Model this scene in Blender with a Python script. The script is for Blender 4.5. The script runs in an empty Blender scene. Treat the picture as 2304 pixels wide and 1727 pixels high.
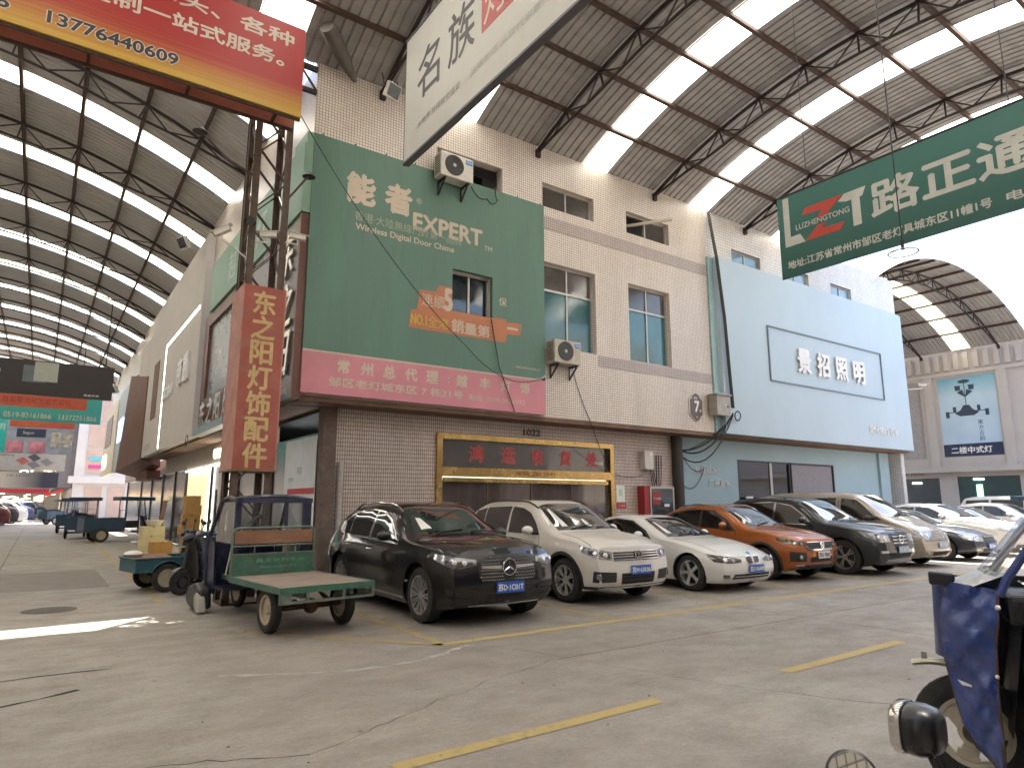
import bpy, bmesh, math, random
from math import sin, cos, pi, radians, sqrt, atan2, hypot
from mathutils import Vector, Matrix
from mathutils.bvhtree import BVHTree
random.seed(7)
SC = bpy.context.scene
COL = SC.collection
# ---------------------------------------------------------------- camera, sky, sun, exposure
cd = bpy.data.cameras.new("camera"); cam = bpy.data.objects.new("camera", cd); COL.objects.link(cam)
cam.location = (0, 0, 1.6); cam.rotation_euler = (radians(100.15), 0, radians(54.9 - 90))
cd.sensor_width = 36; cd.lens = 23.32; cd.clip_start = 0.05; cd.clip_end = 2000
SC.camera = cam
SUN = Vector((1.9, 2.0, 10.3)).normalized()
SUN_EL = math.asin(SUN.z); SUN_AZ = atan2(SUN.x, SUN.y)
world = bpy.data.worlds.new("World"); SC.world = world; world.use_nodes = True
nt = world.node_tree; nt.nodes.clear()
sky = nt.nodes.new("ShaderNodeTexSky"); sky.sky_type = 'NISHITA'; sky.sun_disc = False
sky.sun_elevation = SUN_EL; sky.sun_rotation = SUN_AZ; sky.air_density = 1.2; sky.dust_density = 4.0; sky.ozone_density = 1.0
bg = nt.nodes.new("ShaderNodeBackground"); bg.inputs[1].default_value = 0.13
wo = nt.nodes.new("ShaderNodeOutputWorld")
nt.links.new(sky.outputs[0], bg.inputs[0]); nt.links.new(bg.outputs[0], wo.inputs[0])
sl = bpy.data.lights.new("sun", 'SUN'); sl.energy = 4.0; sl.angle = radians(0.5); sl.color = (1.0, 0.95, 0.87)
so = bpy.data.objects.new("sun", sl); COL.objects.link(so); so.location = (0, 0, 60)
so.rotation_euler = (-SUN).to_track_quat('-Z', 'Y').to_euler()
vs = SC.view_settings; vs.view_transform = 'Standard'; vs.look = 'None'; vs.gamma = 1.0; vs.use_curve_mapping = False
vs.exposure = 2.5
SC.render.engine = 'CYCLES'
cy = SC.cycles; cy.max_bounces = 12; cy.diffuse_bounces = 6; cy.glossy_bounces = 5; cy.transmission_bounces = 8; cy.transparent_max_bounces = 12
cy.use_denoising = True; cy.sample_clamp_indirect = 8.0; cy.blur_glossy = 0.1
cy.use_light_tree = True

# ---------------------------------------------------------------- materials
MATS = {}
def srgb(h):
    h = h.lstrip('#'); c = [int(h[i:i+2], 16) / 255 for i in (0, 2, 4)]
    return tuple(((x / 12.92) if x <= .04045 else ((x + .055) / 1.055) ** 2.4) for x in c)
def mat(name, col, rough=.6, metal=0.0, var=.12, vscale=3.0, dirt=0.0, dcol=(.06, .05, .04), dscale=1.2, bump=0.0, bscale=40.0, coat=0.0, spec=.5,
        emit=None, estr=0.0, stretch=(1, 1, 1), rvar=.08):
    if name in MATS: return MATS[name]
    if isinstance(col, str): col = srgb(col)
    m = bpy.data.materials.new(name); m.use_nodes = True; t = m.node_tree; N = t.nodes; L = t.links
    b = N["Principled BSDF"]
    b.inputs["Roughness"].default_value = rough; b.inputs["Metallic"].default_value = metal
    b.inputs["Specular IOR Level"].default_value = spec; b.inputs["Coat Weight"].default_value = coat; b.inputs["Coat Roughness"].default_value = .03
    tc = N.new("ShaderNodeTexCoord"); mp = N.new("ShaderNodeMapping"); L.new(tc.outputs["Object"], mp.inputs[0]); mp.inputs["Scale"].default_value = stretch
    n1 = N.new("ShaderNodeTexNoise"); n1.inputs["Scale"].default_value = vscale; n1.inputs["Detail"].default_value = 6; n1.inputs["Roughness"].default_value = .6
    L.new(mp.outputs[0], n1.inputs["Vector"])
    hs = N.new("ShaderNodeMix"); hs.data_type = 'RGBA'; hs.blend_type = 'MULTIPLY'; hs.inputs[0].default_value = 1
    rmp = N.new("ShaderNodeMapRange"); rmp.inputs[1].default_value = .3; rmp.inputs[2].default_value = .7; rmp.inputs[3].default_value = 1 - var; rmp.inputs[4].default_value = 1 + var
    L.new(n1.outputs[0], rmp.inputs[0])
    hs.inputs[6].default_value = (*col, 1); L.new(rmp.outputs[0], hs.inputs[7])
    out = hs.outputs[2]
    if dirt > 0:
        n2 = N.new("ShaderNodeTexNoise"); n2.inputs["Scale"].default_value = dscale; n2.inputs["Detail"].default_value = 9; n2.inputs["Roughness"].default_value = .68
        L.new(mp.outputs[0], n2.inputs["Vector"])
        r2 = N.new("ShaderNodeMapRange"); r2.inputs[1].default_value = .48; r2.inputs[2].default_value = .72; r2.inputs[3].default_value = 0; r2.inputs[4].default_value = dirt
        L.new(n2.outputs[0], r2.inputs[0])
        mx = N.new("ShaderNodeMix"); mx.data_type = 'RGBA'; L.new(r2.outputs[0], mx.inputs[0]); L.new(out, mx.inputs[6]); mx.inputs[7].default_value = (*dcol, 1)
        out = mx.outputs[2]
    L.new(out, b.inputs["Base Color"])
    if rvar:
        r3 = N.new("ShaderNodeMapRange"); r3.inputs[1].default_value = .3; r3.inputs[2].default_value = .7; r3.inputs[3].default_value = max(.0, rough - rvar); r3.inputs[4].default_value = min(1, rough + rvar)
        L.new(n1.outputs[0], r3.inputs[0]); L.new(r3.outputs[0], b.inputs["Roughness"])
    if bump:
        n4 = N.new("ShaderNodeTexNoise"); n4.inputs["Scale"].default_value = bscale; n4.inputs["Detail"].default_value = 4
        L.new(mp.outputs[0], n4.inputs["Vector"])
        bp = N.new("ShaderNodeBump"); bp.inputs["Strength"].default_value = bump; bp.inputs["Distance"].default_value = .02
        L.new(n4.outputs[0], bp.inputs["Height"]); L.new(bp.outputs[0], b.inputs["Normal"])
    if emit is not None:
        b.inputs["Emission Color"].default_value = (*(srgb(emit) if isinstance(emit, str) else emit), 1); b.inputs["Emission Strength"].default_value = estr
    MATS[name] = m
    return m

def glassmat(name, col, trans=.75, rough=.02, k=1.3, base=.04):
    """architectural / vehicle glass: tinted see-through mixed with a mirror coat by Fresnel"""
    if name in MATS: return MATS[name]
    m = bpy.data.materials.new(name); m.use_nodes = True; t = m.node_tree; N = t.nodes; L = t.links
    for n in list(N): N.remove(n)
    o = N.new("ShaderNodeOutputMaterial"); tr = N.new("ShaderNodeBsdfTransparent"); tr.inputs[0].default_value = (*[c * trans for c in col], 1)
    g = N.new("ShaderNodeBsdfGlossy"); g.inputs["Roughness"].default_value = rough; g.inputs[0].default_value = (.95, .97, 1, 1)
    f = N.new("ShaderNodeFresnel"); f.inputs[0].default_value = 1.5
    geo = N.new("ShaderNodeNewGeometry")
    ad = N.new("ShaderNodeMath"); ad.operation = 'MULTIPLY_ADD'; ad.inputs[1].default_value = k; ad.inputs[2].default_value = base
    L.new(f.outputs[0], ad.inputs[0])
    mx = N.new("ShaderNodeMixShader"); L.new(ad.outputs[0], mx.inputs[0]); L.new(tr.outputs[0], mx.inputs[1]); L.new(g.outputs[0], mx.inputs[2]); L.new(mx.outputs[0], o.inputs[0])
    MATS[name] = m
    return m

# ---------------------------------------------------------------- object helpers
ORIG = {}
def tag(o, label=None, cat=None, group=None, kind=None):
    if label: o["label"] = label
    if cat: o["category"] = cat
    if group: o["group"] = group
    if kind: o["kind"] = kind
    return o
def thing(name, label, cat, loc=(0, 0, 0), rz=0.0, group=None, world=False):
    """Empty at the base of a thing. world=True: its parts are given in world coordinates."""
    o = bpy.data.objects.new(name, None); COL.objects.link(o); o.location = loc; o.rotation_euler = (0, 0, rz)
    o.empty_display_size = .2
    tag(o, label, cat, group)
    if world: ORIG[o] = Vector(loc)
    return o
def copy_tree(o, parent=None, **kw):
    c = o.copy(); COL.objects.link(c); c.parent = parent
    for k in list(o.children): copy_tree(k, c)
    if kw:
        if 'loc' in kw: c.location = kw['loc']
        if 'rz' in kw: c.rotation_euler = (0, 0, kw['rz'])
        if 'label' in kw: c['label'] = kw['label']
        if 'group' in kw: c['group'] = kw['group']
    return c

class MB:
    def __init__(s): s.v = []; s.f = []; s.n = None
    def add(s, vs_, fs_):
        k = len(s.v); s.v += [tuple(p) for p in vs_]; s.f += [tuple(i + k for i in f) for f in fs_]; return s
    def box(s, x0, x1, y0, y1, z0, z1):
        return s.add([(x0,y0,z0),(x1,y0,z0),(x1,y1,z0),(x0,y1,z0),(x0,y0,z1),(x1,y0,z1),(x1,y1,z1),(x0,y1,z1)],
                     [(0,3,2,1),(4,5,6,7),(0,1,5,4),(1,2,6,5),(2,3,7,6),(3,0,4,7)])
    def obox(s, c, size, M=None):
        a, b, d = [k / 2 for k in size]; P = [(-a,-b,-d),(a,-b,-d),(a,b,-d),(-a,b,-d),(-a,-b,d),(a,-b,d),(a,b,d),(-a,b,d)]
        c = Vector(c); M = M or Matrix.Identity(3)
        return s.add([tuple(c + M @ Vector(p)) for p in P], [(0,3,2,1),(4,5,6,7),(0,1,5,4),(1,2,6,5),(2,3,7,6),(3,0,4,7)])
    def quad(s, *p): return s.add(p, [tuple(range(len(p)))])
    def bar(s, a, b, w, h=None, up=(0, 0, 1)):
        """rectangular bar from a to b"""
        a = Vector(a); b = Vector(b); h = h or w; d = (b - a)
        if d.length < 1e-6: return s
        d.normalize(); u = Vector(up)
        if abs(d.dot(u)) > .98: u = Vector((1, 0, 0)) if abs(d.x) < .9 else Vector((0, 1, 0))
        x = d.cross(u).normalized(); y = x.cross(d).normalized()
        P = []
        for q in (a, b):
            for i, j in ((-1,-1),(1,-1),(1,1),(-1,1)): P.append(q + x * (i * w / 2) + y * (j * h / 2))
        return s.add(P, [(0,1,2,3),(7,6,5,4),(0,4,5,1),(1,5,6,2),(2,6,7,3),(3,7,4,0)])
    def cyl(s, a, b, r, n=10, r2=None, cap=True):
        a = Vector(a); b = Vector(b); r2 = r if r2 is None else r2; d = (b - a).normalized()
        u = Vector((0, 0, 1)) if abs(d.z) < .9 else Vector((1, 0, 0)); x = d.cross(u).normalized(); y = x.cross(d)
        P = []
        for q, rr in ((a, r), (b, r2)):
            for i in range(n):
                t = 2 * pi * i / n; P.append(q + x * (rr * cos(t)) + y * (rr * sin(t)))
        F = [(i, (i + 1) % n, n + (i + 1) % n, n + i) for i in range(n)]
        if cap: F += [tuple(range(n - 1, -1, -1)), tuple(range(n, 2 * n))]
        return s.add(P, F)
    def tube(s, pts, r, n=6, cap=True):
        pts = [Vector(p) for p in pts]; P = []; prev = None
        for i, p in enumerate(pts):
            d = (pts[min(i + 1, len(pts) - 1)] - pts[max(i - 1, 0)])
            if d.length < 1e-7: d = Vector((0, 0, 1))
            d.normalize()
            if prev is None:
                u = Vector((0, 0, 1)) if abs(d.z) < .9 else Vector((1, 0, 0)); x = d.cross(u).normalized()
            else:
                x = (prev - d * prev.dot(d)).normalized()
            prev = x; y = d.cross(x); rr = r[i] if isinstance(r, (list, tuple)) else r
            for k in range(n):
                t = 2 * pi * k / n; P.append(p + x * (rr * cos(t)) + y * (rr * sin(t)))
        F = []
        for i in range(len(pts) - 1):
            for k in range(n): F.append((i*n+k, i*n+(k+1)%n, (i+1)*n+(k+1)%n, (i+1)*n+k))
        if cap: F += [tuple(range(n - 1, -1, -1)), tuple(range(len(P) - n, len(P)))]
        return s.add(P, F)
    def lathe(s, prof, c, axis=(1, 0, 0), n=32, a0=0, a1=2*pi):
        """prof: (radius, along) pairs"""
        ax = Vector(axis).normalized(); u = Vector((0, 0, 1)) if abs(ax.z) < .9 else Vector((1, 0, 0))
        x = ax.cross(u).normalized(); y = ax.cross(x); c = Vector(c); P = []
        full = abs(a1 - a0 - 2*pi) < 1e-6; m = n if full else n + 1
        for i in range(m):
            t = a0 + (a1 - a0) * i / n; dr = x * cos(t) + y * sin(t)
            for r, h in prof: P.append(c + dr * r + ax * h)
        k = len(prof); F = []
        for i in range(n):
            j = (i + 1) % m
            for q in range(k - 1): F.append((i*k+q, j*k+q, j*k+q+1, i*k+q+1))
        return s.add(P, F)
    def prism(s, poly, o, ux, uy, d):
        """2d polygon in plane (o,ux,uy) pushed back by vector d"""
        o = Vector(o); ux = Vector(ux); uy = Vector(uy); d = Vector(d); n = len(poly)
        P = [o + ux * p[0] + uy * p[1] for p in poly]; P += [q + d for q in P]
        F = [tuple(range(n)), tuple(range(2 * n - 1, n - 1, -1))] + [(i, n + i, n + (i + 1) % n, (i + 1) % n) for i in range(n)]
        return s.add(P, F)
    def ball(s, c, r, n=12, m=8, sc=(1, 1, 1)):
        P = []; F = []
        for j in range(m + 1):
            ph = pi * j / m
            for i in range(n):
                t = 2 * pi * i / n; P.append((c[0] + r*sc[0]*sin(ph)*cos(t), c[1] + r*sc[1]*sin(ph)*sin(t), c[2] + r*sc[2]*cos(ph)))
        for j in range(m):
            for i in range(n): F.append((j*n+i, (j+1)*n+i, (j+1)*n+(i+1)%n, j*n+(i+1)%n))
        return s.add(P, F)
    def grid(s, fn, nu, nv):
        P = [fn(i / nu, j / nv) for j in range(nv + 1) for i in range(nu + 1)]
        F = [(j*(nu+1)+i, j*(nu+1)+i+1, (j+1)*(nu+1)+i+1, (j+1)*(nu+1)+i) for j in range(nv) for i in range(nu)]
        return s.add(P, F)
    def wall(s, axis, at, a0, a1, z0, z1, holes=(), depth=.25, back=True):
        """wall sheet on plane axis=at (front faces the minus side) with rectangular holes and reveals; depth goes to plus"""
        xs = sorted({a0, a1, *[h[0] for h in holes], *[h[1] for h in holes]}); zs = sorted({z0, z1, *[h[2] for h in holes], *[h[3] for h in holes]})
        xs = [x for x in xs if a0 <= x <= a1]; zs = [z for z in zs if z0 <= z <= z1]
        P = (lambda a, d, z: (a, at + d, z)) if axis == 'y' else (lambda a, d, z: (at + d, a, z))
        for i in range(len(xs) - 1):
            for j in range(len(zs) - 1):
                cx = (xs[i] + xs[i+1]) / 2; cz = (zs[j] + zs[j+1]) / 2
                if any(h[0] < cx < h[1] and h[2] < cz < h[3] for h in holes): continue
                s.quad(P(xs[i],0,zs[j]), P(xs[i+1],0,zs[j]), P(xs[i+1],0,zs[j+1]), P(xs[i],0,zs[j+1]))
                if back: s.quad(P(xs[i],depth,zs[j+1]), P(xs[i+1],depth,zs[j+1]), P(xs[i+1],depth,zs[j]), P(xs[i],depth,zs[j]))
        for (p, q, r, t) in list(holes) + [(a0, a1, z0, z1)]:
            s.quad(P(p,0,r), P(p,depth,r), P(q,depth,r), P(q,0,r)); s.quad(P(p,0,t), P(q,0,t), P(q,depth,t), P(p,depth,t))
            s.quad(P(p,0,r), P(p,0,t), P(p,depth,t), P(p,depth,r)); s.quad(P(q,0,r), P(q,depth,r), P(q,depth,t), P(q,0,t))
        return s
    def build(s, name, m, parent=None, smooth=False, loc=None, kind=None, label=None, cat=None, group=None, bevel=0.0, angle=40):
        r = parent
        while r is not None and r.parent is not None: r = r.parent
        if r in ORIG: o_ = ORIG[r]; s.v = [(p[0]-o_.x, p[1]-o_.y, p[2]-o_.z) for p in s.v]
        me = bpy.data.meshes.new(name); me.from_pydata(s.v, [], s.f); me.materials.append(m)
        if smooth: me.polygons.foreach_set("use_smooth", [True] * len(me.polygons))
        me.update()
        if smooth and angle < 180: me.set_sharp_from_angle(angle=radians(angle))
        o = bpy.data.objects.new(name, me); COL.objects.link(o)
        if parent: o.parent = parent
        if loc: o.location = loc
        if bevel:
            b = o.modifiers.new("bevel", 'BEVEL'); b.width = bevel; b.segments = 2; b.limit_method = 'ANGLE'
        tag(o, label, cat, group, kind)
        return o

def inst(src, name, parent, loc):
    """another piece sharing the mesh of src"""
    o = bpy.data.objects.new(name, src.data); COL.objects.link(o); o.parent = parent; o.location = loc
    return o

def circ(cx, cz, r, n=24, a0=0, a1=2*pi): return [(cx + r*cos(a0+(a1-a0)*i/n), cz + r*sin(a0+(a1-a0)*i/n)) for i in range(n)]

# lettering ------------------------------------------------------------------------------------------
def text(body, name, parent, origin, ux, uy, h, m, depth=.004, bold=.0, w=None, xs=1.0, vertical=False, step=None, align='L', res=3, shear=0.0, lift=.004, fat=0.0):
    """lettering: origin = lower left (or centre) of the line, ux = reading direction, uy = up, h = height of a capital / character cell.
    w = total width the line is stretched to."""
    ux = Vector(ux).normalized(); uy = Vector(uy).normalized(); nz = ux.cross(uy)
    V = []; F = []
    parts_ = [(c, i) for i, c in enumerate(body)] if vertical else [(body, 0)]
    for bd, i in parts_:
        cu = bpy.data.curves.new("lettering", 'FONT'); cu.body = bd; cu.size = 1.0; cu.resolution_u = res; cu.offset = bold; cu.shear = shear
        cu.fill_mode = 'FRONT'
        o = bpy.data.objects.new("lettering", cu); COL.objects.link(o)
        dg = bpy.context.evaluated_depsgraph_get(); me = bpy.data.meshes.new_from_object(o.evaluated_get(dg))
        vs_ = [(v.co.x, v.co.y) for v in me.vertices]; fs_ = [tuple(p.vertices) for p in me.polygons]
        COL.objects.unlink(o); bpy.data.objects.remove(o); bpy.data.curves.remove(cu); bpy.data.meshes.remove(me)
        if not vs_: continue
        if vertical:
            x0 = min(v[0] for v in vs_); x1 = max(v[0] for v in vs_); y0 = min(v[1] for v in vs_); y1 = max(v[1] for v in vs_); c = max(x1-x0, y1-y0, .5)
            cx = (x0+x1)/2; cyy = (y0+y1)/2
            vs_ = [((v[0]-cx)/c*h*xs, (v[1]-cyy)/c*h - i*step) for v in vs_]
        k = len(V); V += vs_; F += [tuple(q + k for q in f) for f in fs_]
    if not V: return None
    if not vertical:
        x0 = min(v[0] for v in V); x1 = max(v[0] for v in V); y0 = min(v[1] for v in V); y1 = max(v[1] for v in V)
        sy = h / (y1 - y0); sx = sy * xs if w is None else w / (x1 - x0)
        ofx = {'L': 0, 'C': (x1-x0)*sx/2, 'R': (x1-x0)*sx}[align]
        V = [((v[0]-x0)*sx - ofx, (v[1]-y0)*sy) for v in V]
    o = Vector(origin) + nz * lift
    P = [o + ux * v[0] + uy * v[1] for v in V]; n = len(P)
    mb = MB(); mb.v = [tuple(p) for p in P]; mb.f = list(F)
    if fat:
        for q, (a_, b_) in enumerate(((1, 0), (-1, 0), (0, 1), (0, -1))):
            mb.add([tuple(p + ux * (a_ * fat * h) + uy * (b_ * fat * h) + nz * ((depth if depth > .006 else 0) - .0004 * (q + 1))) for p in P], F)
    if depth > .006:
        mb.v[:n] = [tuple(p + nz * depth) for p in P]; k0 = len(mb.v); mb.v += [tuple(p) for p in P]
        ed = {}
        for f in F:
            for i in range(len(f)):
                e = (f[i], f[(i+1) % len(f)]); kx = (min(e), max(e)); ed.setdefault(kx, []).append(e)
        for kx, l in ed.items():
            if len(l) == 1: a, b = l[0]; mb.f.append((a, a + k0, b + k0, b))
    return mb.build(name, m, parent)
# ================================================================= materials of the place
def tile_mat(name, c1, c2, grout, w, h, stain=.25):
    m = bpy.data.materials.new(name); m.use_nodes = True; N = m.node_tree.nodes; L = m.node_tree.links; b = N["Principled BSDF"]
    tc = N.new("ShaderNodeTexCoord"); sp = N.new("ShaderNodeSeparateXYZ"); L.new(tc.outputs["Object"], sp.inputs[0])
    ad = N.new("ShaderNodeMath"); ad.operation = 'ADD'; L.new(sp.outputs[0], ad.inputs[0]); L.new(sp.outputs[1], ad.inputs[1])
    cb = N.new("ShaderNodeCombineXYZ"); L.new(ad.outputs[0], cb.inputs[0]); L.new(sp.outputs[2], cb.inputs[1])
    br = N.new("ShaderNodeTexBrick"); br.offset = 0; br.inputs["Scale"].default_value = 1; br.inputs["Brick Width"].default_value = w; br.inputs["Row Height"].default_value = h
    br.inputs["Mortar Size"].default_value = .0055; br.inputs["Mortar Smooth"].default_value = .1; br.inputs["Bias"].default_value = 0
    br.inputs["Color1"].default_value = (*c1, 1); br.inputs["Color2"].default_value = (*c2, 1); br.inputs["Mortar"].default_value = (*grout, 1)
    L.new(cb.outputs[0], br.inputs["Vector"])
    n = N.new("ShaderNodeTexNoise"); n.inputs["Scale"].default_value = .8; n.inputs["Detail"].default_value = 8; n.inputs["Roughness"].default_value = .65
    mp = N.new("ShaderNodeMapping"); mp.inputs["Scale"].default_value = (1.6, 1.6, .35); L.new(tc.outputs["Object"], mp.inputs[0]); L.new(mp.outputs[0], n.inputs["Vector"])
    r = N.new("ShaderNodeMapRange"); r.inputs[1].default_value = .42; r.inputs[2].default_value = .75; r.inputs[3].default_value = 0; r.inputs[4].default_value = stain; L.new(n.outputs[0], r.inputs[0])
    mx = N.new("ShaderNodeMix"); mx.data_type = 'RGBA'; L.new(r.outputs[0], mx.inputs[0]); L.new(br.outputs[0], mx.inputs[6]); mx.inputs[7].default_value = (.16, .12, .09, 1)
    L.new(mx.outputs[2], b.inputs["Base Color"]); b.inputs["Roughness"].default_value = .33
    bp = N.new("ShaderNodeBump"); bp.inputs["Strength"].default_value = .6; bp.inputs["Distance"].default_value = .004; bp.invert = True
    L.new(br.outputs["Fac"], bp.inputs["Height"]); L.new(bp.outputs[0], b.inputs["Normal"])
    MATS[name] = m; return m
M_TILE = tile_mat("wall tile cream", (.72, .65, .57), (.65, .58, .51), (.20, .16, .14), .062, .062)
M_TILEG = tile_mat("wall tile ground floor", (.60, .51, .46), (.51, .43, .385), (.085, .06, .055), .05, .085)
M_TILEB = tile_mat("wall tile band", (.47, .40, .37), (.42, .36, .33), (.14, .11, .10), .062, .062)
M_TILEW = tile_mat("wall tile white", (.70, .68, .66), (.62, .60, .58), (.20, .18, .18), .09, .09)

def ground_mat():
    m = bpy.data.materials.new("worn concrete"); m.use_nodes = True; N = m.node_tree.nodes; L = m.node_tree.links; b = N["Principled BSDF"]
    tc = N.new("ShaderNodeTexCoord")
    def noise(sc, det, ro, st=(1, 1, 1)):
        mp = N.new("ShaderNodeMapping"); mp.inputs["Scale"].default_value = st; L.new(tc.outputs["Object"], mp.inputs[0])
        n = N.new("ShaderNodeTexNoise"); n.inputs["Scale"].default_value = sc; n.inputs["Detail"].default_value = det; n.inputs["Roughness"].default_value = ro; L.new(mp.outputs[0], n.inputs["Vector"]); return n
    def ramp(src, a, b_, lo, hi):
        r = N.new("ShaderNodeMapRange"); r.inputs[1].default_value = a; r.inputs[2].default_value = b_; r.inputs[3].default_value = lo; r.inputs[4].default_value = hi; L.new(src, r.inputs[0]); return r.outputs[0]
    def mix(f, a, c, blend='MIX'):
        x = N.new("ShaderNodeMix"); x.data_type = 'RGBA'; x.blend_type = blend
        if isinstance(f, float): x.inputs[0].default_value = f
        else: L.new(f, x.inputs[0])
        for i, q in ((6, a), (7, c)):
            if isinstance(q, tuple): x.inputs[i].default_value = (*q, 1)
            else: L.new(q, x.inputs[i])
        return x.outputs[2]
    big = noise(.22, 6, .6); mid = noise(1.4, 10, .7, (1, 1.5, 1)); fine = noise(26, 8, .75); streak = noise(.9, 9, .7, (.35, 2.4, 1)); blot = noise(.55, 4, .5)
    c = mix(ramp(big.outputs[0], .35, .65, 0, 1), (.235, .205, .175), (.30, .275, .242))
    c = mix(ramp(mid.outputs[0], .42, .7, 0, .65), c, (.15, .13, .112))
    c = mix(ramp(streak.outputs[0], .5, .72, 0, .45), c, (.25, .235, .215))
    c = mix(ramp(blot.outputs[0], .6, .7, 0, .35), c, (.12, .105, .092))
    c = mix(1.0, c, ramp(fine.outputs[0], .3, .7, .80, 1.2), 'MULTIPLY')
    vo = N.new("ShaderNodeTexVoronoi"); vo.inputs["Scale"].default_value = 1.3; vo.inputs["Randomness"].default_value = 1; L.new(tc.outputs["Object"], vo.inputs["Vector"])
    c = mix(ramp(vo.outputs["Distance"], .02, .05, .55, 0), c, (.05, .045, .04))
    L.new(c, b.inputs["Base Color"]); L.new(ramp(mid.outputs[0], .3, .7, .52, .8), b.inputs["Roughness"])
    bp = N.new("ShaderNodeBump"); bp.inputs["Strength"].default_value = .35; bp.inputs["Distance"].default_value = .012
    L.new(fine.outputs[0], bp.inputs["Height"]); L.new(bp.outputs[0], b.inputs["Normal"])
    return m
M_GROUND = ground_mat()
def worn_paint(name, col, wear=.52):
    m = bpy.data.materials.new(name); m.use_nodes = True; N = m.node_tree.nodes; L = m.node_tree.links; b = N["Principled BSDF"]
    tc = N.new("ShaderNodeTexCoord"); n = N.new("ShaderNodeTexNoise"); n.inputs["Scale"].default_value = 9; n.inputs["Detail"].default_value = 10; n.inputs["Roughness"].default_value = .75; L.new(tc.outputs["Object"], n.inputs["Vector"])
    n2 = N.new("ShaderNodeTexNoise"); n2.inputs["Scale"].default_value = 1.1; n2.inputs["Detail"].default_value = 3; L.new(tc.outputs["Object"], n2.inputs["Vector"])
    a = N.new("ShaderNodeMath"); a.operation = 'MULTIPLY_ADD'; a.inputs[1].default_value = .5; L.new(n2.outputs[0], a.inputs[0]); L.new(n.outputs[0], a.inputs[2])
    r = N.new("ShaderNodeMapRange"); r.inputs[1].default_value = wear + .12; r.inputs[2].default_value = wear + .36; r.inputs[3].default_value = .1; r.inputs[4].default_value = 1; L.new(a.outputs[0], r.inputs[0])
    mx = N.new("ShaderNodeMix"); mx.data_type = 'RGBA'; L.new(r.outputs[0], mx.inputs[0]); mx.inputs[6].default_value = (*col, 1); mx.inputs[7].default_value = (.17, .15, .125, 1)
    L.new(mx.outputs[2], b.inputs["Base Color"]); b.inputs["Roughness"].default_value = .7
    return m
M_YEL = worn_paint("worn yellow road paint", (.42, .31, .11), .68); M_YEL2 = worn_paint("faded yellow road paint", (.36, .27, .11), .58)
M_STEEL = mat("rusty brown steel", (.075, .045, .035), .6, .3, .35, 6, .5, (.16, .07, .03), 9)
M_STEELD = mat("dark truss steel", (.035, .028, .026), .55, .4, .3, 6, .3, (.11, .05, .03), 7)
M_ROOFL = mat("brightened corrugated roofing", (.50, .485, .47), .5, .25, .12, 1.3, .25, (.2, .17, .14), 1.6, stretch=(.5, 2, 1))  # same sheet as the street roof, the lane's extra light put in the colour
M_ROOF = mat("grey corrugated roofing", (.38, .362, .345), .5, .25, .12, 1.3, .3, (.13, .10, .075), 1.6, stretch=(.5, 2, 1))
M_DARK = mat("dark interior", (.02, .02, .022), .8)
M_ALU = mat("aluminium frame", (.42, .40, .37), .4, .5, .1)
M_BLACK = mat("black plastic", (.018, .018, .02), .45)
M_RUB = mat("black cable", (.014, .013, .013), .5)
M_WHITE = mat("white plastic", (.72, .71, .68), .4)
M_GLASSB = mat("blue green window glass", (.03, .115, .13), .12, .0, .25, 1.2, spec=.8)
M_GLASSD = mat("dark grey window glass", (.075, .068, .06), .12, 0, .2, 1.5, spec=.8)
M_BLUEW = mat("pale blue cladding", (.375, .465, .53), .45, 0, .05, .7, .14, (.26, .36, .40), .8, bump=.05, bscale=3, stretch=(1, 1, .5))

# translucent skylight sheets (daylight passes through them)
def skylight_mat(name, col):
    m = bpy.data.materials.new(name); m.use_nodes = True; N = m.node_tree.nodes; L = m.node_tree.links
    for n in list(N): N.remove(n)
    o = N.new("ShaderNodeOutputMaterial"); t = N.new("ShaderNodeBsdfTranslucent"); d = N.new("ShaderNodeBsdfDiffuse"); x = N.new("ShaderNodeMixShader"); x.inputs[0].default_value = .12
    tc = N.new("ShaderNodeTexCoord"); n = N.new("ShaderNodeTexNoise"); n.inputs["Scale"].default_value = 1.2; n.inputs["Detail"].default_value = 6; L.new(tc.outputs["Object"], n.inputs["Vector"])
    r = N.new("ShaderNodeMix"); r.data_type = 'RGBA'; L.new(n.outputs[0], r.inputs[0]); r.inputs[6].default_value = (*col, 1); r.inputs[7].default_value = (col[0]*.8, col[1]*.76, col[2]*.62, 1)
    L.new(r.outputs[2], t.inputs[0]); L.new(r.outputs[2], d.inputs[0]); L.new(t.outputs[0], x.inputs[1]); L.new(d.outputs[0], x.inputs[2]); L.new(x.outputs[0], o.inputs[0])
    return m
M_SKY = skylight_mat("translucent skylight sheet", (.95, .94, .90))
M_SKY2 = skylight_mat("yellowed skylight sheet", (.85, .80, .62))

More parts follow.
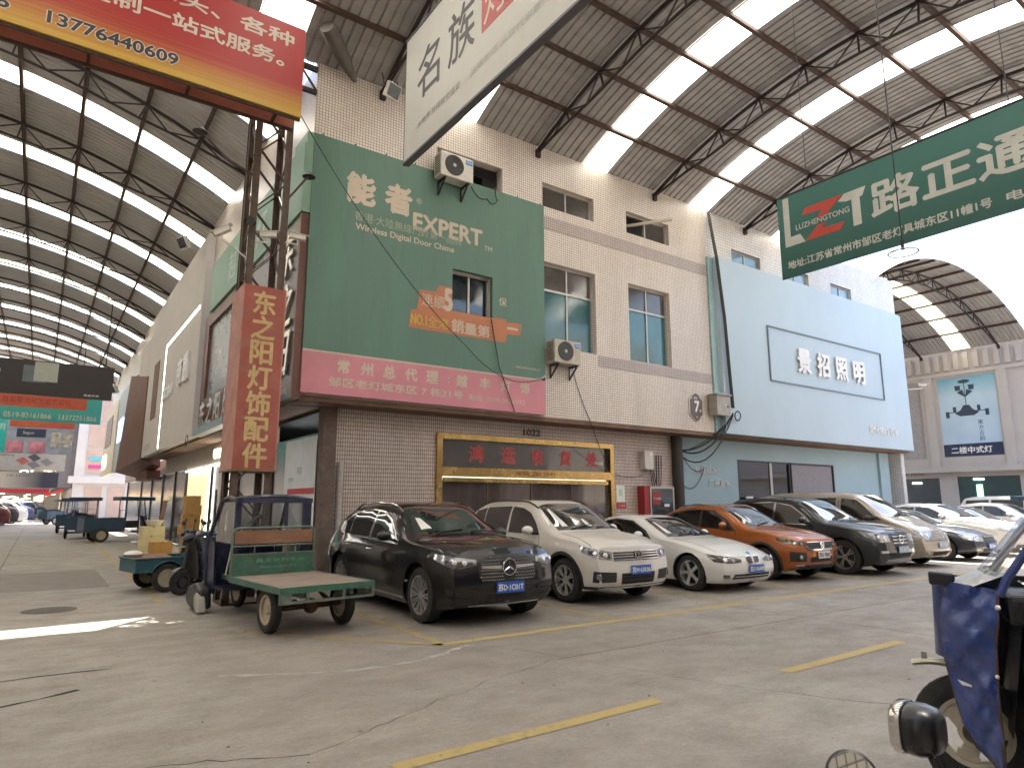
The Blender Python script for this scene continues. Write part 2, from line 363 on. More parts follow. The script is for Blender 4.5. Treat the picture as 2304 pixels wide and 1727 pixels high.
# ================================================================= ground and markings
g = MB().box(-60, 140, -60, 260, -.3, 0).build("ground", M_GROUND, kind='structure')
M_CRACK = mat("crack dirt", (.028, .024, .02), .9)
def ribbon(name, pts, w, m, z, parent=None, kind='structure', jit=0):
    P = []; F = []
    for i, (x, y) in enumerate(pts):
        a = pts[max(i-1, 0)]; b = pts[min(i+1, len(pts)-1)]; dx, dy = b[0]-a[0], b[1]-a[1]; l = hypot(dx, dy) or 1
        ww = w * (1 + (random.uniform(-jit, jit) if jit else 0)) / 2
        P += [(x - dy/l*ww, y + dx/l*ww, z), (x + dy/l*ww, y - dx/l*ww, z)]
        if i: F.append((2*i-2, 2*i-1, 2*i+1, 2*i))
    mb = MB(); mb.v = P; mb.f = F
    return mb.build(name, m, parent, kind=kind)
def wander(a, b, n, amp):
    out = []; ox = 0
    for i in range(n + 1):
        t = i / n; ox = ox * .8 + random.uniform(-amp, amp)
        e = min(1, 4*t, 4*(1-t)); dx, dy = b[0]-a[0], b[1]-a[1]; l = hypot(dx, dy)
        out.append((a[0] + dx*t - dy/l*ox*e, a[1] + dy*t + dx/l*ox*e))
    return out
for a, b, n, amp, w in [((-.9, 5.6), (1.6, 4.55), 26, .05, .018), ((1.6, 4.55), (4.55, 5.75), 30, .045, .012), ((4.35, 6.7), (5.6, 3.2), 22, .03, .012),
                        ((5.6, 3.2), (9, -1), 22, .05, .014), ((-3, 9.2), (2.4, 9.35), 30, .02, .012), ((-.45, 7.9), (.75, 7.9), 8, .03, .05), ((-.7, 6.7), (.45, 7.2), 8, .02, .07)]:
    ribbon("crack", wander(a, b, n, amp), w * .55, M_CRACK, .0016, g, kind=None, jit=.7)
M_JOINT = mat("slab joint", (.05, .043, .037), .9)
for k in range(7):
    x = 9.1 + 5 * k; ribbon("slab_joint", [(x, -6), (x, 7)], .016, M_JOINT, .0014, g, kind=None)
for yy in (5.7, 1.5, -3.5): ribbon("slab_joint", [(4.6, yy), (48, yy)], .016, M_JOINT, .0011, g, kind=None)
for k in range(12): ribbon("slab_joint", [(-12, 14.5 + 5 * k), (1.7, 14.5 + 5 * k)], .018, M_JOINT, .0014, g, kind=None)
for xx in (-.6, -4.6): ribbon("slab_joint", [(xx, 11.5), (xx, 75)], .018, M_JOINT, .0011, g, kind=None)
def line(x0, y0, x1, y1, w, m=None):
    n = max(2, int(hypot(x1-x0, y1-y0) / .4)); ribbon("lane_marking", [(x0+(x1-x0)*i/n, y0+(y1-y0)*i/n) for i in range(n+1)], w, m or M_YEL, .004)
line(3.85, 7.02, 34, 7.0, .13, M_YEL)
for x in (3.98, 6.75, 9.45, 12.0, 14.75, 17.5, 20.3, 23.1, 25.9): line(x, 7.1, x, 12.1, .12, M_YEL2)
line(3.95, 7.0, 2.2, 9.2, .11, M_YEL2)
line(1.80, 12.4, 1.98, 34, .12, M_YEL2); line(2.0, 35, 2.1, 50, .12, M_YEL2)
for x in (2.05, 6.15, 10.3, 14.5): line(x - .1, 4.03, x + 2.3, 4.08, .13)
M_PAVE = mat("patched concrete", (.19, .165, .145), .8, 0, .2, 3)
MB().box(-.6, 1.3, 15.5, 19.4, 0, .004).build("repaired_slab", M_PAVE, g)
mh = MB(); mh.add([(.3+.36*cos(2*pi*i/28), 12.6+.36*sin(2*pi*i/28), .005) for i in range(28)], [tuple(range(28))])
mh.build("manhole_cover", mat("cast iron", (.06, .05, .045), .6, .4, .3, 30), g)
# chalky scraped arc swept on the concrete by the cart
M_CHALK = worn_paint("chalky scrape", (.40, .38, .35), .62)
ribbon("scrape_mark", [(1.55 + i*.11, 7.0 - .55*sin(pi*i/24*.9) + random.uniform(-.03, .03)) for i in range(25)], .06, M_CHALK, .003, g, kind=None, jit=.8)

# ================================================================= arched roofs
def vault(name, label, axis, c, zc, R, half, a0, a1, bays, sheets, pur, rm=None, skyw=.85, foot=1.0, trim=None, npurl=10, sky_alt=()):
    """barrel roof. axis 'x' or 'y'; c = centre line on the other axis; bays: truss positions along the axis"""
    rm = rm or M_ROOF; T = thing(name, label, "arched roof", world=True)
    if axis == 'x': P = lambda s, t, r=0: (s, c + (R + r) * sin(t), zc + (R + r) * cos(t))
    else: P = lambda s, t, r=0: (c + (R + r) * sin(t), s, zc + (R + r) * cos(t))
    A = math.asin(half / R); NS = 22
    def sheet(s0, s1, nm, m, rib=.21):
        n = max(1, round((s1 - s0) / rib)); w = (s1 - s0) / n; ss = []
        for i in range(n): ss += [(s0 + w*i, .0), (s0 + w*i + w*.70, .0), (s0 + w*i + w*.78, .035), (s0 + w*i + w*.92, .035)]
        ss.append((s1, 0)); mb = MB(); K = len(ss)
        for j in range(NS + 1):
            t = -A + 2*A*j/NS
            for s_, r_ in ss: mb.v.append(P(s_, t, .10 + r_))
        for j in range(NS):
            for i in range(K - 1): mb.f.append((j*K+i, j*K+i+1, (j+1)*K+i+1, (j+1)*K+i))
        return mb.build(nm, m, T)
    for k in range(len(bays) - 1):
        a, b = bays[k], bays[k+1]; m_ = (a + b) / 2 - .15
        if k in sheets:
            sheet(a, b, "roof_sheet", rm); continue
        e0, e1 = m_ - skyw/2, m_ + skyw/2
        sheet(a, e0, "roof_sheet", rm)
        sheet(e1, b, "roof_sheet", rm)
        mb = MB()
        for j in range(NS + 1):
            t = -A + 2*A*j/NS
            mb.v += [P(e0 - .03, t, .135), P(e1 + .03, t, .135)]
        for j in range(NS): mb.f.append((2*j, 2*j+1, 2*j+3, 2*j+2))
        mb.build("skylight_panel", M_SKY2 if k in sky_alt else M_SKY, T)
    if a0 < bays[0]: sheet(a0, bays[0], "roof_sheet", rm)
    if a1 > bays[-1]: sheet(bays[-1], a1, "roof_sheet", rm)
    for k in range(1, npurl):                                  # purlins
        t = -A + 2*A*k/npurl + (.012 if k == 0 else -.012 if k == npurl else 0)
        mb = MB(); q0 = Vector(P(a0, t, .045)); q1 = Vector(P(a1, t, .045))
        mb.bar(q0, q1, .085, .10, up=Vector(P(0, t, 1)) - Vector(P(0, t, 0))); mb.build("purlin", M_STEEL, T)
    dep = .46
    for s in bays:                                              # lattice arches
        mb = MB(); n = npurl * 2; top = []; bot = []
        for j in range(n + 1):
            t = -A + 2*A*j/n; top.append(P(s, t, -.03))
            d = dep * min(1, .12 + 5 * min(j, n - j) / n) ; bot.append(P(s, t, -.03 - d))
        mb.tube(top, .045, 5); mb.tube(bot, .035, 5)
        for j in range(0, n, 2):
            mb.bar(top[j], bot[j], .036); mb.bar(top[j], bot[j+1], .03); mb.bar(bot[j+1], top[j+2], .03)
        mb.bar(top[n], bot[n], .03)
        for q in (top[0], top[n]): mb.obox(Vector(q) + Vector((0, 0, -.08)), (.12, .12, .2))
        mb.build("truss", M_STEELD, T)
    return T
T0 = 9.35
bA = [T0 + 4.19 * k for k in range(-5, 4)]                      # -11.6 .. 21.9
vA = vault("street_roof", "grey corrugated arched roof with skylight strips over the street in front of the tiled building", 'x', 6.2, -2.35, 14.0, 6.0, bA[0] - .4, bA[-1] + .5, bA, (), 10, npurl=10, sky_alt=(2,))
bB = [13.4 + 4.3 * k for k in range(0, 13)]
vB = vault("lane_roof", "long corrugated arched roof with skylight strips over the shop lane beside the corner building", 'y', -4.2, -3.9, 16.3, 7.95, 13.15, bB[-1] + .6, bB, (), 10, rm=M_ROOFL, npurl=12, sky_alt=(2, 5))
bC = [13.5, 17.4, 21.5, 25.6, 29.7]
vC = vault("far_arched_roof", "distant open ended arched roof with one lit skylight strip above the beige building", 'y', 33.7, -2.9, 15.2, 8.0, 12.1, 33, bC, (1, 2, 3), 10, npurl=11, sky_alt=(0,), skyw=.9)
bD = [88 + 4.3 * k for k in range(0, 8)]
vD = vault("lane_end_roof", "far second arched roof at the end of the shop lane beyond the bright gap", 'y', -4.2, -3.9, 16.3, 7.95, 87, 119, bD, (), 10, rm=M_ROOFL, npurl=10)

# ================================================================= corner building
YF, YG, XL, XG = 12.2, 12.9, 3.75, 4.45
B = thing("corner_building", "two storey tiled corner building with recessed ground floor behind the parked cars", "building", (9.6, 14, 0), world=True)
up_holes = [(6.53, 8.29, 8.84, 9.47), (9.5, 11.2, 8.86, 9.5), (12.4, 14.1, 8.87, 9.5)]
wn = [(9.5, 11.2, 5.3, 7.42), (12.4, 14.0, 5.3, 7.42)]
bdwin = (6.9, 7.95, 5.69, 6.65)
holes = up_holes + wn + [bdwin]
MB().wall('y', YF, XL, 15.7, 3.58, 10.42, holes, depth=.24).build("upper_wall", M_TILE, B)
for (x0, x1, z0, z1) in ((9.47, 15.7, 8.28, 8.62), (11.25, 15.7, 5.0, 5.28)):
    MB().box(x0, x1, YF - .012, YF + .1, z0, z1).build("tile_band", M_TILEB, B)
MB().box(XL, XL + .24, YF + .24, 56, 3.58, 10.42).build("side_wall", M_TILE, B)
MB().box(XL + .25, 15.7, YF + .25, 20, 10.1, 10.25).build("flat_roof", M_ROOF, B)
MB().box(XL + .01, 27.4, YF + .02, YG + .01, 3.48, 3.6).build("soffit", mat("brown stained soffit", (.17, .10, .065), .8, 0, .3, 2, .5, (.05, .03, .02)), B)
MB().box(XL + .01, XG + .05, YG, 33, 3.47, 3.59).build("soffit", MATS["brown stained soffit"], B)
DOOR = (7.05, 12.25, 0, 3.06)
MB().wall('y', YG, 4.72, 15.0, 0, 3.5, [DOOR], depth=.2).build("ground_floor_wall", M_TILEG, B)
MB().box(4.45, 4.72, YG - .12, YG + .2, 0, 3.5).build("corner_pillar", mat("brown painted pillar", (.12, .085, .07), .7, 0, .25, 4, .4, (.25, .2, .16), 5), B)
MB().cyl((4.84, YG - .1, 0), (4.84, YG - .1, 2.4), .055, 10).build("pipe_sleeve", mat("dusty white pipe", (.4, .37, .34), .6, 0, .2, 5, .4), B)
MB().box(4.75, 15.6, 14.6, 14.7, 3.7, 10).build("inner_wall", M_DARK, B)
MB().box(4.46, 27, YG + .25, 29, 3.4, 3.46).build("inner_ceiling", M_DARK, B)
def window(x0, x1, z0, z1, cols=2, transom=None, y=YF + .16, parent=B, glass=M_GLASSD, glass2=None, open_=None, fm=M_ALU, fw=.045):
    w = MB()
    w.box(x0, x1, y - .02, y + .05, z0, z0 + fw); w.box(x0, x1, y - .02, y + .05, z1 - fw, z1)
    w.box(x0, x0 + fw, y - .02, y + .05, z0 + fw, z1 - fw); w.box(x1 - fw, x1, y - .02, y + .05, z0 + fw, z1 - fw)
    zs = [z0 + fw] + ([transom] if transom else []) + [z1 - fw]
    for c in range(1, cols):
        x = x0 + (x1 - x0) * c / cols; w.box(x - fw/2, x + fw/2, y - .025, y + .048, z0 + fw, z1 - fw)
    if transom: w.box(x0 + fw, x1 - fw, y - .03, y + .052, transom - fw*.6, transom + fw*.6)
    f = w.build("window_frame", fm, parent)
    for c in range(cols):
        for k in range(len(zs) - 1):
            if open_ is not None and (c, k) in open_: continue
            a = x0 + (x1 - x0) * c / cols + .01; b = x0 + (x1 - x0) * (c + 1) / cols - .01
            gm = glass if (k == len(zs) - 2 or glass2 is None) else glass2
            MB().box(a, b, y + .008, y + .016, zs[k], zs[k+1]).build("pane", gm, f)
    return f
window(*up_holes[1][:2], *up_holes[1][2:], glass=M_GLASSD)
window(*up_holes[2][:2], *up_holes[2][2:], glass=M_GLASSD, open_=[(0, 0)])
for q in wn: window(q[0], q[1], q[2], q[3], transom=6.75, glass=M_GLASSD, glass2=M_GLASSB)
window(*bdwin[:2], *bdwin[2:], y=YF + .08, glass=mat("near black glass", (.008, .018, .022), .06, spec=.9))
fr0 = MB().box(6.53, 8.29, YF + .2, YF + .23, 8.84, 8.9).build("window_frame", M_ALU, B)
MB().box(6.53, 8.29, YF + .9, YF + .95, 8.7, 9.6).build("dark_room_sheet", M_DARK, B)  # near black sheet stands in for the unlit room behind the window
# small pale pipe sticking out of the third attic window
MB().cyl((12.75, 12.62, 9.28), (13.75, 11.75, 9.42), .045, 10).build("vent_pipe", mat("cream pvc pipe", (.55, .5, .4), .5), B)

# ---- gold trimmed shopfront
S = thing("gold_framed_shopfront", "brass trimmed glass shopfront with red characters under the number 1022", "shopfront", (9.6, YG, 0), world=True)
M_GOLD = mat("polished brass cladding", (.40, .275, .11), .26, .95, .2, 3, bump=.35, bscale=3.5, rvar=.05)
def gbar(x0, x1, z0, z1, d=.07): return MB().box(x0, x1, YG - d, YG + .02, z0, z1).build("brass_trim", M_GOLD, S)
gbar(7.02, 12.3, 3.0, 3.12); gbar(7.02, 7.16, 0, 3.0); gbar(12.18, 12.31, 0, 3.0); gbar(7.16, 12.18, 2.18, 2.38, .075); gbar(7.22, 12.1, 2.06, 2.15, .05)
M_SHG = mat("brown backed shop glass", (.08, .06, .054), .06, 0, .3, 1.5, spec=.9, stretch=(3, 1, .4), rvar=.02)
for i in range(4): MB().box(7.16 + i*1.255, 7.16 + (i+1)*1.255 - .02, YG + .05, YG + .06, 0, 2.06).build("pane", M_SHG, S)
MB().box(7.16, 12.18, YG + .05, YG + .06, 2.38, 3.0).build("fascia_pane", mat("smoked fascia glass", (.055, .05, .05), .08, spec=.9), S)
for i in range(1, 4): MB().box(7.16 + i*1.255 - .03, 7.16 + i*1.255, YG + .03, YG + .07, 0, 2.06).build("mullion", mat("bronze mullion", (.10, .065, .05), .4, .5), S)
for i in range(11): MB().cyl((7.35 + i*.46, YG + .55, 0), (7.35 + i*.46, YG + .55, 2.1), .22, 12).build("curtain", mat("brown curtain", (.17, .10, .085), .9, 0, .3, 4), S)
M_RED = mat("red lettering", (.42, .025, .025), .5); M_PINKO = mat("pink letter outline", (.62, .30, .26), .5)
for i, c in enumerate("鸿运收货处"):
    x = 7.92 + i * .88
    text(c, "letter_outline", S, (x, YG + .045, 2.52), (1, 0, 0), (0, 0, 1), .36, M_PINKO, fat=.05)
    text(c, "letter", S, (x, YG + .036, 2.52), (1, 0, 0), (0, 0, 1), .36, M_RED, fat=.03, lift=.006)
text("电话 3612241", "lettering", S, (9.15, YG - .076, 2.235), (1, 0, 0), (0, 0, 1), .11, mat("faded red paint", (.22, .05, .03), .6), w=1.15)
text("已搬迁至对面", "lettering", S, (11.5, YG + .045, 2.56), (1, 0, 0), (0, 0, 1), .09, M_WHITE, w=.5)
text("1022", "door_number", B, (9.4, YG, 3.2), (1, 0, 0), (0, 0, 1), .155, mat("number paint", (.07, .055, .05), .6), depth=.02, fat=.05, w=.5)

# ---- green poster billboard
M_GRN = mat("green billboard print", (.088, .175, .130), .5, 0, .12, 1.1, .35, (.04, .075, .06), 2.2, bump=.05, bscale=5, stretch=(2.2, 2.2, .3))
GB = thing("green_billboard", "large green billboard with pink bottom strip wrapped on the tiled building corner", "billboard", (6.6, YF, 3.6), world=True)
YB = YF - .12
MB().wall('y', YB, XL - .02, 9.44, 4.42, 8.8, [bdwin], depth=.1).build("green_panel", M_GRN, GB)
M_PNK = mat("pink billboard print", (.52, .20, .24), .5, 0, .10, 1.5, .12, (.3, .14, .14), 2)
pk = [(XL - .02, 3.61), (9.44, 3.61), (9.44, 4.52), (9.34, 4.44), (9.2, 4.405), (XL - .02, 4.405)]
MB().prism(pk, (0, YB, 0), (1, 0, 0), (0, 0, 1), (0, .1, 0)).build("pink_strip", M_PNK, GB)
M_CRM = mat("cream print", (.50, .42, .33), .6, 0, .08)
MB().prism([(XL - .02, 4.40), (9.2, 4.40), (9.34, 4.435), (9.44, 4.52), (9.44, 4.56), (9.33, 4.47), (9.19, 4.435), (XL - .02, 4.435)], (0, YB - .004, 0), (1, 0, 0), (0, 0, 1), (0, .004, 0)).build("stripe", M_CRM, GB)
def gt(s, x, z, h, w=None, m=M_CRM, sh=0, **k): return text(s, "lettering", GB, (x, YB, z), (1, 0, 0), (0, 0, 1), h, m, w=w, shear=sh, **k)
for c, x in (("能", 4.45), ("者", 5.28)): text(c, "letter", GB, (x, YB, 7.58), (1, 0, 0), (0, 0, 1), .62, M_CRM, w=.58, fat=.05)
gt("EXPERT", 5.93, 7.33, .36, w=1.72, fat=.05); gt("TM", 7.72, 7.25, .11); gt("®", 5.98, 7.92, .13)
gt("香港·大陸無線門鈴第一品牌", 4.62, 7.2, .20, w=2.5, m=mat("dull cream print", (.30, .33, .24), .6)); gt("Wireless Digital Door Chime", 4.65, 6.97, .17, w=2.28, fat=.02)
M_ORG = mat("orange print", (.42, .16, .075), .6, 0, .08)
MB().prism([(5.98, 5.28), (8.28, 5.36), (8.38, 5.62), (8.72, 5.66), (8.66, 5.42), (8.36, 5.40), (8.3, 5.2), (5.9, 5.17), (5.95, 5.52), (6.17, 5.55), (6.2, 6.02), (6.62, 6.08), (6.72, 6.22), (7.0, 6.24), (8.0, 6.0), (8.02, 5.5), (6.0, 5.45)][:17][::1] and
           [(5.88, 5.17), (8.3, 5.17), (8.36, 5.38), (8.72, 5.40), (8.76, 5.68), (8.34, 5.66), (8.3, 5.72), (7.97, 5.72), (7.97, 5.69), (6.9, 5.69), (6.9, 6.2), (6.58, 6.2), (6.5, 6.04), (6.12, 6.02), (6.06, 5.58), (5.92, 5.55)], (0, YB - .003, 0), (1, 0, 0), (0, 0, 1), (0, .003, 0)).build("orange_flash", M_ORG, GB)
def gt2(s, x, z, h, w, m=M_CRM, **k): return text(s, "lettering", GB, (x, YB - .003, z), (1, 0, 0), (0, 0, 1), h, m, w=w, **k)
gt2("連續", 6.16, 5.68, .28, .56); gt2("5", 6.72, 5.68, .46, .17, fat=.06)
gt2("NO.1", 5.93, 5.25, .22, .36, mat("yellow print", (.50, .36, .06), .6), fat=.03); gt2("全港", 6.32, 5.24, .25, .5, MATS["yellow print"]); gt2("銷", 6.9, 5.22, .30, .3, fat=.02)
gt2("量第", 7.22, 5.22, .26, .66, fat=.02); gt2("一", 8.35, 5.5, .05, .3, fat=.05)
gt("保", 8.12, 6.02, .2, .22); gt("惠普宝电器(深圳)有限公司", 8.6, 4.62, .06, .7)
for i, c in enumerate("常州总代理:越丰灯饰"):
    text(c, "letter", GB, (4.42 + [0, .47, .94, 1.42, 1.9, 2.42, 2.62, 3.22, 3.78, 4.3][i], YB, 4.05 if c != ':' else 4.1), (1, 0, 0), (0, 0, 1), .25 if c != ':' else .12, M_CRM, fat=.04)
gt("邹区老灯城东区 7 栋21号", 4.25, 3.78, .17, w=2.95, fat=.03); gt("电话: 0519-3631932", 7.35, 3.78, .13, w=1.5, fat=.02)
for k in range(9): MB().cyl((3.9 + k*.68, YB + .01, 8.815), (3.9 + k*.68, YB + .01, 8.83), .018, 6).build("hook", M_BLACK, GB)

# green banner round the corner on the lane side
M_GRN2 = mat("pale faded green banner", (.18, .31, .22), .5, 0, .12, 1.2, .3, (.30, .38, .30), 1.5)
G2 = thing("green_side_banner", "faded green shop banner on the lane side above the brown fascia", "banner", (3.6, 16, 7), world=True)
MB().box(3.56, 3.74, 12.1, 20.6, 7.12, 8.55).build("panel", M_GRN2, G2)
MB().box(3.60, 3.73, YF - .1, 12.9, 8.55, 8.8).build("panel", M_GRN2, G2)
for c, y in (("越", 18.0), ("丰", 16.6), ("灯", 15.2), ("饰", 13.8)):
    text(c, "letter", G2, (3.56, y + .3, 7.4), (0, -1, 0), (0, 0, 1), .8, mat("pale print", (.42, .5, .42), .6), fat=.02)

# brown and steel fascia
M_BRF = mat("red brown metal fascia", (.13, .055, .04), .38, .15, .15, 2, .15, (.2, .1, .08), 2, rvar=.05)
M_SIL = mat("brushed steel fascia", (.10, .085, .085), .3, .7, .1, 3, rvar=.04)
F_ = thing("brown_steel_fascia", "brown and brushed steel shop fascia with silver brush script beside the lattice post", "shop fascia", (3.5, 16, 3.4), world=True)
MB().box(3.62, 3.745, 15.6, 21.3, 3.5, 4.55).build("lower_panel", M_BRF, F_); MB().box(3.62, 3.745, 15.6, 21.3, 6.75, 7.1).build("upper_panel", M_BRF, F_)
MB().box(3.62, 3.745, 20.75, 21.3, 4.55, 6.75).build("end_panel", M_BRF, F_); MB().box(3.62, 3.745, 15.6, 17.55, 4.55, 6.75).build("side_panel", M_BRF, F_)
MB().box(3.70, 3.73, 17.55, 20.75, 4.55, 6.75).build("glass_panel", mat("grey back painted glass", (.20, .21, .20), .3, 0, .1), F_)
MB().box(3.60, 3.745, YF + .03, 15.58, 3.5, 7.1).build("steel_panel", M_SIL, F_)
MB().box(3.58, 3.75, YF - .06, YF + .02, 3.5, 7.1).build("edge_strip", M_BRF, F_)
M_CHR = mat("bright chrome letter", (.70, .67, .58), .25, .9, .02, rvar=.02)
for c, z in (("东", 6.0), ("之", 4.95), ("阳", 3.98)): text(c, "letter", F_, (3.60, 13.35, z), (0, -1, 0), (0, 0, 1), .85, M_CHR, depth=.05, w=1.0, fat=.02, shear=.2)
text("电话 83633772", "lettering", F_, (3.60, 13.3, 3.62), (0, -1, 0), (0, 0, 1), .12, M_WHITE)
for i, c in enumerate("东之阳灯"): text(c, "letter", F_, (3.62, 20.9 - i * 1.0, 3.72), (0, -1, 0), (0, 0, 1), .72, M_CHR, depth=.06, w=.72, fat=.03, shear=.15)
MB().box(3.60, 3.42, 17.0, 20.8, 3.47, 3.66).build("name_strip", mat("blue grey strip", (.2, .25, .27), .4), F_)

# grey white LED panel fascia
M_STU = mat("grey white stucco panel", (.50, .47, .44), .85, 0, .06, 2, bump=.15, bscale=60)
M_LED = mat("lit led line", (.9, .9, .85), .5, emit=(1, .95, .82), estr=1.6)
W_ = thing("led_edged_fascia", "grey white stucco shop fascia with an L shaped led line and white raised characters", "shop fascia", (3.1, 23, 3.3), world=True)
MB().box(3.500, 3.740, 21.51, 33.42, 3.54, 9.84).build("panel", M_STU, W_)
MB().box(3.485, 3.500, 21.79, 28.45, 7.55, 7.64).build("led_strip", M_LED, W_); MB().box(3.485, 3.500, 28.36, 28.45, 3.63, 7.55).build("led_strip", M_LED, W_)
MB().box(3.480, 3.500, 30.03, 31.50, 4.99, 7.36).build("brown_slot", mat("matte brown panel", (.14, .06, .04), .7), W_)
for i, c in enumerate("帝朗"): text(c, "letter", W_, (3.500, 24.73 - i * 1.1, 5.44), (0, -1, 0), (0, 0, 1), .95, M_WHITE, depth=.08, w=.85, fat=.04)
text("照明工程中心", "lettering", W_, (3.500, 28.11, 5.38), (0, -1, 0), (0, 0, 1), .45, M_WHITE, depth=.05, w=2.3, fat=.03)
text("专业商业照明", "lettering", W_, (3.500, 33.08, 3.75), (0, -1, 0), (0, 0, 1), .3, mat("grey letter", (.2, .19, .18), .6), w=2.2)
# brown wedge
V_ = thing("brown_wedge_fascia", "folded brown metal fascia wedge hanging low between two pale shop fronts", "shop fascia", (3.2, 32, 3), world=True)
mb = MB(); mb.add([(3.46, 33.45, 7.2), (3.46, 33.45, 3.5), (3.0, 38.9, 3.1), (3.2, 38.0, 7.9), (3.76, 33.45, 7.2), (4.3, 33.45, 3.2), (4.3, 38.9, 2.75), (3.76, 38.0, 7.9)],
                  [(0, 3, 2, 1), (4, 5, 6, 7), (0, 1, 5, 4), (1, 2, 6, 5), (2, 3, 7, 6), (3, 0, 4, 7)])
mb.build("folded_panel", mat("matte brown panel", (.14, .06, .04), .7), V_); MB().box(3.500, 3.700, 33.44, 37.48, 7.27, 9.05).build("top_panel", M_STU, V_)
MB().box(3.900, 4.440, 34.43, 38.61, 2.67, 3.07).build("soffit_piece", MATS["matte brown panel"], V_)
D_ = thing("blue_letter_fascia", "pale grey shop fascia with glowing blue letters far down the lane", "shop fascia", (3.1, 37, 3.2), world=True)
MB().box(3.500, 3.740, 38.84, 47.19, 3.43, 8.15).build("panel", mat("pale blue grey panel", (.42, .45, .47), .6), D_)
text("月泊灯", "lettering", D_, (3.500, 45.84, 5.10), (0, -1, 0), (0, 0, 1), 1.3, mat("blue lit letters", (.3, .45, .8), .4, emit=(.25, .45, 1), estr=.9), depth=.06, w=3.2, fat=.02)
text("照明", "lettering", D_, (3.500, 42.00, 5.66), (0, -1, 0), (0, 0, 1), .7, MATS["blue lit letters"], w=1.4)
E_ = thing("gold_letter_fascia", "cream shop fascia with warm gold letters, farthest of the lane signs", "shop fascia", (3.1, 45, 3.2), world=True)
MB().box(3.450, 3.740, 47.31, 56.45, 3.41, 7.92).build("panel", mat("cream lit panel", (.66, .58, .44), .6), E_)
MB().box(3.420, 3.450, 50.24, 54.76, 5.33, 7.24).build("window_band", M_BRF, E_)
text("灯饰", "lettering", E_, (3.440, 55.32, 3.86), (0, -1, 0), (0, 0, 1), 1.0, mat("gold lit letters", (.7, .5, .2), .4, emit=(1, .7, .3), estr=1.2), depth=.05, w=3)

# ground floor shopfronts of the lane side
L_ = thing("lane_shopfronts", "row of glazed ground floor shop fronts under the lane fascias", "shopfront", (XG, 22, 0), world=True)
M_SG2 = glassmat("clear shop glass", (.85, .93, .9), .6, .22)
M_WARM = mat("warm glowing wall", (.55, .48, .33), .8, emit=(1, .82, .5), estr=.16)  # faint emission puts the shop's warm lamplight into the panel itself
M_GREYW = mat("grey shop wall", (.28, .26, .25), .8)
MB().box(XG, XG + .15, 16.3, 50, 2.85, 3.5).build("fascia_band", mat("beige fascia band", (.38, .34, .30), .8), L_)
for y0, y1, m in ((13.1, 16.3, M_SG2), (16.4, 19.6, M_SG2), (20.8, 23.2, M_SG2), (27.9, 30.2, M_SG2), (30.4, 33.4, M_SG2), (33.8, 37, M_SG2), (37.4, 41, M_SG2), (41.6, 48, M_SG2)):
    MB().box(XG + .05, XG + .07, y0, y1, .05, 2.8 if y0 > 14 else 3.0).build("pane", m, L_)
for y in (13.03, 16.3, 19.6, 20.75, 23.2, 27.75, 30.25, 33.5, 37.1, 41.2, 48): MB().box(XG, XG + .12, y, y + .1, 0, 2.85).build("post", mat("dark frame", (.05, .05, .05), .4, .4), L_)
MB().box(XG + .08, XG + .14, 23.35, 27.7, 0, 2.75).build("warm_panel", M_WARM, L_)
for a, b in (((20.6, 0), (20.6, 2.78)), ((23.28, 0), (23.28, 2.78)), ((20.6, 2.78), (23.28, 2.78)), ((23.4, 2.75), (27.6, 2.75))):
    MB().bar((XG - .02, a[0], a[1]), (XG - .02, b[0], b[1]), .05).build("led_line", M_LED, L_)
text("帝朗照明", "lettering", L_, (XG, 22.9, 2.98), (0, -1, 0), (0, 0, 1), .3, mat("warm lit letters", (.8, .75, .6), .5, emit=(1, .9, .65), estr=1.6), depth=.03, w=1.6)
text("灯饰", "lettering", L_, (XG, 26.6, 3.0), (0, -1, 0), (0, 0, 1), .2, MATS["grey letter"])
for yy in (21.9, 22.05): MB().cyl((XG - .04, yy, .7), (XG - .04, yy, 2.0), .018, 6).build("door_handle", MATS["dark frame"], L_)
MB().box(6.4, 6.5, 13.0, 50, 0, 3.4).build("back_wall", M_GREYW, L_)
for y in (20.3, 27.8, 33.6, 41.3): MB().box(XG + .2, 6.4, y, y + .1, 0, 3.4).build("dividing_wall", M_GREYW, L_)
MB().box(XG, 6.4, 13.1, 50, .0, .03).build("shop_floor", mat("shop floor tile", (.3, .29, .27), .25), L_)
# white printed poster film behind the corner glass
PF = thing("corner_window_poster", "white printed window film with red stripe inside the corner shop glass", "poster", (XG + .12, 14.3, 0), world=True)
MB().box(XG + .03, XG + .045, 13.2, 15.3, 1.0, 2.95).build("sheet", mat("white window film", (.62, .68, .70), .5), PF)
MB().box(XG + .022, XG + .03, 13.25, 15.0, 1.78, 1.9).build("red_stripe", mat("red stripe", (.45, .03, .05), .5), PF)
text("奥佳", "lettering", PF, (XG + .03, 14.4, 2.2), (0, -1, 0), (0, 0, 1), .16, MATS["grey letter"]); text("灯饰照明", "lettering", PF, (XG + .03, 15.0, 2.05), (0, -1, 0), (0, 0, 1), .09, MATS["grey letter"])
for y in (14.6, 16.0): MB().box(XG + .5, XG + .55, y - 1.2, y + .2, 2.96, 3.0).build("lit_tube", mat("lit tube", (.9, .9, .9), .5, emit=(.95, 1, 1), estr=3), PF)

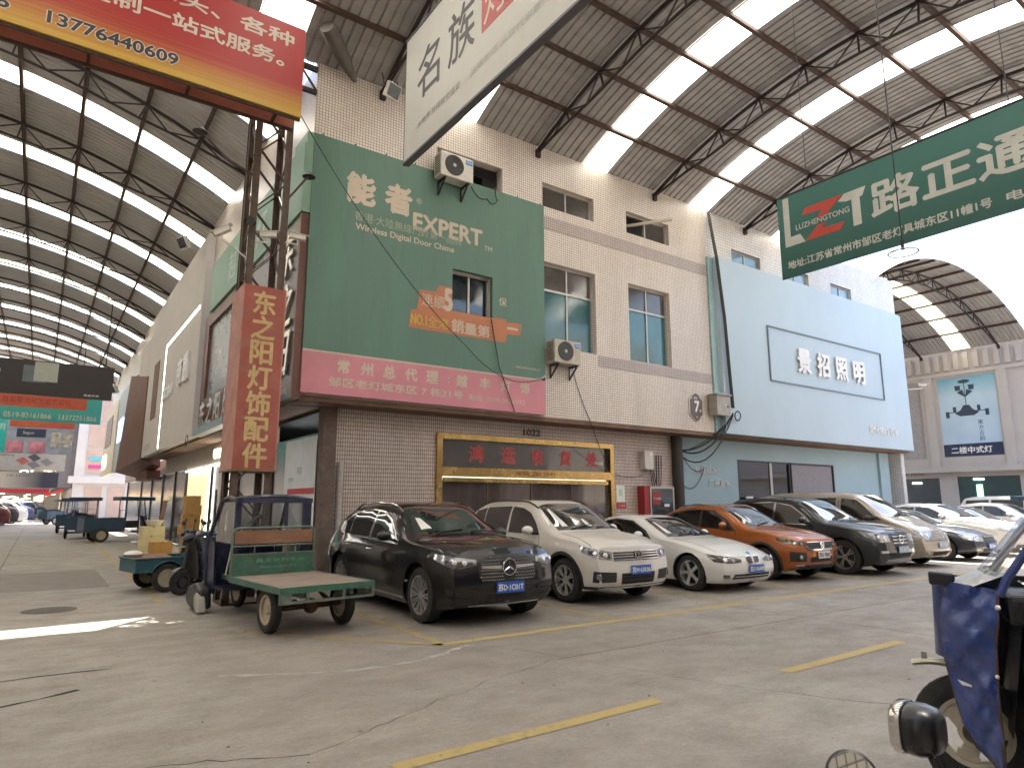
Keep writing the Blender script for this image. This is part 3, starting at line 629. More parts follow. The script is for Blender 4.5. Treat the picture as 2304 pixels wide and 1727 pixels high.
# ================================================================= pale blue clad shop
K = thing("blue_clad_shop", "pale blue clad shop with a big flat sign front, white tiles above", "building", (21, YF, 0), world=True)
bh = [(17.0, 18.5, 8.95, 9.45), (19.8, 21.3, 8.95, 9.45), (22.7, 24.1, 8.95, 9.45)]
MB().wall('y', YF + .02, 15.71, 27.4, 3.6, 10.42, bh, depth=.22).build("upper_wall", M_TILEW, K)
MB().box(27.16, 27.4, YF + .25, 26, 0, 10.3).build("end_wall", M_TILEW, K)
MB().box(15.71, 27.4, YF + .25, 26, 10.1, 10.25).build("flat_roof", M_ROOF, K)
for q in bh: window(q[0], q[1], q[2], q[3], y=YF + .12, parent=K, glass=mat("pale blue glass", (.18, .28, .36), .1, spec=.9))
MB().box(15.95, 27.12, YF - .22, YF - .01, 3.56, 8.9).build("sign_front", M_BLUEW, K)
MB().box(15.72, 15.95, YF - .05, YF + .02, 3.56, 8.9).build("side_return", mat("shade darkened blue return", (.30, .44, .47), .5), K)  # cladding blue made darker, the shade of the return is in the colour
MB().box(27.12, 27.3, YF - .2, YF + .0, 3.56, 8.9).build("edge_return", M_BLUEW, K)
M_BLUEG = mat("blue grey render", (.31, .42, .46), .7, 0, .06, 1, .15, (.2, .28, .3), 1.5)
MB().wall('y', YG, 15.0, 26.2, 0, 3.5, [(17.6, 23.1, .1, 2.92)], depth=.2).build("ground_wall", M_BLUEG, K)
MB().box(26.2, 26.9, YG - .1, YG + .3, 0, 3.5).build("end_pillar", M_BLUEG, K)
yb = YF - .224
M_FRM = mat("grey blue trim", (.14, .19, .24), .5)
for a, b in (((18.25, 5.35), (18.25, 7.1)), ((25.3, 5.35), (25.3, 7.1)), ((18.25, 7.1), (25.3, 7.1)), ((18.25, 5.35), (25.3, 5.35))):
    MB().bar((a[0], yb - .01, a[1]), (b[0], yb - .01, b[1]), .06, .04).build("trim_bar", M_FRM, K)
M_LW = mat("white raised letter", (.66, .66, .66), .5)
for i, c in enumerate("景招照明"): text(c, "letter", K, (19.75 + i * 1.15, YF - .22, 5.78), (1, 0, 0), (0, 0, 1), .78, M_LW, depth=.07, w=.72, fat=.04)
text("现代 简约 轻奢", "lettering", K, (24.0, YF - .22, 4.05), (1, 0, 0), (0, 0, 1), .27, M_LW, depth=.03, w=2.1)
text("专业批发", "lettering", K, (15.55, YG, 2.45), (1, 0, 0), (0, 0, 1), .2, M_LW, depth=.03, w=1.05); text("厂家直销", "lettering", K, (16.15, YG, 2.08), (1, 0, 0), (0, 0, 1), .2, M_LW, depth=.03, w=1.05)
for x0, x1, gm in ((17.62, 20.4, glassmat("shop window glass", (.75, .72, .7), .55)), (20.46, 23.08, mat("frosted grey panel", (.24, .22, .24), .6, 0, .15, 8))):
    MB().box(x0 + .05, x1 - .05, YG + .05, YG + .06, .15, 2.87).build("pane", gm, K)
    f = MB(); f.box(x0, x0+.05, YG, YG+.08, .1, 2.92); f.box(x1-.05, x1, YG, YG+.08, .1, 2.92); f.box(x0+.05, x1-.05, YG, YG+.08, 2.87, 2.92); f.box(x0+.05, x1-.05, YG, YG+.08, .1, .15)
    f.build("window_frame", mat("dark steel frame", (.05, .05, .055), .4, .5), K)
MB().box(19.3, 19.42, YG + .02, YG + .07, .15, 2.87).build("mullion", M_ALU, K)
MB().box(17.65, 23, 15.2, 15.3, 0, 3.4).build("inner_wall", M_GREYW, K)
MB().box(18.0, 18.35, YG + .03, YG + .045, 1.45, 1.8).build("notice", M_WHITE, K)

# ================================================================= beige building at the street end
XW = 42
Z = thing("beige_end_building", "beige stone clad building with fluted frieze and a lamp poster at the street end", "building", (XW, 12, 0), world=True)
M_STN = mat("beige stone cladding", (.43, .39, .365), .8, 0, .05, 1.2, .12, (.3, .27, .25), 1)
MB().wall('x', XW, -25, 26, 3.55, 10.2, [(13.95, 16.87, 4.15, 8.62), (17.8, 21.8, 4.1, 8.6)], depth=.25).build("upper_wall", M_STN, Z)
MB().box(XW - .25, XW, -25, 26, 3.3, 3.6).build("cornice", M_STN, Z); MB().box(XW - .18, XW, -25, 26, 10.2, 10.45).build("cornice", M_STN, Z)
MB().box(XW - .12, XW, -25, 26, 8.75, 8.95).build("string_course", M_STN, Z)
p = MB().box(XW - .10, XW, 0, .26, 9.05, 10.0).build("flute", M_STN, Z, loc=(0, 11.55, 0)); p.location = (0, 12.6, 0)
for k in range(1, 20): inst(p, "flute", Z, (0, 12.6 + k * .5, 0))
for y in (13.4, 17.1, 22.2): MB().box(XW - .1, XW, y, y + .45, 3.6, 8.75).build("pilaster", M_STN, Z)
MB().box(XW + .12, XW + .2, 17.8, 21.8, 4.1, 8.6).build("recess_panel", mat("grey textured panel", (.32, .295, .29), .9, 0, .15, 6), Z)
MB().wall('x', XW + .3, -25, 26, 0, 3.5, [(17.4, 21.8, 0, 3.0), (13.5, 16.5, 0, 3.05)], depth=.2).build("ground_wall", M_STN, Z)
M_DKG = mat("dark reflective glass", (.03, .04, .045), .1, spec=.9)
MB().box(XW + .4, XW + .42, 13.5, 16.5, 0, 3.05).build("shop_glass", mat("green dark glass", (.02, .05, .05), .08, spec=.9), Z); MB().box(XW + .4, XW + .42, 17.4, 21.8, 0, 3.0).build("shop_glass", M_DKG, Z)
MB().box(XW + .36, XW + .39, 15.3, 15.6, .5, 2.6).build("green_light", mat("green lit strip", (.2, .6, .3), .5, emit=(.3, 1, .4), estr=.6), Z)
for y, z in ((15.2, 2.85), (18.4, 2.7), (19.4, 2.75), (20.3, 2.72)): MB().box(XW + .35, XW + .39, y, y + .5, z, z + .08).build("lit_tube", MATS["lit tube"], Z)
text("东方古韵 灯饰 照明", "lettering", Z, (XW + .3, 21.4, 3.15), (0, -1, 0), (0, 0, 1), .22, mat("dull red letters", (.2, .04, .04), .5), w=3.2)
MB().box(XW + .02, XW + 20, -25, 26, 10.0, 10.1).build("flat_roof", M_ROOF, Z)
PZ = thing("lamp_poster", "pale blue wall poster showing a dark chandelier on the beige building", "poster", (XW, 14, 4), world=True)
def postm():
    m = bpy.data.materials.new("poster sky print"); m.use_nodes = True; N = m.node_tree.nodes; L = m.node_tree.links; b = N["Principled BSDF"]
    tc = N.new("ShaderNodeTexCoord"); s_ = N.new("ShaderNodeSeparateXYZ"); L.new(tc.outputs["Generated"], s_.inputs[0])
    r = N.new("ShaderNodeValToRGB"); e = r.color_ramp.elements; e[0].position = 0; e[0].color = (.38, .52, .66, 1); e[1].position = 1; e[1].color = (.12, .36, .48, 1)
    k = e.new(.7); k.color = (.42, .56, .66, 1); L.new(s_.outputs[2], r.inputs[0])
    n = N.new("ShaderNodeTexNoise"); n.inputs["Scale"].default_value = 3; n.inputs["Detail"].default_value = 5; L.new(tc.outputs["Generated"], n.inputs["Vector"])
    x = N.new("ShaderNodeMix"); x.data_type = 'RGBA'; x.inputs[0].default_value = .15; L.new(r.outputs[0], x.inputs[6]); L.new(n.outputs[0], x.inputs[7]); L.new(x.outputs[2], b.inputs["Base Color"]); b.inputs["Roughness"].default_value = .4
    return m
MB().box(XW + .05, XW + .1, 13.95, 16.87, 4.85, 8.62).build("print", postm(), PZ)
MB().box(XW + .05, XW + .1, 13.95, 16.87, 4.15, 4.85).build("navy_band", mat("navy print", (.02, .03, .07), .4), PZ)
text("二楼中式灯", "lettering", PZ, (XW + .05, 16.5, 4.32), (0, -1, 0), (0, 0, 1), .36, M_WHITE, w=2.0, fat=.03)
mb = MB(); yc, xq = 15.5, XW + .045
mb.prism(circ(0, 0, .3, 20), (xq, yc, 8.35), (0, -1, 0), (0, 0, .35), (.004, 0, 0)); mb.box(xq, xq+.004, yc-.02, yc+.02, 7.0, 8.3)
for s in (-1, 1):
    mb.prism([(-.12, 0), (.12, 0), (.15, .28), (-.15, .28)], (xq, yc + s*.34, 7.85), (0, -1, 0), (0, 0, 1), (.004, 0, 0)); mb.prism([(0, .0), (.4*s, .3), (.1*s, .45)], (xq, yc, 7.45), (0, -1, 0), (0, 0, 1), (.004, 0, 0))
    mb.box(xq, xq+.004, min(yc, yc+s*1.0), max(yc, yc+s*1.0), 6.62, 6.66); mb.box(xq, xq+.004, yc+s*.98-.09, yc+s*.98+.09, 6.35, 6.7); mb.box(xq, xq+.004, yc+s*.6-.08, yc+s*.6+.08, 6.62, 6.95)
mb.prism([(-.6, .12), (-.35, -.05), (.35, -.05), (.6, .12), (.3, .3), (.15, .55), (-.15, .55), (-.3, .3)], (xq - .002, yc, 6.45), (0, -1, 0), (0, 0, 1), (.002, 0, 0))
mb.build("chandelier_print", mat("ink print", (.03, .05, .08), .5), PZ)
text("東方古韵", "lettering", PZ, (XW + .05, 14.9, 6.0), (0, -1, 0), (0, 0, 1), .26, MATS["ink print"], vertical=True, step=.3)

# ================================================================= shops closing the near side of the street and the lane
Q = thing("lane_left_building", "long plain shop building closing the left side of the lane", "building", (-12.2, 40, 0), world=True)
MB().box(-12.6, -12.2, .2, 125, 0, 10.3).build("wall", M_TILE, Q)
Q2 = thing("opposite_shop_row", "tiled shop row on the near side of the street behind the viewer", "building", (10, -.6, 0), world=True)
M_OPP = mat("grey shopfront glass", (.05, .055, .06), .1, spec=.8)
MB().wall('y', -1.2, -12.2, 28, 0, 10.3, [(x, x + 3.4, .3, 3.0) for x in (-10, -5, 0, 5, 10, 15, 20)], depth=.3).build("wall", M_TILE, Q2)
for x in (-10, -5, 0, 5, 10, 15, 20): MB().box(x, x + 3.4, -1.35, -1.33, .3, 3.0).build("shop_glass", M_OPP, Q2)
MB().box(-1, 4.5, -1.15, -1.05, 4.2, 6.4).build("red_sign", mat("red sign board", (.35, .05, .04), .5), Q2)
MB().box(6, 13, -1.15, -1.05, 4.2, 6.6).build("blue_sign", mat("blue sign board", (.08, .17, .35), .5), Q2)
# ================================================================= hanging boards, lattice post and its box sign
M_PRED = None
def grad_mat(name, c0, c1, p0, p1, ax=2, streak=0.0):
    m = bpy.data.materials.new(name); m.use_nodes = True; N = m.node_tree.nodes; L = m.node_tree.links; b = N["Principled BSDF"]
    tc = N.new("ShaderNodeTexCoord"); s_ = N.new("ShaderNodeSeparateXYZ"); L.new(tc.outputs["Generated"], s_.inputs[0])
    n = N.new("ShaderNodeTexNoise"); n.inputs["Scale"].default_value = 2.5; n.inputs["Detail"].default_value = 3
    mp = N.new("ShaderNodeMapping"); mp.inputs["Scale"].default_value = (1.2, 1, 14); L.new(tc.outputs["Generated"], mp.inputs[0]); L.new(mp.outputs[0], n.inputs["Vector"])
    a = N.new("ShaderNodeMath"); a.operation = 'MULTIPLY_ADD'; a.inputs[1].default_value = streak; L.new(n.outputs[0], a.inputs[0]); L.new(s_.outputs[ax], a.inputs[2])
    r = N.new("ShaderNodeValToRGB"); e = r.color_ramp.elements; e[0].position = p0; e[0].color = (*c0, 1); e[1].position = p1; e[1].color = (*c1, 1); L.new(a.outputs[0], r.inputs[0])
    L.new(r.outputs[0], b.inputs["Base Color"]); b.inputs["Roughness"].default_value = .45
    return m
RB = thing("red_yellow_banner", "hanging red and yellow two faced banner with phone number 13776440609 on the lattice post", "hanging banner", (0, 10.6, 8.3), world=True)
y0 = 10.3
MB().box(-8.5, 2.93, y0, y0 + .04, 7.92, 9.55).build("front_sheet", grad_mat("red yellow print", (.52, .33, .05), (.36, .028, .025), .18, .52, streak=.35), RB)
MB().box(-8.5, 2.93, y0 + .46, y0 + .5, 7.92, 9.55).build("rear_sheet", mat("rust red print", (.55, .22, .16), .5), RB)
for k in range(9): MB().box(-8 + k * 1.32, -7.96 + k * 1.32, y0 + .04, y0 + .46, 7.94, 8.0).build("cross_bar", M_STEEL, RB)
for yy in (y0 + .06, y0 + .44): MB().box(-8.5, 2.93, yy - .02, yy + .02, 7.88, 7.93).build("frame_bar", M_STEEL, RB)
def rt(s, xr, z, h, w, m=M_CRM, **k): return text(s, "lettering", RB, (xr, y0, z), (1, 0, 0), (0, 0, 1), h, m, w=w, align='R', **k)
M_PW = mat("off white print", (.62, .55, .48), .6); M_PB = mat("black print", (.03, .03, .04), .5)
rt("沙发、公关、床头、各种", 2.74, 9.13, .26, 4.9, M_PW, fat=.03)
rt("全程私人定制一站式服务。", 2.6, 8.72, .26, 4.4, M_PW, fat=.03)
for s_, xr, w_ in (("13776440609", 1.05, 1.62), ("13861098296", -1.0, 1.62)):
    rt(s_, xr, 8.1, .18, w_, M_PW, fat=.12); rt(s_, xr, 8.1, .18, w_, M_PB, fat=.045, lift=.006)
# the hung white board
WB = thing("white_hanging_board", "tilted looking white hanging board with black characters under the street roof", "hanging board", (4.8, 8, 7.7), world=True)
xw = 4.8
MB().box(xw, xw + .10, 4.4, 10.25, 7.67, 10.1).build("sheet", mat("off white board", (.50, .50, .47), .5, 0, .05), WB)
for a, b in (((4.4, 7.65), (10.27, 7.65)), ((10.27, 7.65), (10.27, 10.1)), ((4.4, 10.12), (10.27, 10.12))): MB().bar((xw + .05, a[0], a[1]), (xw + .05, b[0], b[1]), .13, .04).build("frame_bar", mat("grey steel frame", (.14, .14, .15), .5, .4), WB)
for yy in (9.2, 6.5): MB().cyl((xw + .05, yy, 10.13), (xw + .05, yy, 11.35), .02, 6).build("hanger", M_STEEL, WB)
M_INK = mat("dark grey print", (.05, .045, .055), .5)
text("名", "letter", WB, (xw, 9.76, 8.6), (0, -1, 0), (0, 0, 1), .92, M_INK, w=.80, fat=.012); text("族", "letter", WB, (xw, 8.66, 8.6), (0, -1, 0), (0, 0, 1), .94, M_INK, w=.82, fat=.012)
MB().box(xw - .004, xw, 6.72, 7.63, 8.62, 9.6).build("red_seal", mat("red seal print", (.42, .07, .06), .5), WB)
text("灯", "letter", WB, (xw - .004, 7.57, 8.7), (0, -1, 0), (0, 0, 1), .75, M_PW, w=.74, shear=.1); text("饰照明", "lettering", WB, (xw, 6.5, 8.6), (0, -1, 0), (0, 0, 1), .86, M_INK, w=1.9)
text("·大境界 开阔视觉盛宴", "lettering", WB, (xw, 9.76, 8.07), (0, -1, 0), (0, 0, 1), .13, mat("grey print", (.2, .19, .2), .5), w=1.5)
text("品味生活 从现代家居灯具开始", "lettering", WB, (xw, 7.95, 8.07), (0, -1, 0), (0, 0, 1), .13, mat("pale grey print", (.36, .36, .35), .5), w=2.6)
# green hanging banner
GB2 = thing("green_hanging_banner", "hanging dark green banner with white characters and red zigzag letter over the street", "hanging banner", (9.4, 3, 5.2), world=True)
xg = 9.4; k_ = xg / 9.5
def gz(z): return 1.6 + (z - 1.6) * k_
MB().box(xg, xg + .03, .4, 5.83, gz(5.15), gz(6.52)).build("sheet", grad_mat("green banner print", (.02, .095, .075), (.05, .17, .14), .0, .9, streak=.1), GB2)
MB().cyl((xg + .015, .4, gz(6.54)), (xg + .015, 5.83, gz(6.54)), .02, 6).build("top_rod", M_STEELD, GB2)
for yy in (1.2, 2.6, 4.0, 5.3): MB().cyl((xg + .015, yy, gz(6.54)), (xg + .015, yy, 11.0 if yy > 2 else 10.4), .006, 5).build("hanging_wire", M_RUB, GB2)
M_GW = mat("banner white print", (.55, .56, .50), .5); M_GR = mat("banner red print", (.50, .06, .04), .5)
def P2(pts, m, d=.004, nm="letter"): return MB().prism(pts, (xg, 5.83, 0), (0, -1, 0), (0, 0, 1), (-d, 0, 0)).build(nm, m, GB2)
zb = 5.62
P2([(.10, zb), (.10, zb + .82), (.20, zb + .82), (.20, zb + .15), (.36, zb + .15), (.44, zb)], M_GW)
P2([(1.00, zb + .44), (1.10, zb + .53), (1.42, zb + .53), (1.36, zb + .40), (1.32, zb + .40), (1.32, zb - .02), (1.20, zb - .02), (1.20, zb + .40), (1.12, zb + .40)], M_GW)
P2([(.41, zb + .44), (.47, zb + .54), (1.08, zb + .54), (.78, zb + .30), (.62, zb + .30), (.76, zb + .42)], M_GR, .003, "red_mark")
P2([(.44, zb), (.66, zb + .20), (.80, zb + .20), (.72, zb + .12), (1.08, zb + .10), (1.00, zb)], M_GR, .003, "red_mark")
text("LUZHENGTONG", "lettering", GB2, (xg, 5.53, zb + .225), (0, -1, 0), (0, 0, 1), .085, M_GW, w=.86, fat=.03, lift=.008)
text("路正通照明", "lettering", GB2, (xg, 4.35, zb - .01), (0, -1, 0), (0, 0, 1), .53, M_GW, w=3.3, fat=.03)
text("地址:江苏省常州市邹区老灯具城东区11幢1号", "lettering", GB2, (xg, 5.71, 5.25), (0, -1, 0), (0, 0, 1), .13, M_GW, w=2.8, fat=.03)
text("电话:0519-83631", "lettering", GB2, (xg, 2.75, 5.25), (0, -1, 0), (0, 0, 1), .12, M_GW, w=1.4, fat=.03)

# pendant lamp on a wire
PL = thing("ring_pendant_lamp", "small round ring lamp on a long cable hanging in front of the green banner", "lamp", (8.6, 3.66, 4.7), world=True)
MB().cyl((8.6, 3.66, 4.83), (8.6, 3.66, 11.35), .008, 5).build("cable", M_RUB, PL); MB().cyl((8.6, 3.66, 4.74), (8.6, 3.66, 4.86), .02, 8).build("holder", M_BLACK, PL)
MB().lathe([(.17, -.008), (.18, 0), (.17, .008), (.155, 0), (.17, -.008)], (8.6, 3.66, 4.7), (0, 0, 1), 28).build("ring", M_ALU, PL, smooth=True)
for s_ in (-1, 1): MB().cyl((8.6, 3.66, 4.76), (8.6 + s_*.12, 3.66 - s_*.1, 4.7), .004, 4).build("wire", M_RUB, PL)

# lattice post
LP = thing("lattice_post", "rusty four legged steel lattice post standing before the tiled corner", "post", (2.83, 11.85, 0), world=True)
M_POST = mat("dusty rusted angle steel", (.095, .068, .052), .7, .2, .3, 5, .5, (.2, .11, .07), 7)
cx, cyy, hw = 2.84, 11.85, .27
for sx in (-1, 1):
    for sy in (-1, 1):
        x, y = cx + sx*hw, cyy + sy*hw
        m_ = MB(); m_.box(x - .06, x + .06, y - .006 + sy*.039, y + .006 + sy*.039, 0, 10.2); m_.box(x - .006 + sx*.039, x + .006 + sx*.039, y - .055, y + .033, 0, 10.2); m_.build("leg", M_POST, LP)
n = 17; hh = .6
for k in range(n):
    z0, z1 = .1 + k*hh, .1 + (k+1)*hh
    for sy in (-1, 1):
        a, b = (cx - hw, cx + hw) if k % 2 else (cx + hw, cx - hw)
        MB().bar((a, cyy + sy*hw, z0), (b, cyy + sy*hw, z1), .075, .016).build("brace", M_POST, LP)
    for sx in (-1, 1):
        a, b = (cyy - hw, cyy + hw) if k % 2 else (cyy + hw, cyy - hw)
        MB().bar((cx + sx*hw, a, z0), (cx + sx*hw, b, z1), .016, .075).build("brace", M_POST, LP)
MB().box(cx - .33, cx + .33, cyy - .33, cyy + .33, 0, .03).build("base_plate", M_POST, LP)
# valley girder that the post carries
VG = thing("valley_girder", "steel lattice girder carried by the post where the two roofs meet", "girder", (-4, 12.2, 10), world=True)
MB().box(-12.2, 3.74, 12.12, 12.2, 10.16, 10.26).build("top_chord", M_STEELD, VG); MB().box(-12.2, 3.74, 12.12, 12.2, 9.66, 9.74).build("bottom_chord", M_STEELD, VG)
for k in range(24):
    a = -12.1 + k * .66; MB().bar((a, 12.16, 9.74), (a + .33, 12.16, 10.16), .035).build("web_bar", M_STEELD, VG); MB().bar((a + .33, 12.16, 10.16), (a + .66, 12.16, 9.74), .035).build("web_bar", M_STEELD, VG)
# fat grey duct lying on the parapet corner
DU = thing("duct_roll", "dusty grey duct slung under the roof above the building corner", "duct", (3.4, 12, 10.3), world=True)
MB().tube([(3.62, 11.35, 10.62), (3.9, 11.6, 10.52), (4.2, 11.85, 10.38), (4.5, 12.05, 10.2)], [.15, .17, .13, .05], 10).build("tube", mat("dusty duct cloth", (.13, .115, .10), .8, 0, .2, 5), DU, smooth=True)
# box sign
BS = thing("red_box_sign", "faded red vertical box sign with yellow characters strapped to the lattice post", "sign", (2.82, 11.5, 2.1), world=True)
M_BSR = mat("faded red sign", (.30, .075, .05), .6, 0, .18, 1.6, .5, (.30, .17, .13), 3.5); M_BSL = mat("peeling pink sign side", (.40, .20, .16), .7, 0, .25, 4, .6, (.28, .09, .07), 5)
MB().box(2.50, 3.18, 11.44, 11.46, 2.14, 5.27).build("front_face", M_BSR, BS); MB().box(2.48, 2.5, 11.44, 12.25, 2.14, 5.27).build("side_face", M_BSL, BS)
MB().box(3.18, 3.20, 11.44, 12.25, 2.14, 5.27).build("side_face", M_BSL, BS); MB().box(2.5, 3.18, 12.23, 12.25, 2.14, 5.27).build("back_face", M_BSL, BS)
MB().box(2.47, 3.21, 11.43, 12.26, 2.11, 2.14).build("bottom_rim", mat("brassy rim", (.2, .14, .07), .5, .3), BS)
text("东之阳灯饰配件", "lettering", BS, (2.84, 11.44, 4.98), (1, 0, 0), (0, 0, 1), .40, mat("faded yellow print", (.50, .36, .16), .6, 0, .15, 6), vertical=True, step=.435, fat=.03, xs=.95)
# cameras and lamps on the post
M_CAM = mat("cream camera housing", (.55, .52, .46), .4)
def cctv(loc, d, label, pole=None):
    t = thing("security_camera", label, "security camera", loc, group="security cameras on brackets"); d = Vector(d).normalized()
    MB().bar(-d*.14, d*.14, .1, .09).build("housing", M_CAM, t, bevel=.01); MB().bar(-d*.16 + Vector((0, 0, .055)), d*.2 + Vector((0, 0, .055)), .12, .012).build("sun_shield", M_CAM, t)
    MB().cyl(d*.14, d*.155, .035, 12).build("lens", M_BLACK, t)
    if pole is not None: MB().tube([(0, 0, -.05), (0, 0, -.14), tuple(Vector(pole) - Vector(loc))], .016, 6).build("arm", M_CAM, t)
    return t
cctv((2.05, 11.3, 6.05), (-.5, .3, -.3), "white camera on a long arm left of the lattice post", (2.57, 11.6, 5.75))
cctv((2.82, 11.45, 6.22), (-.8, .2, -.1), "white camera low inside the lattice post", (2.6, 11.58, 6.1)); cctv((3.32, 11.4, 6.28), (.9, -.3, -.12), "white camera pointing right from the lattice post", (3.1, 11.58, 6.2))
cctv((27.9, 11.7, 6.15), (.5, -.8, -.15), "white camera beside the blue sign front end", (27.3, 12.1, 5.95))
def spotarm(loc, pts, label):
    t = thing("arm_spotlight", label, "spotlight", loc, group="spotlights on long arms"); MB().tube(pts, .02, 6).build("arm", M_POST, t)
    e = Vector(pts[-1]); MB().cyl(e + Vector((0, 0, .05)), e - Vector((0, 0, .03)), .05, 12, .12).build("lamp_head", M_BLACK, t)
spotarm((3.1, 11.58, 7.0), [(0, 0, -.05), (.35, -.2, .5)], "black disc spotlight on a stub arm right of the lattice post")
spotarm((2.57, 11.58, 7.3), [(0, 0, 0), (-.55, -.2, .1), (-1.0, -.35, .38)], "black spotlight on a bent arm left of the lattice post")
MB_ = thing("post_speaker", "small black horn speaker clamped to the lattice post", "speaker", (2.6, 11.5, 6.4)); MB().cyl((0, 0, 0), (-.1, -.12, -.03), .03, 10, .08).build("horn", M_BLACK, MB_)
# floodlights
def flood(loc, yaw, label, s=1.0):
    t = thing("floodlight", label, "floodlight", loc, yaw, group="floodlights under the roofs")
    MB().obox((0, 0, 0), (.34*s, .1*s, .3*s), Matrix.Rotation(.5, 3, 'X')).build("housing", M_CAM, t, bevel=.01); MB().obox((0, -.055*s, -.02), (.28*s, .01, .24*s), Matrix.Rotation(.5, 3, 'X')).build("glass", M_DKG, t)
    MB().bar((-.2*s, 0, 0), (-.2*s, .1, .35*s), .02).build("bracket", M_BLACK, t); MB().bar((.2*s, 0, 0), (.2*s, .1, .35*s), .02).build("bracket", M_BLACK, t)
flood((5.0, 11.3, 9.75), .3, "pale floodlight in front of the tiled parapet near the white board", 1.0); flood((2.9, 22.0, 9.6), -1.2, "dark floodlight at the top of the led edged fascia", 1.3)
flood((2.7, 41, 7.6), -1.2, "floodlight far down the lane by the blue letter fascia", 1.6)

# air conditioners
def ac(loc, label, dark=False):
    t = thing("air_conditioner", label, "air conditioner", loc, group="air conditioner outdoor units on brackets")
    w, d, h = .82, .32, .56
    MB().box(0, w, -d, 0, 0, h).build("casing", M_CAM if not dark else mat("aged beige casing", (.42, .38, .31), .5, 0, .15, 5), t, bevel=.02)
    MB().lathe([(0, -.002), (.235, -.002), (.235, .01), (.0, .01)], (.33, -d - .004, h*.52), (0, -1, 0), 28).build("fan_opening", MATS["dark frame"], t)
    gr = MB()
    for r in (.06, .1, .14, .18, .22): gr.lathe([(r - .004, 0), (r, .006), (r + .004, 0)], (.33, -d - .012, h*.52), (0, -1, 0), 24)
    for k in range(8): a = pi*k/8; gr.bar((.33 - .235*cos(a), -d - .014, h*.52 - .235*sin(a)), (.33 + .235*cos(a), -d - .014, h*.52 + .235*sin(a)), .006)
    gr.build("fan_grille", mat("dark grille wire", (.06, .055, .05), .5), t); MB().lathe([(0, .012), (.04, .012), (.045, 0)], (.33, -d - .012, h*.52), (0, -1, 0), 14).build("fan_hub", M_ALU, t)
    MB().box(.62, .79, -d - .006, -d, h*.72, h*.9).build("blue_badge", mat("blue badge", (.05, .22, .5), .4), t); text("Midea", "lettering", t, (.65, -d - .006, h*.78), (1, 0, 0), (0, 0, 1), .045, M_WHITE)
    sl_ = MB()
    for k in range(9): sl_.box(-.006, 0, -d + .05, -.05, .07 + k*.05, .09 + k*.05)
    sl_.build("side_louvre", M_BLACK, t, kind="stuff")
    for x in (.12, .7):
        b_ = MB(); b_.bar((x, .0, -.03), (x, -d, -.03), .04); b_.bar((x, 0, -.32), (x, -d + .04, -.05), .03); b_.bar((x, .0, -.34), (x, 0, 0), .03); b_.build("bracket", M_BLACK, t)
    return t
ac((6.38, YB - .02, 8.58), "newer white air conditioner unit above the green billboard top edge"); ac((9.55, YF - .04, 4.85), "aged beige air conditioner unit under the tall left window", True)
def cable(pts, r, label, m=M_RUB, sag=0, n=10, name="cable"):
    out = []
    for i in range(len(pts) - 1):
        a = Vector(pts[i]); b = Vector(pts[i+1])
        for k in range(n): t = k/n; p = a.lerp(b, t); p.z -= sag * 4 * t * (1 - t); out.append(p)
    out.append(Vector(pts[-1])); o = MB().tube(out, r, 5).build(name, m); tag(o, label, "cable"); return o
cable([(3.2, 11.6, 8.9), (7.2, YB - .15, 4.9), (9.3, YB - .08, 4.45)], .009, "thin sagging wire drooping across the green billboard", sag=.35)
cable([(7.9, YB - .03, 5.65), (8.1, YB - .05, 4.6), (8.55, YB - .03, 3.6)], .012, "dark cable running down from the billboard window to the pink strip")
cable([(10.35, YF - .03, 4.85), (10.9, YF - .03, 3.6), (12.2, YG - .05, 2.4), (13.4, YG - .05, 2.35)], .009, "thin cable from the beige air conditioner down to the meter box", sag=.1)
cable([(7.3, YF - .2, 8.65), (7.7, YF - .25, 8.45), (8.0, YF - .25, 8.5), (7.95, YF - .2, 8.8)], .014, "tangled hose loops beside the upper air conditioner", sag=.12)
for dx, lb_ in ((0, "leftmost thick"), (.05, "middle thick"), (.09, "rightmost thick")): cable([(15.78 + dx, YF - .1, 10.3), (15.82 + dx, YF - .28, 8.8), (16.0 + dx, YF - .3, 7), (16.15 + dx, YF - .3, 4.3)], .022, lb_ + " black cable dropping past the blue sign front edge", sag=.03)
for q, (sg, r, lb_) in enumerate(((.55, .022, "middle heavy"), (.35, .02, "upper"), (.75, .02, "lowest"), (.2, .014, "thin top"))): cable([(14.7, YG - .1, 3.15 - q*.05), (16.15, YF - .32, 4.15 - q*.03)], r, lb_ + " black cable swag looping from drain pillar to blue sign", sag=sg)
cable([(14.85, YG - .1, 3.1), (15.9, YG - .1, 2.6), (15.0, YG - .06, 2.1), (14.95, YG - .05, 1.5)], .012, "thin wire loop hanging on the blue wall by the dark pillar", sag=.3)
MBl = tag(MB().lathe([(.13, -.02), (.155, 0), (.13, .02), (.11, 0), (.13, -.02)], (16.35, YF - .33, 4.08), (0, 1, .1), 20).build("cable_coil", M_RUB, smooth=True), "coiled black cable ring below the grey junction box", "cable")
DP = thing("dark_pillar", "dark stained round drain pillar between tiles and blue wall", "pillar", (14.72, YG, 0), world=True)
MB().cyl((14.75, YG - .1, 0), (14.75, YG - .1, 3.48), .16, 14).build("shaft", mat("dark stained metal", (.035, .028, .025), .6), DP)
JB = thing("junction_box", "rusty grey junction box at the corner beside the number plaque", "electric box", (15.5, YF, 3.9), world=True)
MB().box(15.42, 16.0, YF - .35, YF - .06, 4.05, 4.62).build("body", mat("grey metal box", (.32, .30, .26), .5, .3, .2, 5, .4, (.2, .12, .07), 6), JB); MB().box(15.38, 16.04, YF - .40, YF - .04, 4.62, 4.66).build("lid", MATS["grey metal box"], JB)
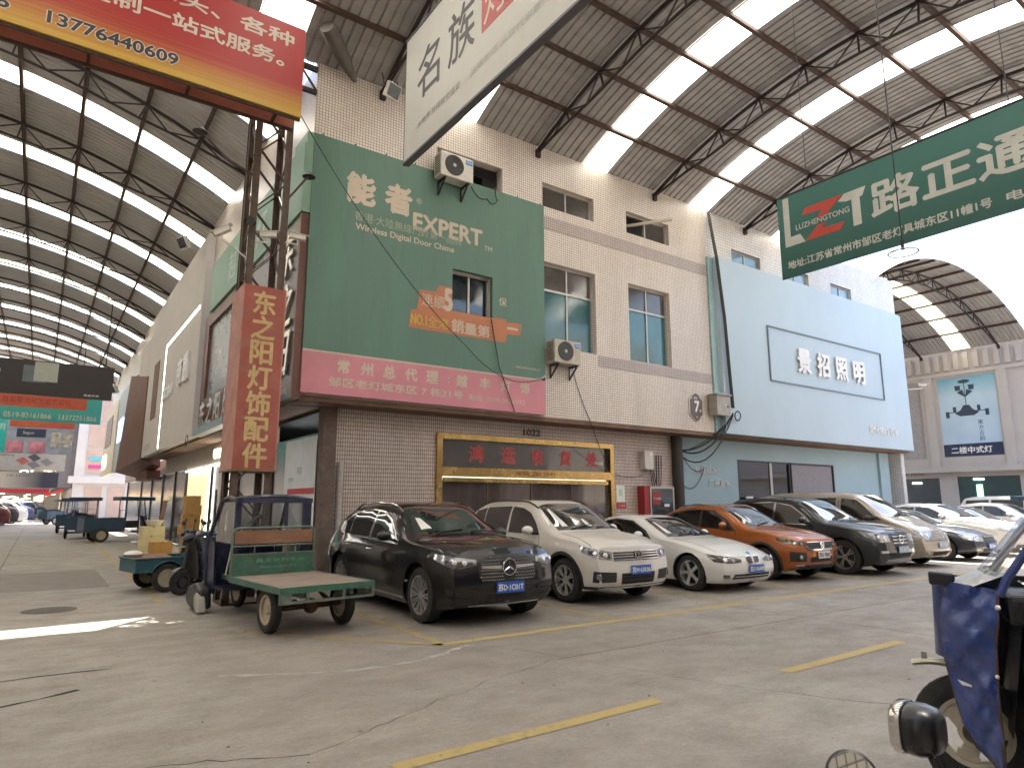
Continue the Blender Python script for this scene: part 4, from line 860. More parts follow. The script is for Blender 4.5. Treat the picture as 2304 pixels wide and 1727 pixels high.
MB().box(15.86, 15.92, YF - .37, YF - .35, 4.28, 4.33).build("lock", M_BLACK, JB)
MJ = thing("meter_box", "small beige meter box on the ground floor tiles with hanging wires", "electric box", (13.5, YG, 2), world=True)
MB().box(13.35, 13.68, YG - .18, YG, 2.5, 3.0).build("body", M_CAM, MJ); MB().box(13.55, 13.64, YG - .184, YG - .18, 2.86, 2.96).build("label", MATS["green lit strip"] if False else M_WHITE, MJ)
for q, lb_ in enumerate(("left", "middle", "right")): cable([(13.6 + q*.06, YG - .12, 2.5), (13.85 + q*.08, YG - .1, 1.9 + q*.1), (13.9 + q*.1, YG - .08, 2.9)], .014, lb_ + " wire loop hanging under the beige meter box", sag=.25)
FC = thing("fire_cabinet", "red fire cabinet with glass door behind the white coupe", "fire cabinet", (13.5, YG, 1), world=True)
MB().box(13.2, 14.35, YG - .26, YG - .01, .9, 2.05).build("body", mat("fire red paint", (.28, .02, .02), .4), FC); MB().box(13.45, 14.3, YG - .27, YG - .262, .98, 1.98).build("door_glass", M_DKG, FC)
f = MB(); f.box(13.4, 14.35, YG-.28, YG-.27, 1.98, 2.04); f.box(13.4, 13.45, YG-.28, YG-.27, .92, 1.98); f.box(14.3, 14.35, YG-.28, YG-.27, .92, 1.98); f.box(13.4, 14.35, YG-.28, YG-.27, .92, .98); f.build("door_frame", M_ALU, FC)
MB().box(13.5, 13.8, YG - .276, YG - .27, 1.55, 1.9).build("red_notice", MATS["fire red paint"], FC); text("灭火器箱", "lettering", FC, (13.52, YG - .276, 1.68), (1, 0, 0), (0, 0, 1), .07, M_WHITE); MB().box(13.95, 14.15, YG - .276, YG - .27, 1.5, 1.57).build("notice", M_WHITE, FC)
NT = thing("wall_notice", "white paper notice with a red strip beside the gold trimmed shopfront", "notice", (12.6, YG, 1.5), world=True)
MB().box(12.42, 12.72, YG - .012, YG, 1.62, 2.06).build("sheet", M_WHITE, NT); MB().box(12.5, 12.63, YG - .015, YG - .012, 1.78, 1.95).build("picture", mat("pale green print", (.4, .6, .42), .5), NT)
MB().box(12.42, 12.76, YG - .015, YG, 1.46, 1.6).build("red_strip", MATS["red lettering"], NT); text("小心地滑", "lettering", NT, (12.46, YG - .015, 1.5), (1, 0, 0), (0, 0, 1), .06, M_WHITE)
PQ = thing("number_plaque", "brown shield plaque with a white number 7 on the overhang corner", "sign", (14.9, YF, 4.2), world=True)
sh = [(-.0, -.40), (.12, -.33), (.16, -.26), (.25, -.2), (.25, .2), (.16, .26), (.12, .34), (0, .4), (-.12, .34), (-.16, .26), (-.25, .2), (-.25, -.2), (-.16, -.26), (-.12, -.33)]
MB().prism([(a*1.15, b*1.08) for a, b in sh], (14.9, YF - .03, 4.25), (1, 0, 0), (0, 0, 1), (0, .03, 0)).build("rim", mat("pale plaque rim", (.50, .45, .40), .5), PQ); MB().prism(sh, (14.9, YF - .04, 4.25), (1, 0, 0), (0, 0, 1), (0, .01, 0)).build("plate", mat("brown plaque", (.11, .08, .075), .5), PQ)
text("7", "number", PQ, (14.83, YF - .04, 4.12), (1, 0, 0), (0, 0, 1), .3, M_WHITE, fat=.05); text("幢", "letter", PQ, (15.02, YF - .04, 4.12), (1, 0, 0), (0, 0, 1), .08, M_WHITE); text("東区", "lettering", PQ, (14.8, YF - .04, 4.47), (1, 0, 0), (0, 0, 1), .08, M_WHITE); text("v", "mark", PQ, (14.86, YF - .04, 3.95), (1, 0, 0), (0, 0, 1), .04, M_WHITE, w=.09)

# ================================================================= boards hung across the lane
def laneboard(name, label, y, x0, x1, z0, z1, m):
    t = thing(name, label, "hanging banner", ((x0 + x1)/2, y, z0), world=True); MB().box(x0, x1, y, y + .08, z0, z1).build("sheet", m, t)
    for x in (x1 - .3, (x0+x1)/2, x0 + .5): MB().cyl((x, y + .04, z1), (x, y + .04, z1 + 2.6), .02, 4).build("hanger", M_STEELD, t)
    return t
b1 = laneboard("black_lane_banner", "wide black hanging banner with pale square shapes over the lane", 30, -9, 1.93, 5.52, 6.82, mat("near black print", (.022, .017, .017), .5))
MB().box(-.95, -.25, 29.99, 30, 6.0, 6.62).build("grey_square", mat("grey square print", (.10, .12, .13), .5), b1); MB().box(-.62, .12, 29.985, 29.99, 6.05, 6.78).build("pale_square", mat("pale square print", (.33, .34, .30), .5), b1)
text("智能开关", "lettering", b1, (1.0, 30, 5.62), (1, 0, 0), (0, 0, 1), .08, M_WHITE, w=.5); text("灯具", "lettering", b1, (-1.9, 30, 6.3), (1, 0, 0), (0, 0, 1), .12, M_WHITE, w=.3)
b2 = laneboard("orange_lane_banner", "orange red hanging banner under the black one in the lane", 38, -9, 1.45, 6.0, 6.55, mat("orange red print", (.50, .10, .05), .6))
text("久雅葡萄酒批发城欢迎您", "lettering", b2, (-2.1, 38, 6.15), (1, 0, 0), (0, 0, 1), .3, mat("dark red print", (.28, .03, .03), .5), w=2.9)
b3 = laneboard("teal_phone_banner", "teal hanging banner with two phone numbers in the lane", 42, -9, 2.3, 5.75, 7.1, mat("teal print", (.05, .36, .33), .6))
text("0519-83161866   13372251866", "lettering", b3, (-1.9, 42, 5.9), (1, 0, 0), (0, 0, 1), .26, M_PW, w=4.0)
b4 = laneboard("store_photo_banner", "hanging banner printed with a shop photo beside a teal panel in the lane", 50, -9, 1.4, 4.55, 6.9, mat("blue grey shop print", (.35, .38, .46), .6, 0, .25, 3))
MB().box(-9, -2.0, 49.98, 50, 4.6, 6.5).build("teal_panel", mat("bright teal print", (.03, .50, .45), .6), b4); MB().box(-1.9, 1.4, 49.98, 50, 6.15, 6.6).build("orange_strip", MATS["orange red print"], b4)
MB().box(-1.5, -.05, 49.97, 49.98, 5.55, 6.05).build("dark_sign", mat("navy shop sign", (.04, .05, .09), .5), b4); text("Segon", "lettering", b4, (-1.2, 49.97, 5.68), (1, 0, 0), (0, 0, 1), .22, M_WHITE)
for x in (-1.95, -.85): MB().box(x, x + .85, 49.97, 49.98, 4.6, 5.3).build("shop_window", mat("red white shop window", (.62, .25, .32), .5, 0, .5, 2), b4)
for x in (.25, .85): MB().box(x, x + .5, 49.97, 49.98, 5.0, 5.9).build("shop_shelf", mat("patchy beige print", (.5, .45, .38), .5, 0, .6, 4), b4)
text("照明", "lettering", b4, (-2.95, 49.98, 5.9), (1, 0, 0), (0, 0, 1), .4, M_WHITE)
b5 = laneboard("grey_switch_banner", "pale grey hanging banner printed with tilted switch panels", 58, -9, 1.3, 3.85, 5.05, mat("pale grey print board", (.40, .40, .42), .6))
for x, z, c in ((-1.2, 4.5, (.4, .12, .12)), (-.55, 4.75, (.08, .08, .1)), (-.55, 4.25, (.2, .2, .26)), (.2, 4.45, (.22, .23, .28))):
    MB().prism([(-.4, .05), (0, .28), (.4, -.05), (0, -.28)], (x, 57.98, z), (1, 0, 0), (0, 0, 1), (0, .02, 0)).build("printed_switch", mat("switch print %d" % int(z*100+x*10), c, .5), b5)
text("kaidengfang", "lettering", b5, (-3.2, 58, 4.8), (1, 0, 0), (0, 0, 1), .16, M_INK, w=1.5)
b6 = laneboard("dark_sofa_banner", "dark hanging banner, lowest and farthest in the lane", 64, -9, 1.1, 2.75, 3.95, grad_mat("dark beige print", (.42, .38, .33), (.03, .03, .05), .66, .9, ax=0))
text("HK LESSO", "lettering", b6, (-2.2, 64, 3.6), (1, 0, 0), (0, 0, 1), .16, M_INK, w=1.5)
b7 = laneboard("thin_red_banner", "thin dark red strip banner below the dark one", 66, -9, .6, 2.35, 2.7, mat("deep red print", (.33, .02, .04), .5))
# far end hall with lit lamp displays
FE = thing("lane_end_showroom", "dim lamp showroom with glowing chandeliers closing the far lane", "building", (-4, 120, 0), world=True)
MB().box(-13, 6, 120, 120.3, 0, 9).build("back_wall", mat("dim hall wall", (.12, .11, .10), .8), FE); MB().box(-13, 6, 106, 106.4, 3.0, 4.2).build("beam", mat("grey hall beam", (.2, .195, .19), .8), FE)
for k in range(70):
    x = -9 + random.random() * 10.5; z = random.choice([1.9, 2.3, 2.6, 5.0, 5.6]) + random.uniform(-.25, .25); w = random.uniform(.15, .6)
    MB().lathe([(0, -.06), (w*.7, -.03), (w, .02), (w*.4, .09), (0, .1)], (x, 104 + random.random()*13, z), (0, 0, 1), 8).build("display_lamp", mat("warm glowing lamp", (.9, .8, .5), .5, emit=(1, .78, .4), estr=2.2), FE)
MB().lathe([(.5, -.03), (.55, 0), (.5, .03), (.45, 0), (.5, -.03)], (-1.9, 105.8, 5.2), (0, 1, 0), 24).build("neon_ring", MATS["lit tube"], FE)
# pink tower building on the right side of the lane beyond the gap
TW = thing("pink_panel_building", "sunlit building with pink stone panels beyond the gap in the lane roof", "building", (4.5, 72, 0), world=True)
M_PK = mat("pinkish stone panel", (.52, .37, .30), .7, 0, .08, 1); M_PKW = mat("pale stone", (.58, .54, .52), .7, 0, .06, 1)
MB().box(2.3, 14, 70, 110, 0, 13).build("wall", M_PKW, TW); MB().box(1.9, 14, 69.7, 70, 3.3, 3.9).build("cornice", M_PKW, TW); MB().box(1.7, 14, 69.6, 70, 11.2, 11.9).build("cornice", M_PKW, TW)
for z in (4.2, 6.5, 8.8): MB().box(3.1, 4.8, 69.92, 70, z, z + 2.1).build("stone_panel", M_PK, TW)
for x in (3.2, 5.0): MB().box(x, x + 1.3, 69.92, 70, .2, 3.0).build("stone_panel", M_PK, TW)
MB().box(3.3, 4.5, 69.85, 69.92, 5.3, 5.6).build("blue_sign", mat("cyan sign", (.1, .5, .6), .5), TW); MB().box(3.3, 4.5, 69.85, 69.92, 4.6, 4.9).build("pink_sign", mat("magenta sign", (.6, .05, .25), .5), TW)
MB().box(1.0, 2.3, 71, 105, 2.9, 9).build("sign_band", mat("grey sign band", (.17, .16, .165), .6), TW)
for k in range(9): MB().box(.96, 1.0, 72 + k*3.6, 74.6 + k*3.6, 3.6, 4.6).build("window", M_DKG, TW)
RC = thing("red_canopy", "small red shop canopy under the pink panel building", "canopy", (1.5, 71, 2.4), world=True)
MB().prism([(0, 0), (1.4, .5), (1.4, .7), (0, .25)], (.3, 70.6, 2.1), (1, 0, 0), (0, 0, 1), (0, 2, 0)).build("cloth", mat("bright red cloth", (.55, .02, .02), .6), RC)
for x in (.35, 1.65): MB().cyl((x, 71, 0), (x, 71, 2.2), .03, 6).build("post", M_STEEL, RC)
# ================================================================= cars
def lerp(tab, x):
    if x <= tab[0][0]: return tab[0][1]
    for i in range(len(tab) - 1):
        a, b = tab[i], tab[i+1]
        if x <= b[0]: return a[1] + (b[1] - a[1]) * (x - a[0]) / (b[0] - a[0])
    return tab[-1][1]
def smooth_tab(tab, r=.10):
    def f(x): return sum(lerp(tab, x + k * r / 3) * w for k, w in ((-3, 1), (-2, 2), (-1, 3), (0, 4), (1, 3), (2, 2), (3, 1))) / 16
    return f
def paint(name, col, metal=0.0, rough=.28):
    return mat(name, col, .45, metal, .04, 1.5, .06, tuple(c * .75 + .004 for c in col), 3, coat=.95, rvar=.04, spec=.2)
M_CGL = mat("tinted car glass", (.012, .013, .014), .03, 0, .1, spec=1.0, rvar=.0, coat=1.0)
M_CHROME = mat("chrome trim", (.62, .62, .62), .12, 1.0, .03, rvar=.04)
M_TYRE = mat("tyre rubber", (.022, .021, .020), .85, 0, .2, 8, .4, (.07, .06, .05), 12, bump=.2)
M_TRIM = mat("grey black body plastic", (.022, .022, .023), .6)
M_LAMP = mat("clear headlamp", (.30, .31, .32), .08, .35, .35, 14, coat=1.0)
M_LAMPD = mat("dark headlamp interior", (.05, .05, .055), .1, .2, .3, 9, coat=1.0)
M_ALLOY = mat("silver alloy", (.60, .60, .60), .3, .6, .05); M_ALLOYD = mat("dark alloy", (.42, .41, .40), .3, .6, .05)
M_PLATE = mat("blue number plate", (.02, .10, .42), .35); M_PAPER = mat("white paper", (.66, .66, .64), .7)
M_AMBER = mat("amber lens", (.6, .2, .02), .15, coat=1.0); M_TAIL = mat("red tail lens", (.35, .01, .012), .12, coat=1.0)

def resample(pts, n):
    P = [Vector(p) for p in pts]; d = [0]
    for i in range(1, len(P)): d.append(d[-1] + (P[i] - P[i-1]).length)
    out = []; T = d[-1] or 1
    for k in range(n + 1):
        t = T * k / n; i = 0
        while i < len(P) - 2 and d[i+1] < t: i += 1
        s = (t - d[i]) / ((d[i+1] - d[i]) or 1); out.append(P[i].lerp(P[i+1], min(max(s, 0), 1)))
    return out
class Body:
    def __init__(s, mb):
        s.bvh = BVHTree.FromPolygons(mb.v, mb.f)
    def hit(s, mode, a, b):
        if mode == 'L': o, d = Vector((-3, a, b)), Vector((1, 0, 0))
        elif mode == 'R': o, d = Vector((3, a, b)), Vector((-1, 0, 0))
        elif mode == 'T': o, d = Vector((a, b, 4)), Vector((0, 0, -1))
        elif mode == 'F':
            f = radians(a); d = Vector((-sin(f), cos(f), 0)); o = Vector((0, 1.1, b)) - d * 3
        elif mode == 'B':
            f = radians(a); d = Vector((-sin(f), -cos(f), 0)); o = Vector((0, s.L - 1.0, b)) - d * 3
        h, n, _, _ = s.bvh.ray_cast(o, d)
        if h is None: return None, None
        if n.dot(d) > 0: n = -n
        return h, n
    def patch(s, mode, lo, hi, off=.004, nu=12, nv=4, skirt=.012):
        lo = resample([(p[0], p[1], 0) for p in lo], nu); hi = resample([(p[0], p[1], 0) for p in hi], nu)
        P = []
        for j in range(nv + 1):
            for i in range(nu + 1):
                q = lo[i].lerp(hi[i], j / nv); h, n = s.hit(mode, q.x, q.y)
                if h is None: P.append(None)
                else: P.append((h, n))
        if any(p is None for p in P):
            ok = [p for p in P if p]
            if not ok: return None
            for k, p in enumerate(P):
                if p is None: P[k] = min(ok, key=lambda o_: 0) if k == 0 else P[k-1] or ok[0]
        V = [p[0] + p[1] * off for p in P]; F = []; w = nu + 1
        for j in range(nv):
            for i in range(nu): F.append((j*w+i, j*w+i+1, (j+1)*w+i+1, (j+1)*w+i))
        if skirt:
            bd = list(range(w)) + [j*w+nu for j in range(1, nv+1)] + [nv*w+i for i in range(nu-1, -1, -1)] + [j*w for j in range(nv-1, 0, -1)]
            k = len(V); V += [P[b][0] + P[b][1] * (off - skirt) for b in bd]; m = len(bd)
            for i in range(m): F.append((bd[i], k+i, k+(i+1) % m, bd[(i+1) % m]))
        mb = MB(); mb.v = [tuple(v) for v in V]; mb.f = F
        return mb
def arc(cy, cz, r, a0, a1, n=16): return [(cy + r*cos(radians(a0+(a1-a0)*i/n)), cz + r*sin(radians(a0+(a1-a0)*i/n))) for i in range(n+1)]

def car(sp, loc, rz=0, label="", group=None, name="parked_car", cat="car"):
    L, W, H = sp['L'], sp['W'], sp['H']; hw = W / 2; fo, wb, TR = sp['fo'], sp['wb'], sp.get('TR', .34); ar = TR + sp.get('agap', .055)
    zt = smooth_tab(sp['top']); zs = smooth_tab(sp['belt'], .12); zb = lambda y: lerp(sp.get('sill', [(0, .26), (.5, .2), (L-.5, .22), (L, .30)]), y)
    nose = sp['nose']; lean = sp.get('lean', .33); HB = H - lerp(sp['belt'], L*.5)
    rf, rr = sp.get('rf', .13), sp.get('rr', .10)
    def Wy(y):
        a = .75; b = L - .7
        k = 1 - (rf * ((a - y)/a)**2.3 if y < a else 0) - (rr * ((y - b)/.7)**2.3 if y > b else 0)
        return hw * k
    def Yw(x, y, z):
        r = abs(x) / hw
        if y < 1.3:
            f = (1 - max(y, 0)/1.3) ** 2; y += f * (lerp(nose, z) + sp.get('bow', .15) * r**2.4)
        if y > L - 1.0:
            f = ((y - L + 1.0)/1.0) ** 2; y -= f * (lerp(sp['tail'], z) + .12 * r**2.4)
        # plan bow of the windscreen
        cw = sp['cowl']; g_ = max(0, 1 - abs(y - cw - .35)/.9) * max(0, min(1, (z - zs(y))/.2)); y += .13 * r*r * g_
        return y
    ML, MU = 12, 22
    def ring(y):
        w = Wy(y); b0, s0, t0 = zb(y), zs(y), zt(y); zm = b0 + (s0 - b0) * .58; out = []
        for i in range(ML + 1):
            z = b0 + (s0 - b0) * (i / ML) ** .9; fe = 0
            for yc in (fo, fo + wb): fe = max(fe, math.exp(-((y - yc)/.42)**2))
            if z < zm: x = w * (1 - .055*((zm - z)/(zm - b0))**1.6 * (1 - .7*fe))
            else: x = w * (1 - sp.get('shin', .055)*((z - zm)/(s0 - zm))**2.2)
            crs = sp.get('crease', .62); x -= .012 * (1 - fe) * math.exp(-((z - (b0 + (s0-b0)*crs*.62))/.10)**2); x += .009 * fe * (1 if z < s0*.9 else .5)
            x += .007 * math.exp(-((z - (b0 + (s0-b0)*.84))/.03)**2)
            if i == 0: x -= .03
            out.append((x, z))
        h = max(t0 - s0, .004); q = min(1, max(0, (h - .12)/(HB*.7))); n = 2.6 + 3.2*q
        xs0 = out[-1][0] - .012*q
        for i in range(1, MU + 1):
            th = (pi/2) * (i / MU) ** .95; ez = sin(th) ** (2/n); ex = max(cos(th), 0) ** (2/n)
            out.append(((xs0 - lean*h*ez*(1 if q > .02 else .0)*min(1, q*3)) * ex, s0 + h*ez))
        out[-1] = (0.0, t0)
        return out
    ys = []; y = 0
    while y < L - .001:
        ys.append(y); y += .03 if (y < .5 or y > L - .5) else .06
    ys.append(L); rings = [ring(y) for y in ys]; K = ML + MU + 1
    mb = MB()
    for sgn in (-1, 1):
        base = len(mb.v)
        for y, rg in zip(ys, rings):
            for x, z in rg: mb.v.append((sgn*x, Yw(x, y, z), z))
        for j in range(len(ys) - 1):
            for i in range(K - 1):
                a, b, c, d = base+j*K+i, base+j*K+i+1, base+(j+1)*K+i+1, base+(j+1)*K+i
                mb.f.append((a, b, c, d) if sgn < 0 else (d, c, b, a))
        NC = 10
        for j, fl in ((0, 1), (len(ys) - 1, -1)):
            b2 = len(mb.v)
            for i in range(K):
                x, z = rings[j][i]
                for k in range(NC + 1): xx = x * (1 - k/NC); mb.v.append((sgn*xx, Yw(xx, ys[j], z), z))
            for i in range(K - 1):
                for k in range(NC):
                    a, b, c, d = b2+i*(NC+1)+k, b2+i*(NC+1)+k+1, b2+(i+1)*(NC+1)+k+1, b2+(i+1)*(NC+1)+k
                    mb.f.append((a, b, c, d) if sgn*fl < 0 else (d, c, b, a))
        b3 = len(mb.v)                                       # floor pan
        for y, rg in zip(ys, rings): mb.v += [(sgn*rg[0][0], Yw(rg[0][0], y, rg[0][1]), rg[0][1]), (0, Yw(0, y, rg[0][1]), rg[0][1])]
        for j in range(len(ys) - 1):
            a = b3 + 2*j; mb.f.append((a, a+1, a+3, a+2) if sgn > 0 else (a+2, a+3, a+1, a))
    bm = bmesh.new(); vs_ = [bm.verts.new(v) for v in mb.v]
    for f in mb.f:
        try: bm.faces.new([vs_[i] for i in f])
        except ValueError: pass
    bmesh.ops.remove_doubles(bm, verts=bm.verts, dist=.0008)
    bmesh.ops.recalc_face_normals(bm, faces=bm.faces)
    for yc in (fo, fo + wb):                                   # wheel openings
        NA = 20
        for k in range(NA):
            a = 2*pi*k/NA; n_ = Vector((0, cos(a), sin(a)))
            near = [f for f in bm.faces if (f.calc_center_median().yz - Vector((yc, TR))).length < ar + .16 and abs(f.calc_center_median().x) > hw*.45]
            ge = set(near)
            for f in near: ge.update(f.edges); ge.update(f.verts)
            bmesh.ops.bisect_plane(bm, geom=list(ge), plane_co=Vector((0, yc, TR)) + n_*ar, plane_no=n_)
        dead = [f for f in bm.faces if (f.calc_center_median().yz - Vector((yc, TR))).length < ar*.995 and abs(f.calc_center_median().x) > hw*.45]
        bmesh.ops.delete(bm, geom=dead, context='FACES')
    T = thing(name, label, cat, loc, rz, group)
    me = bpy.data.meshes.new("body"); bm.to_mesh(me); bm.free(); me.materials.append(sp['paint'])
    me.polygons.foreach_set("use_smooth", [True]*len(me.polygons)); me.set_sharp_from_angle(angle=radians(42))
    bo = bpy.data.objects.new("body", me); COL.objects.link(bo); bo.parent = T
    B_ = Body(mb); B_.L = L
    def pt(nm, mode, lo, hi, m, off=.005, nu=14, nv=4, par=None):
        q = B_.patch(mode, lo, hi, off, nu, nv)
        return q.build(nm, m, par or T, smooth=True, angle=60) if q else None
    def both(nm, lo, hi, m, **k):
        pt(nm, 'L', lo, hi, m, **k); pt(nm, 'R', lo, hi, m, **k)
    # arch liners
    ml = MB()
    for yc in (fo, fo + wb):
        for sg in (-1, 1): ml.lathe([(ar + .01, 0), (ar + .01, .42)], (sg*(hw - .055), yc, TR), (-sg, 0, 0), 24); ml.lathe([(0, 0), (ar + .01, 0)], (sg*(hw - .47), yc, TR), (-sg, 0, 0), 16)
    ml.v = [(p[0], p[1], max(p[2], .20)) for p in ml.v]; ml.box(-hw*.8, hw*.8, fo + .5, fo + wb - .5, .19, .26); ml.build("underbody", M_DARK, T)
    if sp.get('clad'):
        for yc in (fo, fo + wb): both("arch_trim", arc(yc, TR, ar + .002, -12, 192), arc(yc, TR, ar + .055, -12, 192), M_TRIM, off=.012, nu=26, nv=1)
        both("sill_trim", [(fo + ar, .24), (fo + wb - ar, .25)], [(fo + ar, .36), (fo + wb - ar, .37)], M_TRIM, off=.012, nu=20, nv=2)
    else:
        for yc in (fo, fo + wb): both("arch_lip", arc(yc, TR, ar + .002, -5, 185), arc(yc, TR, ar + .022, -5, 185), sp['paint'], off=.008, nu=26, nv=1)
    # glass
    ws = sp['ws']; pt("windscreen", 'T', [(-ws[0], ws[1] + .10), (-ws[0]*.6, ws[1] + .02), (0, ws[1]), (ws[0]*.6, ws[1] + .02), (ws[0], ws[1] + .10)], [(-ws[2], ws[3]), (0, ws[3]-.015), (ws[2], ws[3])], M_CGL, off=.006, nu=18, nv=10)
    wp_ = MB(); 
    for sx, ln in ((-.18, .5), (.35, .5)): wp_.bar((0, 0, 0), (0, 0, 0), .01)
    for sx in (-.45, .15):
        h1, n1 = B_.hit('T', sx, ws[1] + .05); h2, n2 = B_.hit('T', sx + .5, ws[1] + .13)
        if h1 and h2: wp_.bar(h1 + n1*.02, h2 + n2*.02, .018, .012)
    wp_.build("wiper", M_BLACK, T)
    rw = sp.get('rw')
    if rw: pt("rear_window", 'T', [(-rw[0], rw[1]), (rw[0], rw[1])], [(-rw[2], rw[3]), (rw[2], rw[3])], M_CGL, off=.005, nu=12, nv=8)
    tr = sp.get('wtrim'); 
    if tr: both("window_trim", sp['wlo'], sp['whi'], tr, off=.004, nu=40, nv=6)
    for lo, hi in sp['win']: both("side_window", lo, hi, M_CGL, off=.009, nu=20, nv=6)
    # shut lines, handles
    for ln in sp.get('seams', ()):
        for md in 'LR': pt("door_seam", md, ln, [(a + .012, b) for a, b in ln], M_DARK, off=.0015, nu=14, nv=1)
    hd = sp.get('hood')
    if hd:
        for sg in (-1, 1): pt("bonnet_seam", 'T', [(sg*hd[0], hd[1]), (sg*hd[2], hd[3])], [(sg*(hd[0]+.01), hd[1]), (sg*(hd[2]+.01), hd[3])], M_DARK, off=.0015, nu=16, nv=1)
    for yh, zh in sp.get('handles', ()):
        for md, sg in (('L', -1), ('R', 1)):
            h, n = B_.hit(md, yh, zh)
            if h: m_ = MB(); m_.tube([h, h + Vector((sg*.03, .02, 0)), h + Vector((sg*.03, .16, 0)), h + Vector((0, .18, 0))], .012, 6); m_.build("door_handle", sp.get('hmat', sp['paint']), T, smooth=True)
    for sg in (-1, 1):                                          # mirrors
        my, mz = sp['mirror']; h, n = B_.hit('L' if sg < 0 else 'R', my, mz)
        if h:
            x = h.x; m_ = MB(); m_.ball((x + sg*.17, my - .02, mz + .07), 1, 16, 10, (.115, .07, .075)); m_.build("wing_mirror", sp.get('mmat', sp['paint']), T, smooth=True)
            q = MB(); q.bar((x - sg*.02, my + .02, mz), (x + sg*.1, my + .0, mz + .03), .05, .04); q.build("mirror_arm", M_TRIM, T)
    # roof rails
    if sp.get('rails'):
        rx, ra, rb, rm = sp['rails']
        for sg in (-1, 1):
            pts = []
            for k in range(15):
                t = k/14; y = ra + (rb - ra)*t; h, n = B_.hit('T', sg*rx, y); up = .055*min(1, 6*t, 6*(1-t))
                if h: pts.append(h + Vector((0, 0, up)))
            MB().tube(pts, .017, 6).build("roof_rail", rm, T, smooth=True)
    # wheels
    Rr = TR * sp.get('rimk', .68)
    for yc, xx in ((fo, -1), (fo, 1), (fo + wb, -1), (fo + wb, 1)):
        if 'whl' in sp and (yc, xx) != (fo, -1):
            a = copy_tree(sp['whl'], T); a.location = (xx*(hw - .03), yc, TR); a.rotation_euler = (0, 0, 0 if xx < 0 else pi); continue
        wt = .225; w = MB(); w.lathe([(Rr - .01, .015), (Rr + .02, .0), (TR - .035, .004), (TR - .008, .022), (TR, .06), (TR, wt - .06), (TR - .008, wt - .02), (TR - .04, wt), (Rr, wt)], (0, 0, 0), (1, 0, 0), 40)
        wo_ = w.build("wheel", M_TYRE, T, smooth=True, loc=(xx*(hw - .03), yc, TR))
        r = MB(); r.lathe([(Rr, .008), (Rr - .015, .012), (Rr - .022, .05), (Rr - .03, .19)], (0, 0, 0), (1, 0, 0), 40); r.lathe([(0, .018), (.035, .018), (.06, .03), (.065, .07)], (0, 0, 0), (1, 0, 0), 20)
        for k in range(sp.get('spokes', 5)):
            a = 2*pi*k/sp.get('spokes', 5); sw = sp.get('spw', .05); fk = sp.get('fork', 0)
            for da in ((-fk, fk) if fk else (0,)):
                a2 = a + da; p0 = Vector((.035, .045*cos(a), .045*sin(a))); p1 = Vector((.018, (Rr-.015)*cos(a2), (Rr-.015)*sin(a2))); r.bar(p0, p1, sw, .02, up=(1, 0, 0))
        r.build("rim", sp.get('alloy', M_ALLOY), wo_, smooth=True, angle=30)
        d = MB(); d.lathe([(0, .10), (Rr - .03, .10)], (0, 0, 0), (1, 0, 0), 24); d.build("brake_disc", M_TRIM, wo_)
        sp['whl'] = wo_
    return T, B_, pt, both
def plate(T, B_, ph, z, txt, m=None, md='F', w=.44, tc=None):
    h, n = B_.hit(md, ph, z); n = Vector((n.x*.6, n.y, 0)).normalized(); c = h + n*.025; ux = Vector((-n.y, n.x, 0))
    mbp = MB(); mbp.obox(c, (w, .014, .14), Matrix.Rotation(atan2(ux.y, ux.x), 3, 'Z')); p_ = mbp.build("number_plate", m or M_PLATE, T)
    if txt: text(txt, "plate_text", T, c - ux*(w*.46) - Vector((0, 0, .045)) + n*.008, ux, (0, 0, 1), .09, tc or M_WHITE, w=w*.92, fat=.03, lift=.002)
def emblem(T, c, n, r, kind, m=None):
    m = m or M_CHROME; n = Vector(n).normalized(); ux = Vector((-n.y, n.x, 0)).normalized(); uz = ux.cross(n) * -1
    if uz.z < 0: uz = -uz
    c = Vector(c); mb = MB(); 
    mb.lathe([(r*.84, 0), (r*.87, .012), (r*.97, .012), (r, 0)], c, n, 28)
    P = lambda a, b: c + ux*(a*r) + uz*(b*r) + n*.006
    if kind == 'star':
        for k in range(3):
            a = pi/2 + k*2*pi/3; t = P(cos(a)*.9, sin(a)*.9)
            for s in (-1, 1): mb.add([tuple(t), tuple(P(cos(a + s*pi/3)*.16, sin(a + s*pi/3)*.16)), tuple(P(0, 0) + n*.014)], [(0, 1, 2) if s > 0 else (2, 1, 0)])
    elif kind == 'vw':
        for a, b in (((-.42, .72), (0, .1)), ((.42, .72), (0, .1)), ((-.82, .3), (-.38, -.72)), ((-.38, -.72), (0, .0)), ((0, .0), (.38, -.72)), ((.38, -.72), (.82, .3))): mb.bar(P(*a), P(*b), r*.15, .012, up=tuple(n))
    elif kind == 'h':
        for a, b in (((-.4, .6), (-.32, -.6)), ((.4, .6), (.32, -.6)), ((-.35, 0), (.35, 0))): mb.bar(P(*a), P(*b), r*.22, .012, up=tuple(n))
    elif kind == 'disc':
        mb.lathe([(0, .006), (r*.84, .006)], c, n, 20)
    mb.build("emblem", m, T, smooth=False)
def lens(T, B_, ph, z, r, m=None):
    h, n = B_.hit('F', ph, z)
    if h: MB().lathe([(0, .004), (r*.5, .008), (r*.85, .006), (r, 0)], h + n*.008, n, 18).build("lamp_lens", m or M_CHROME, T, smooth=True)

SUVN = [(.2, .16), (.35, .05), (.5, .0), (.7, .015), (.85, .05), (.95, .10), (1.1, .17)]
TAIL = [(.2, .14), (.4, .02), (.7, .0), (1.0, .06), (1.3, .22), (1.7, .42)]
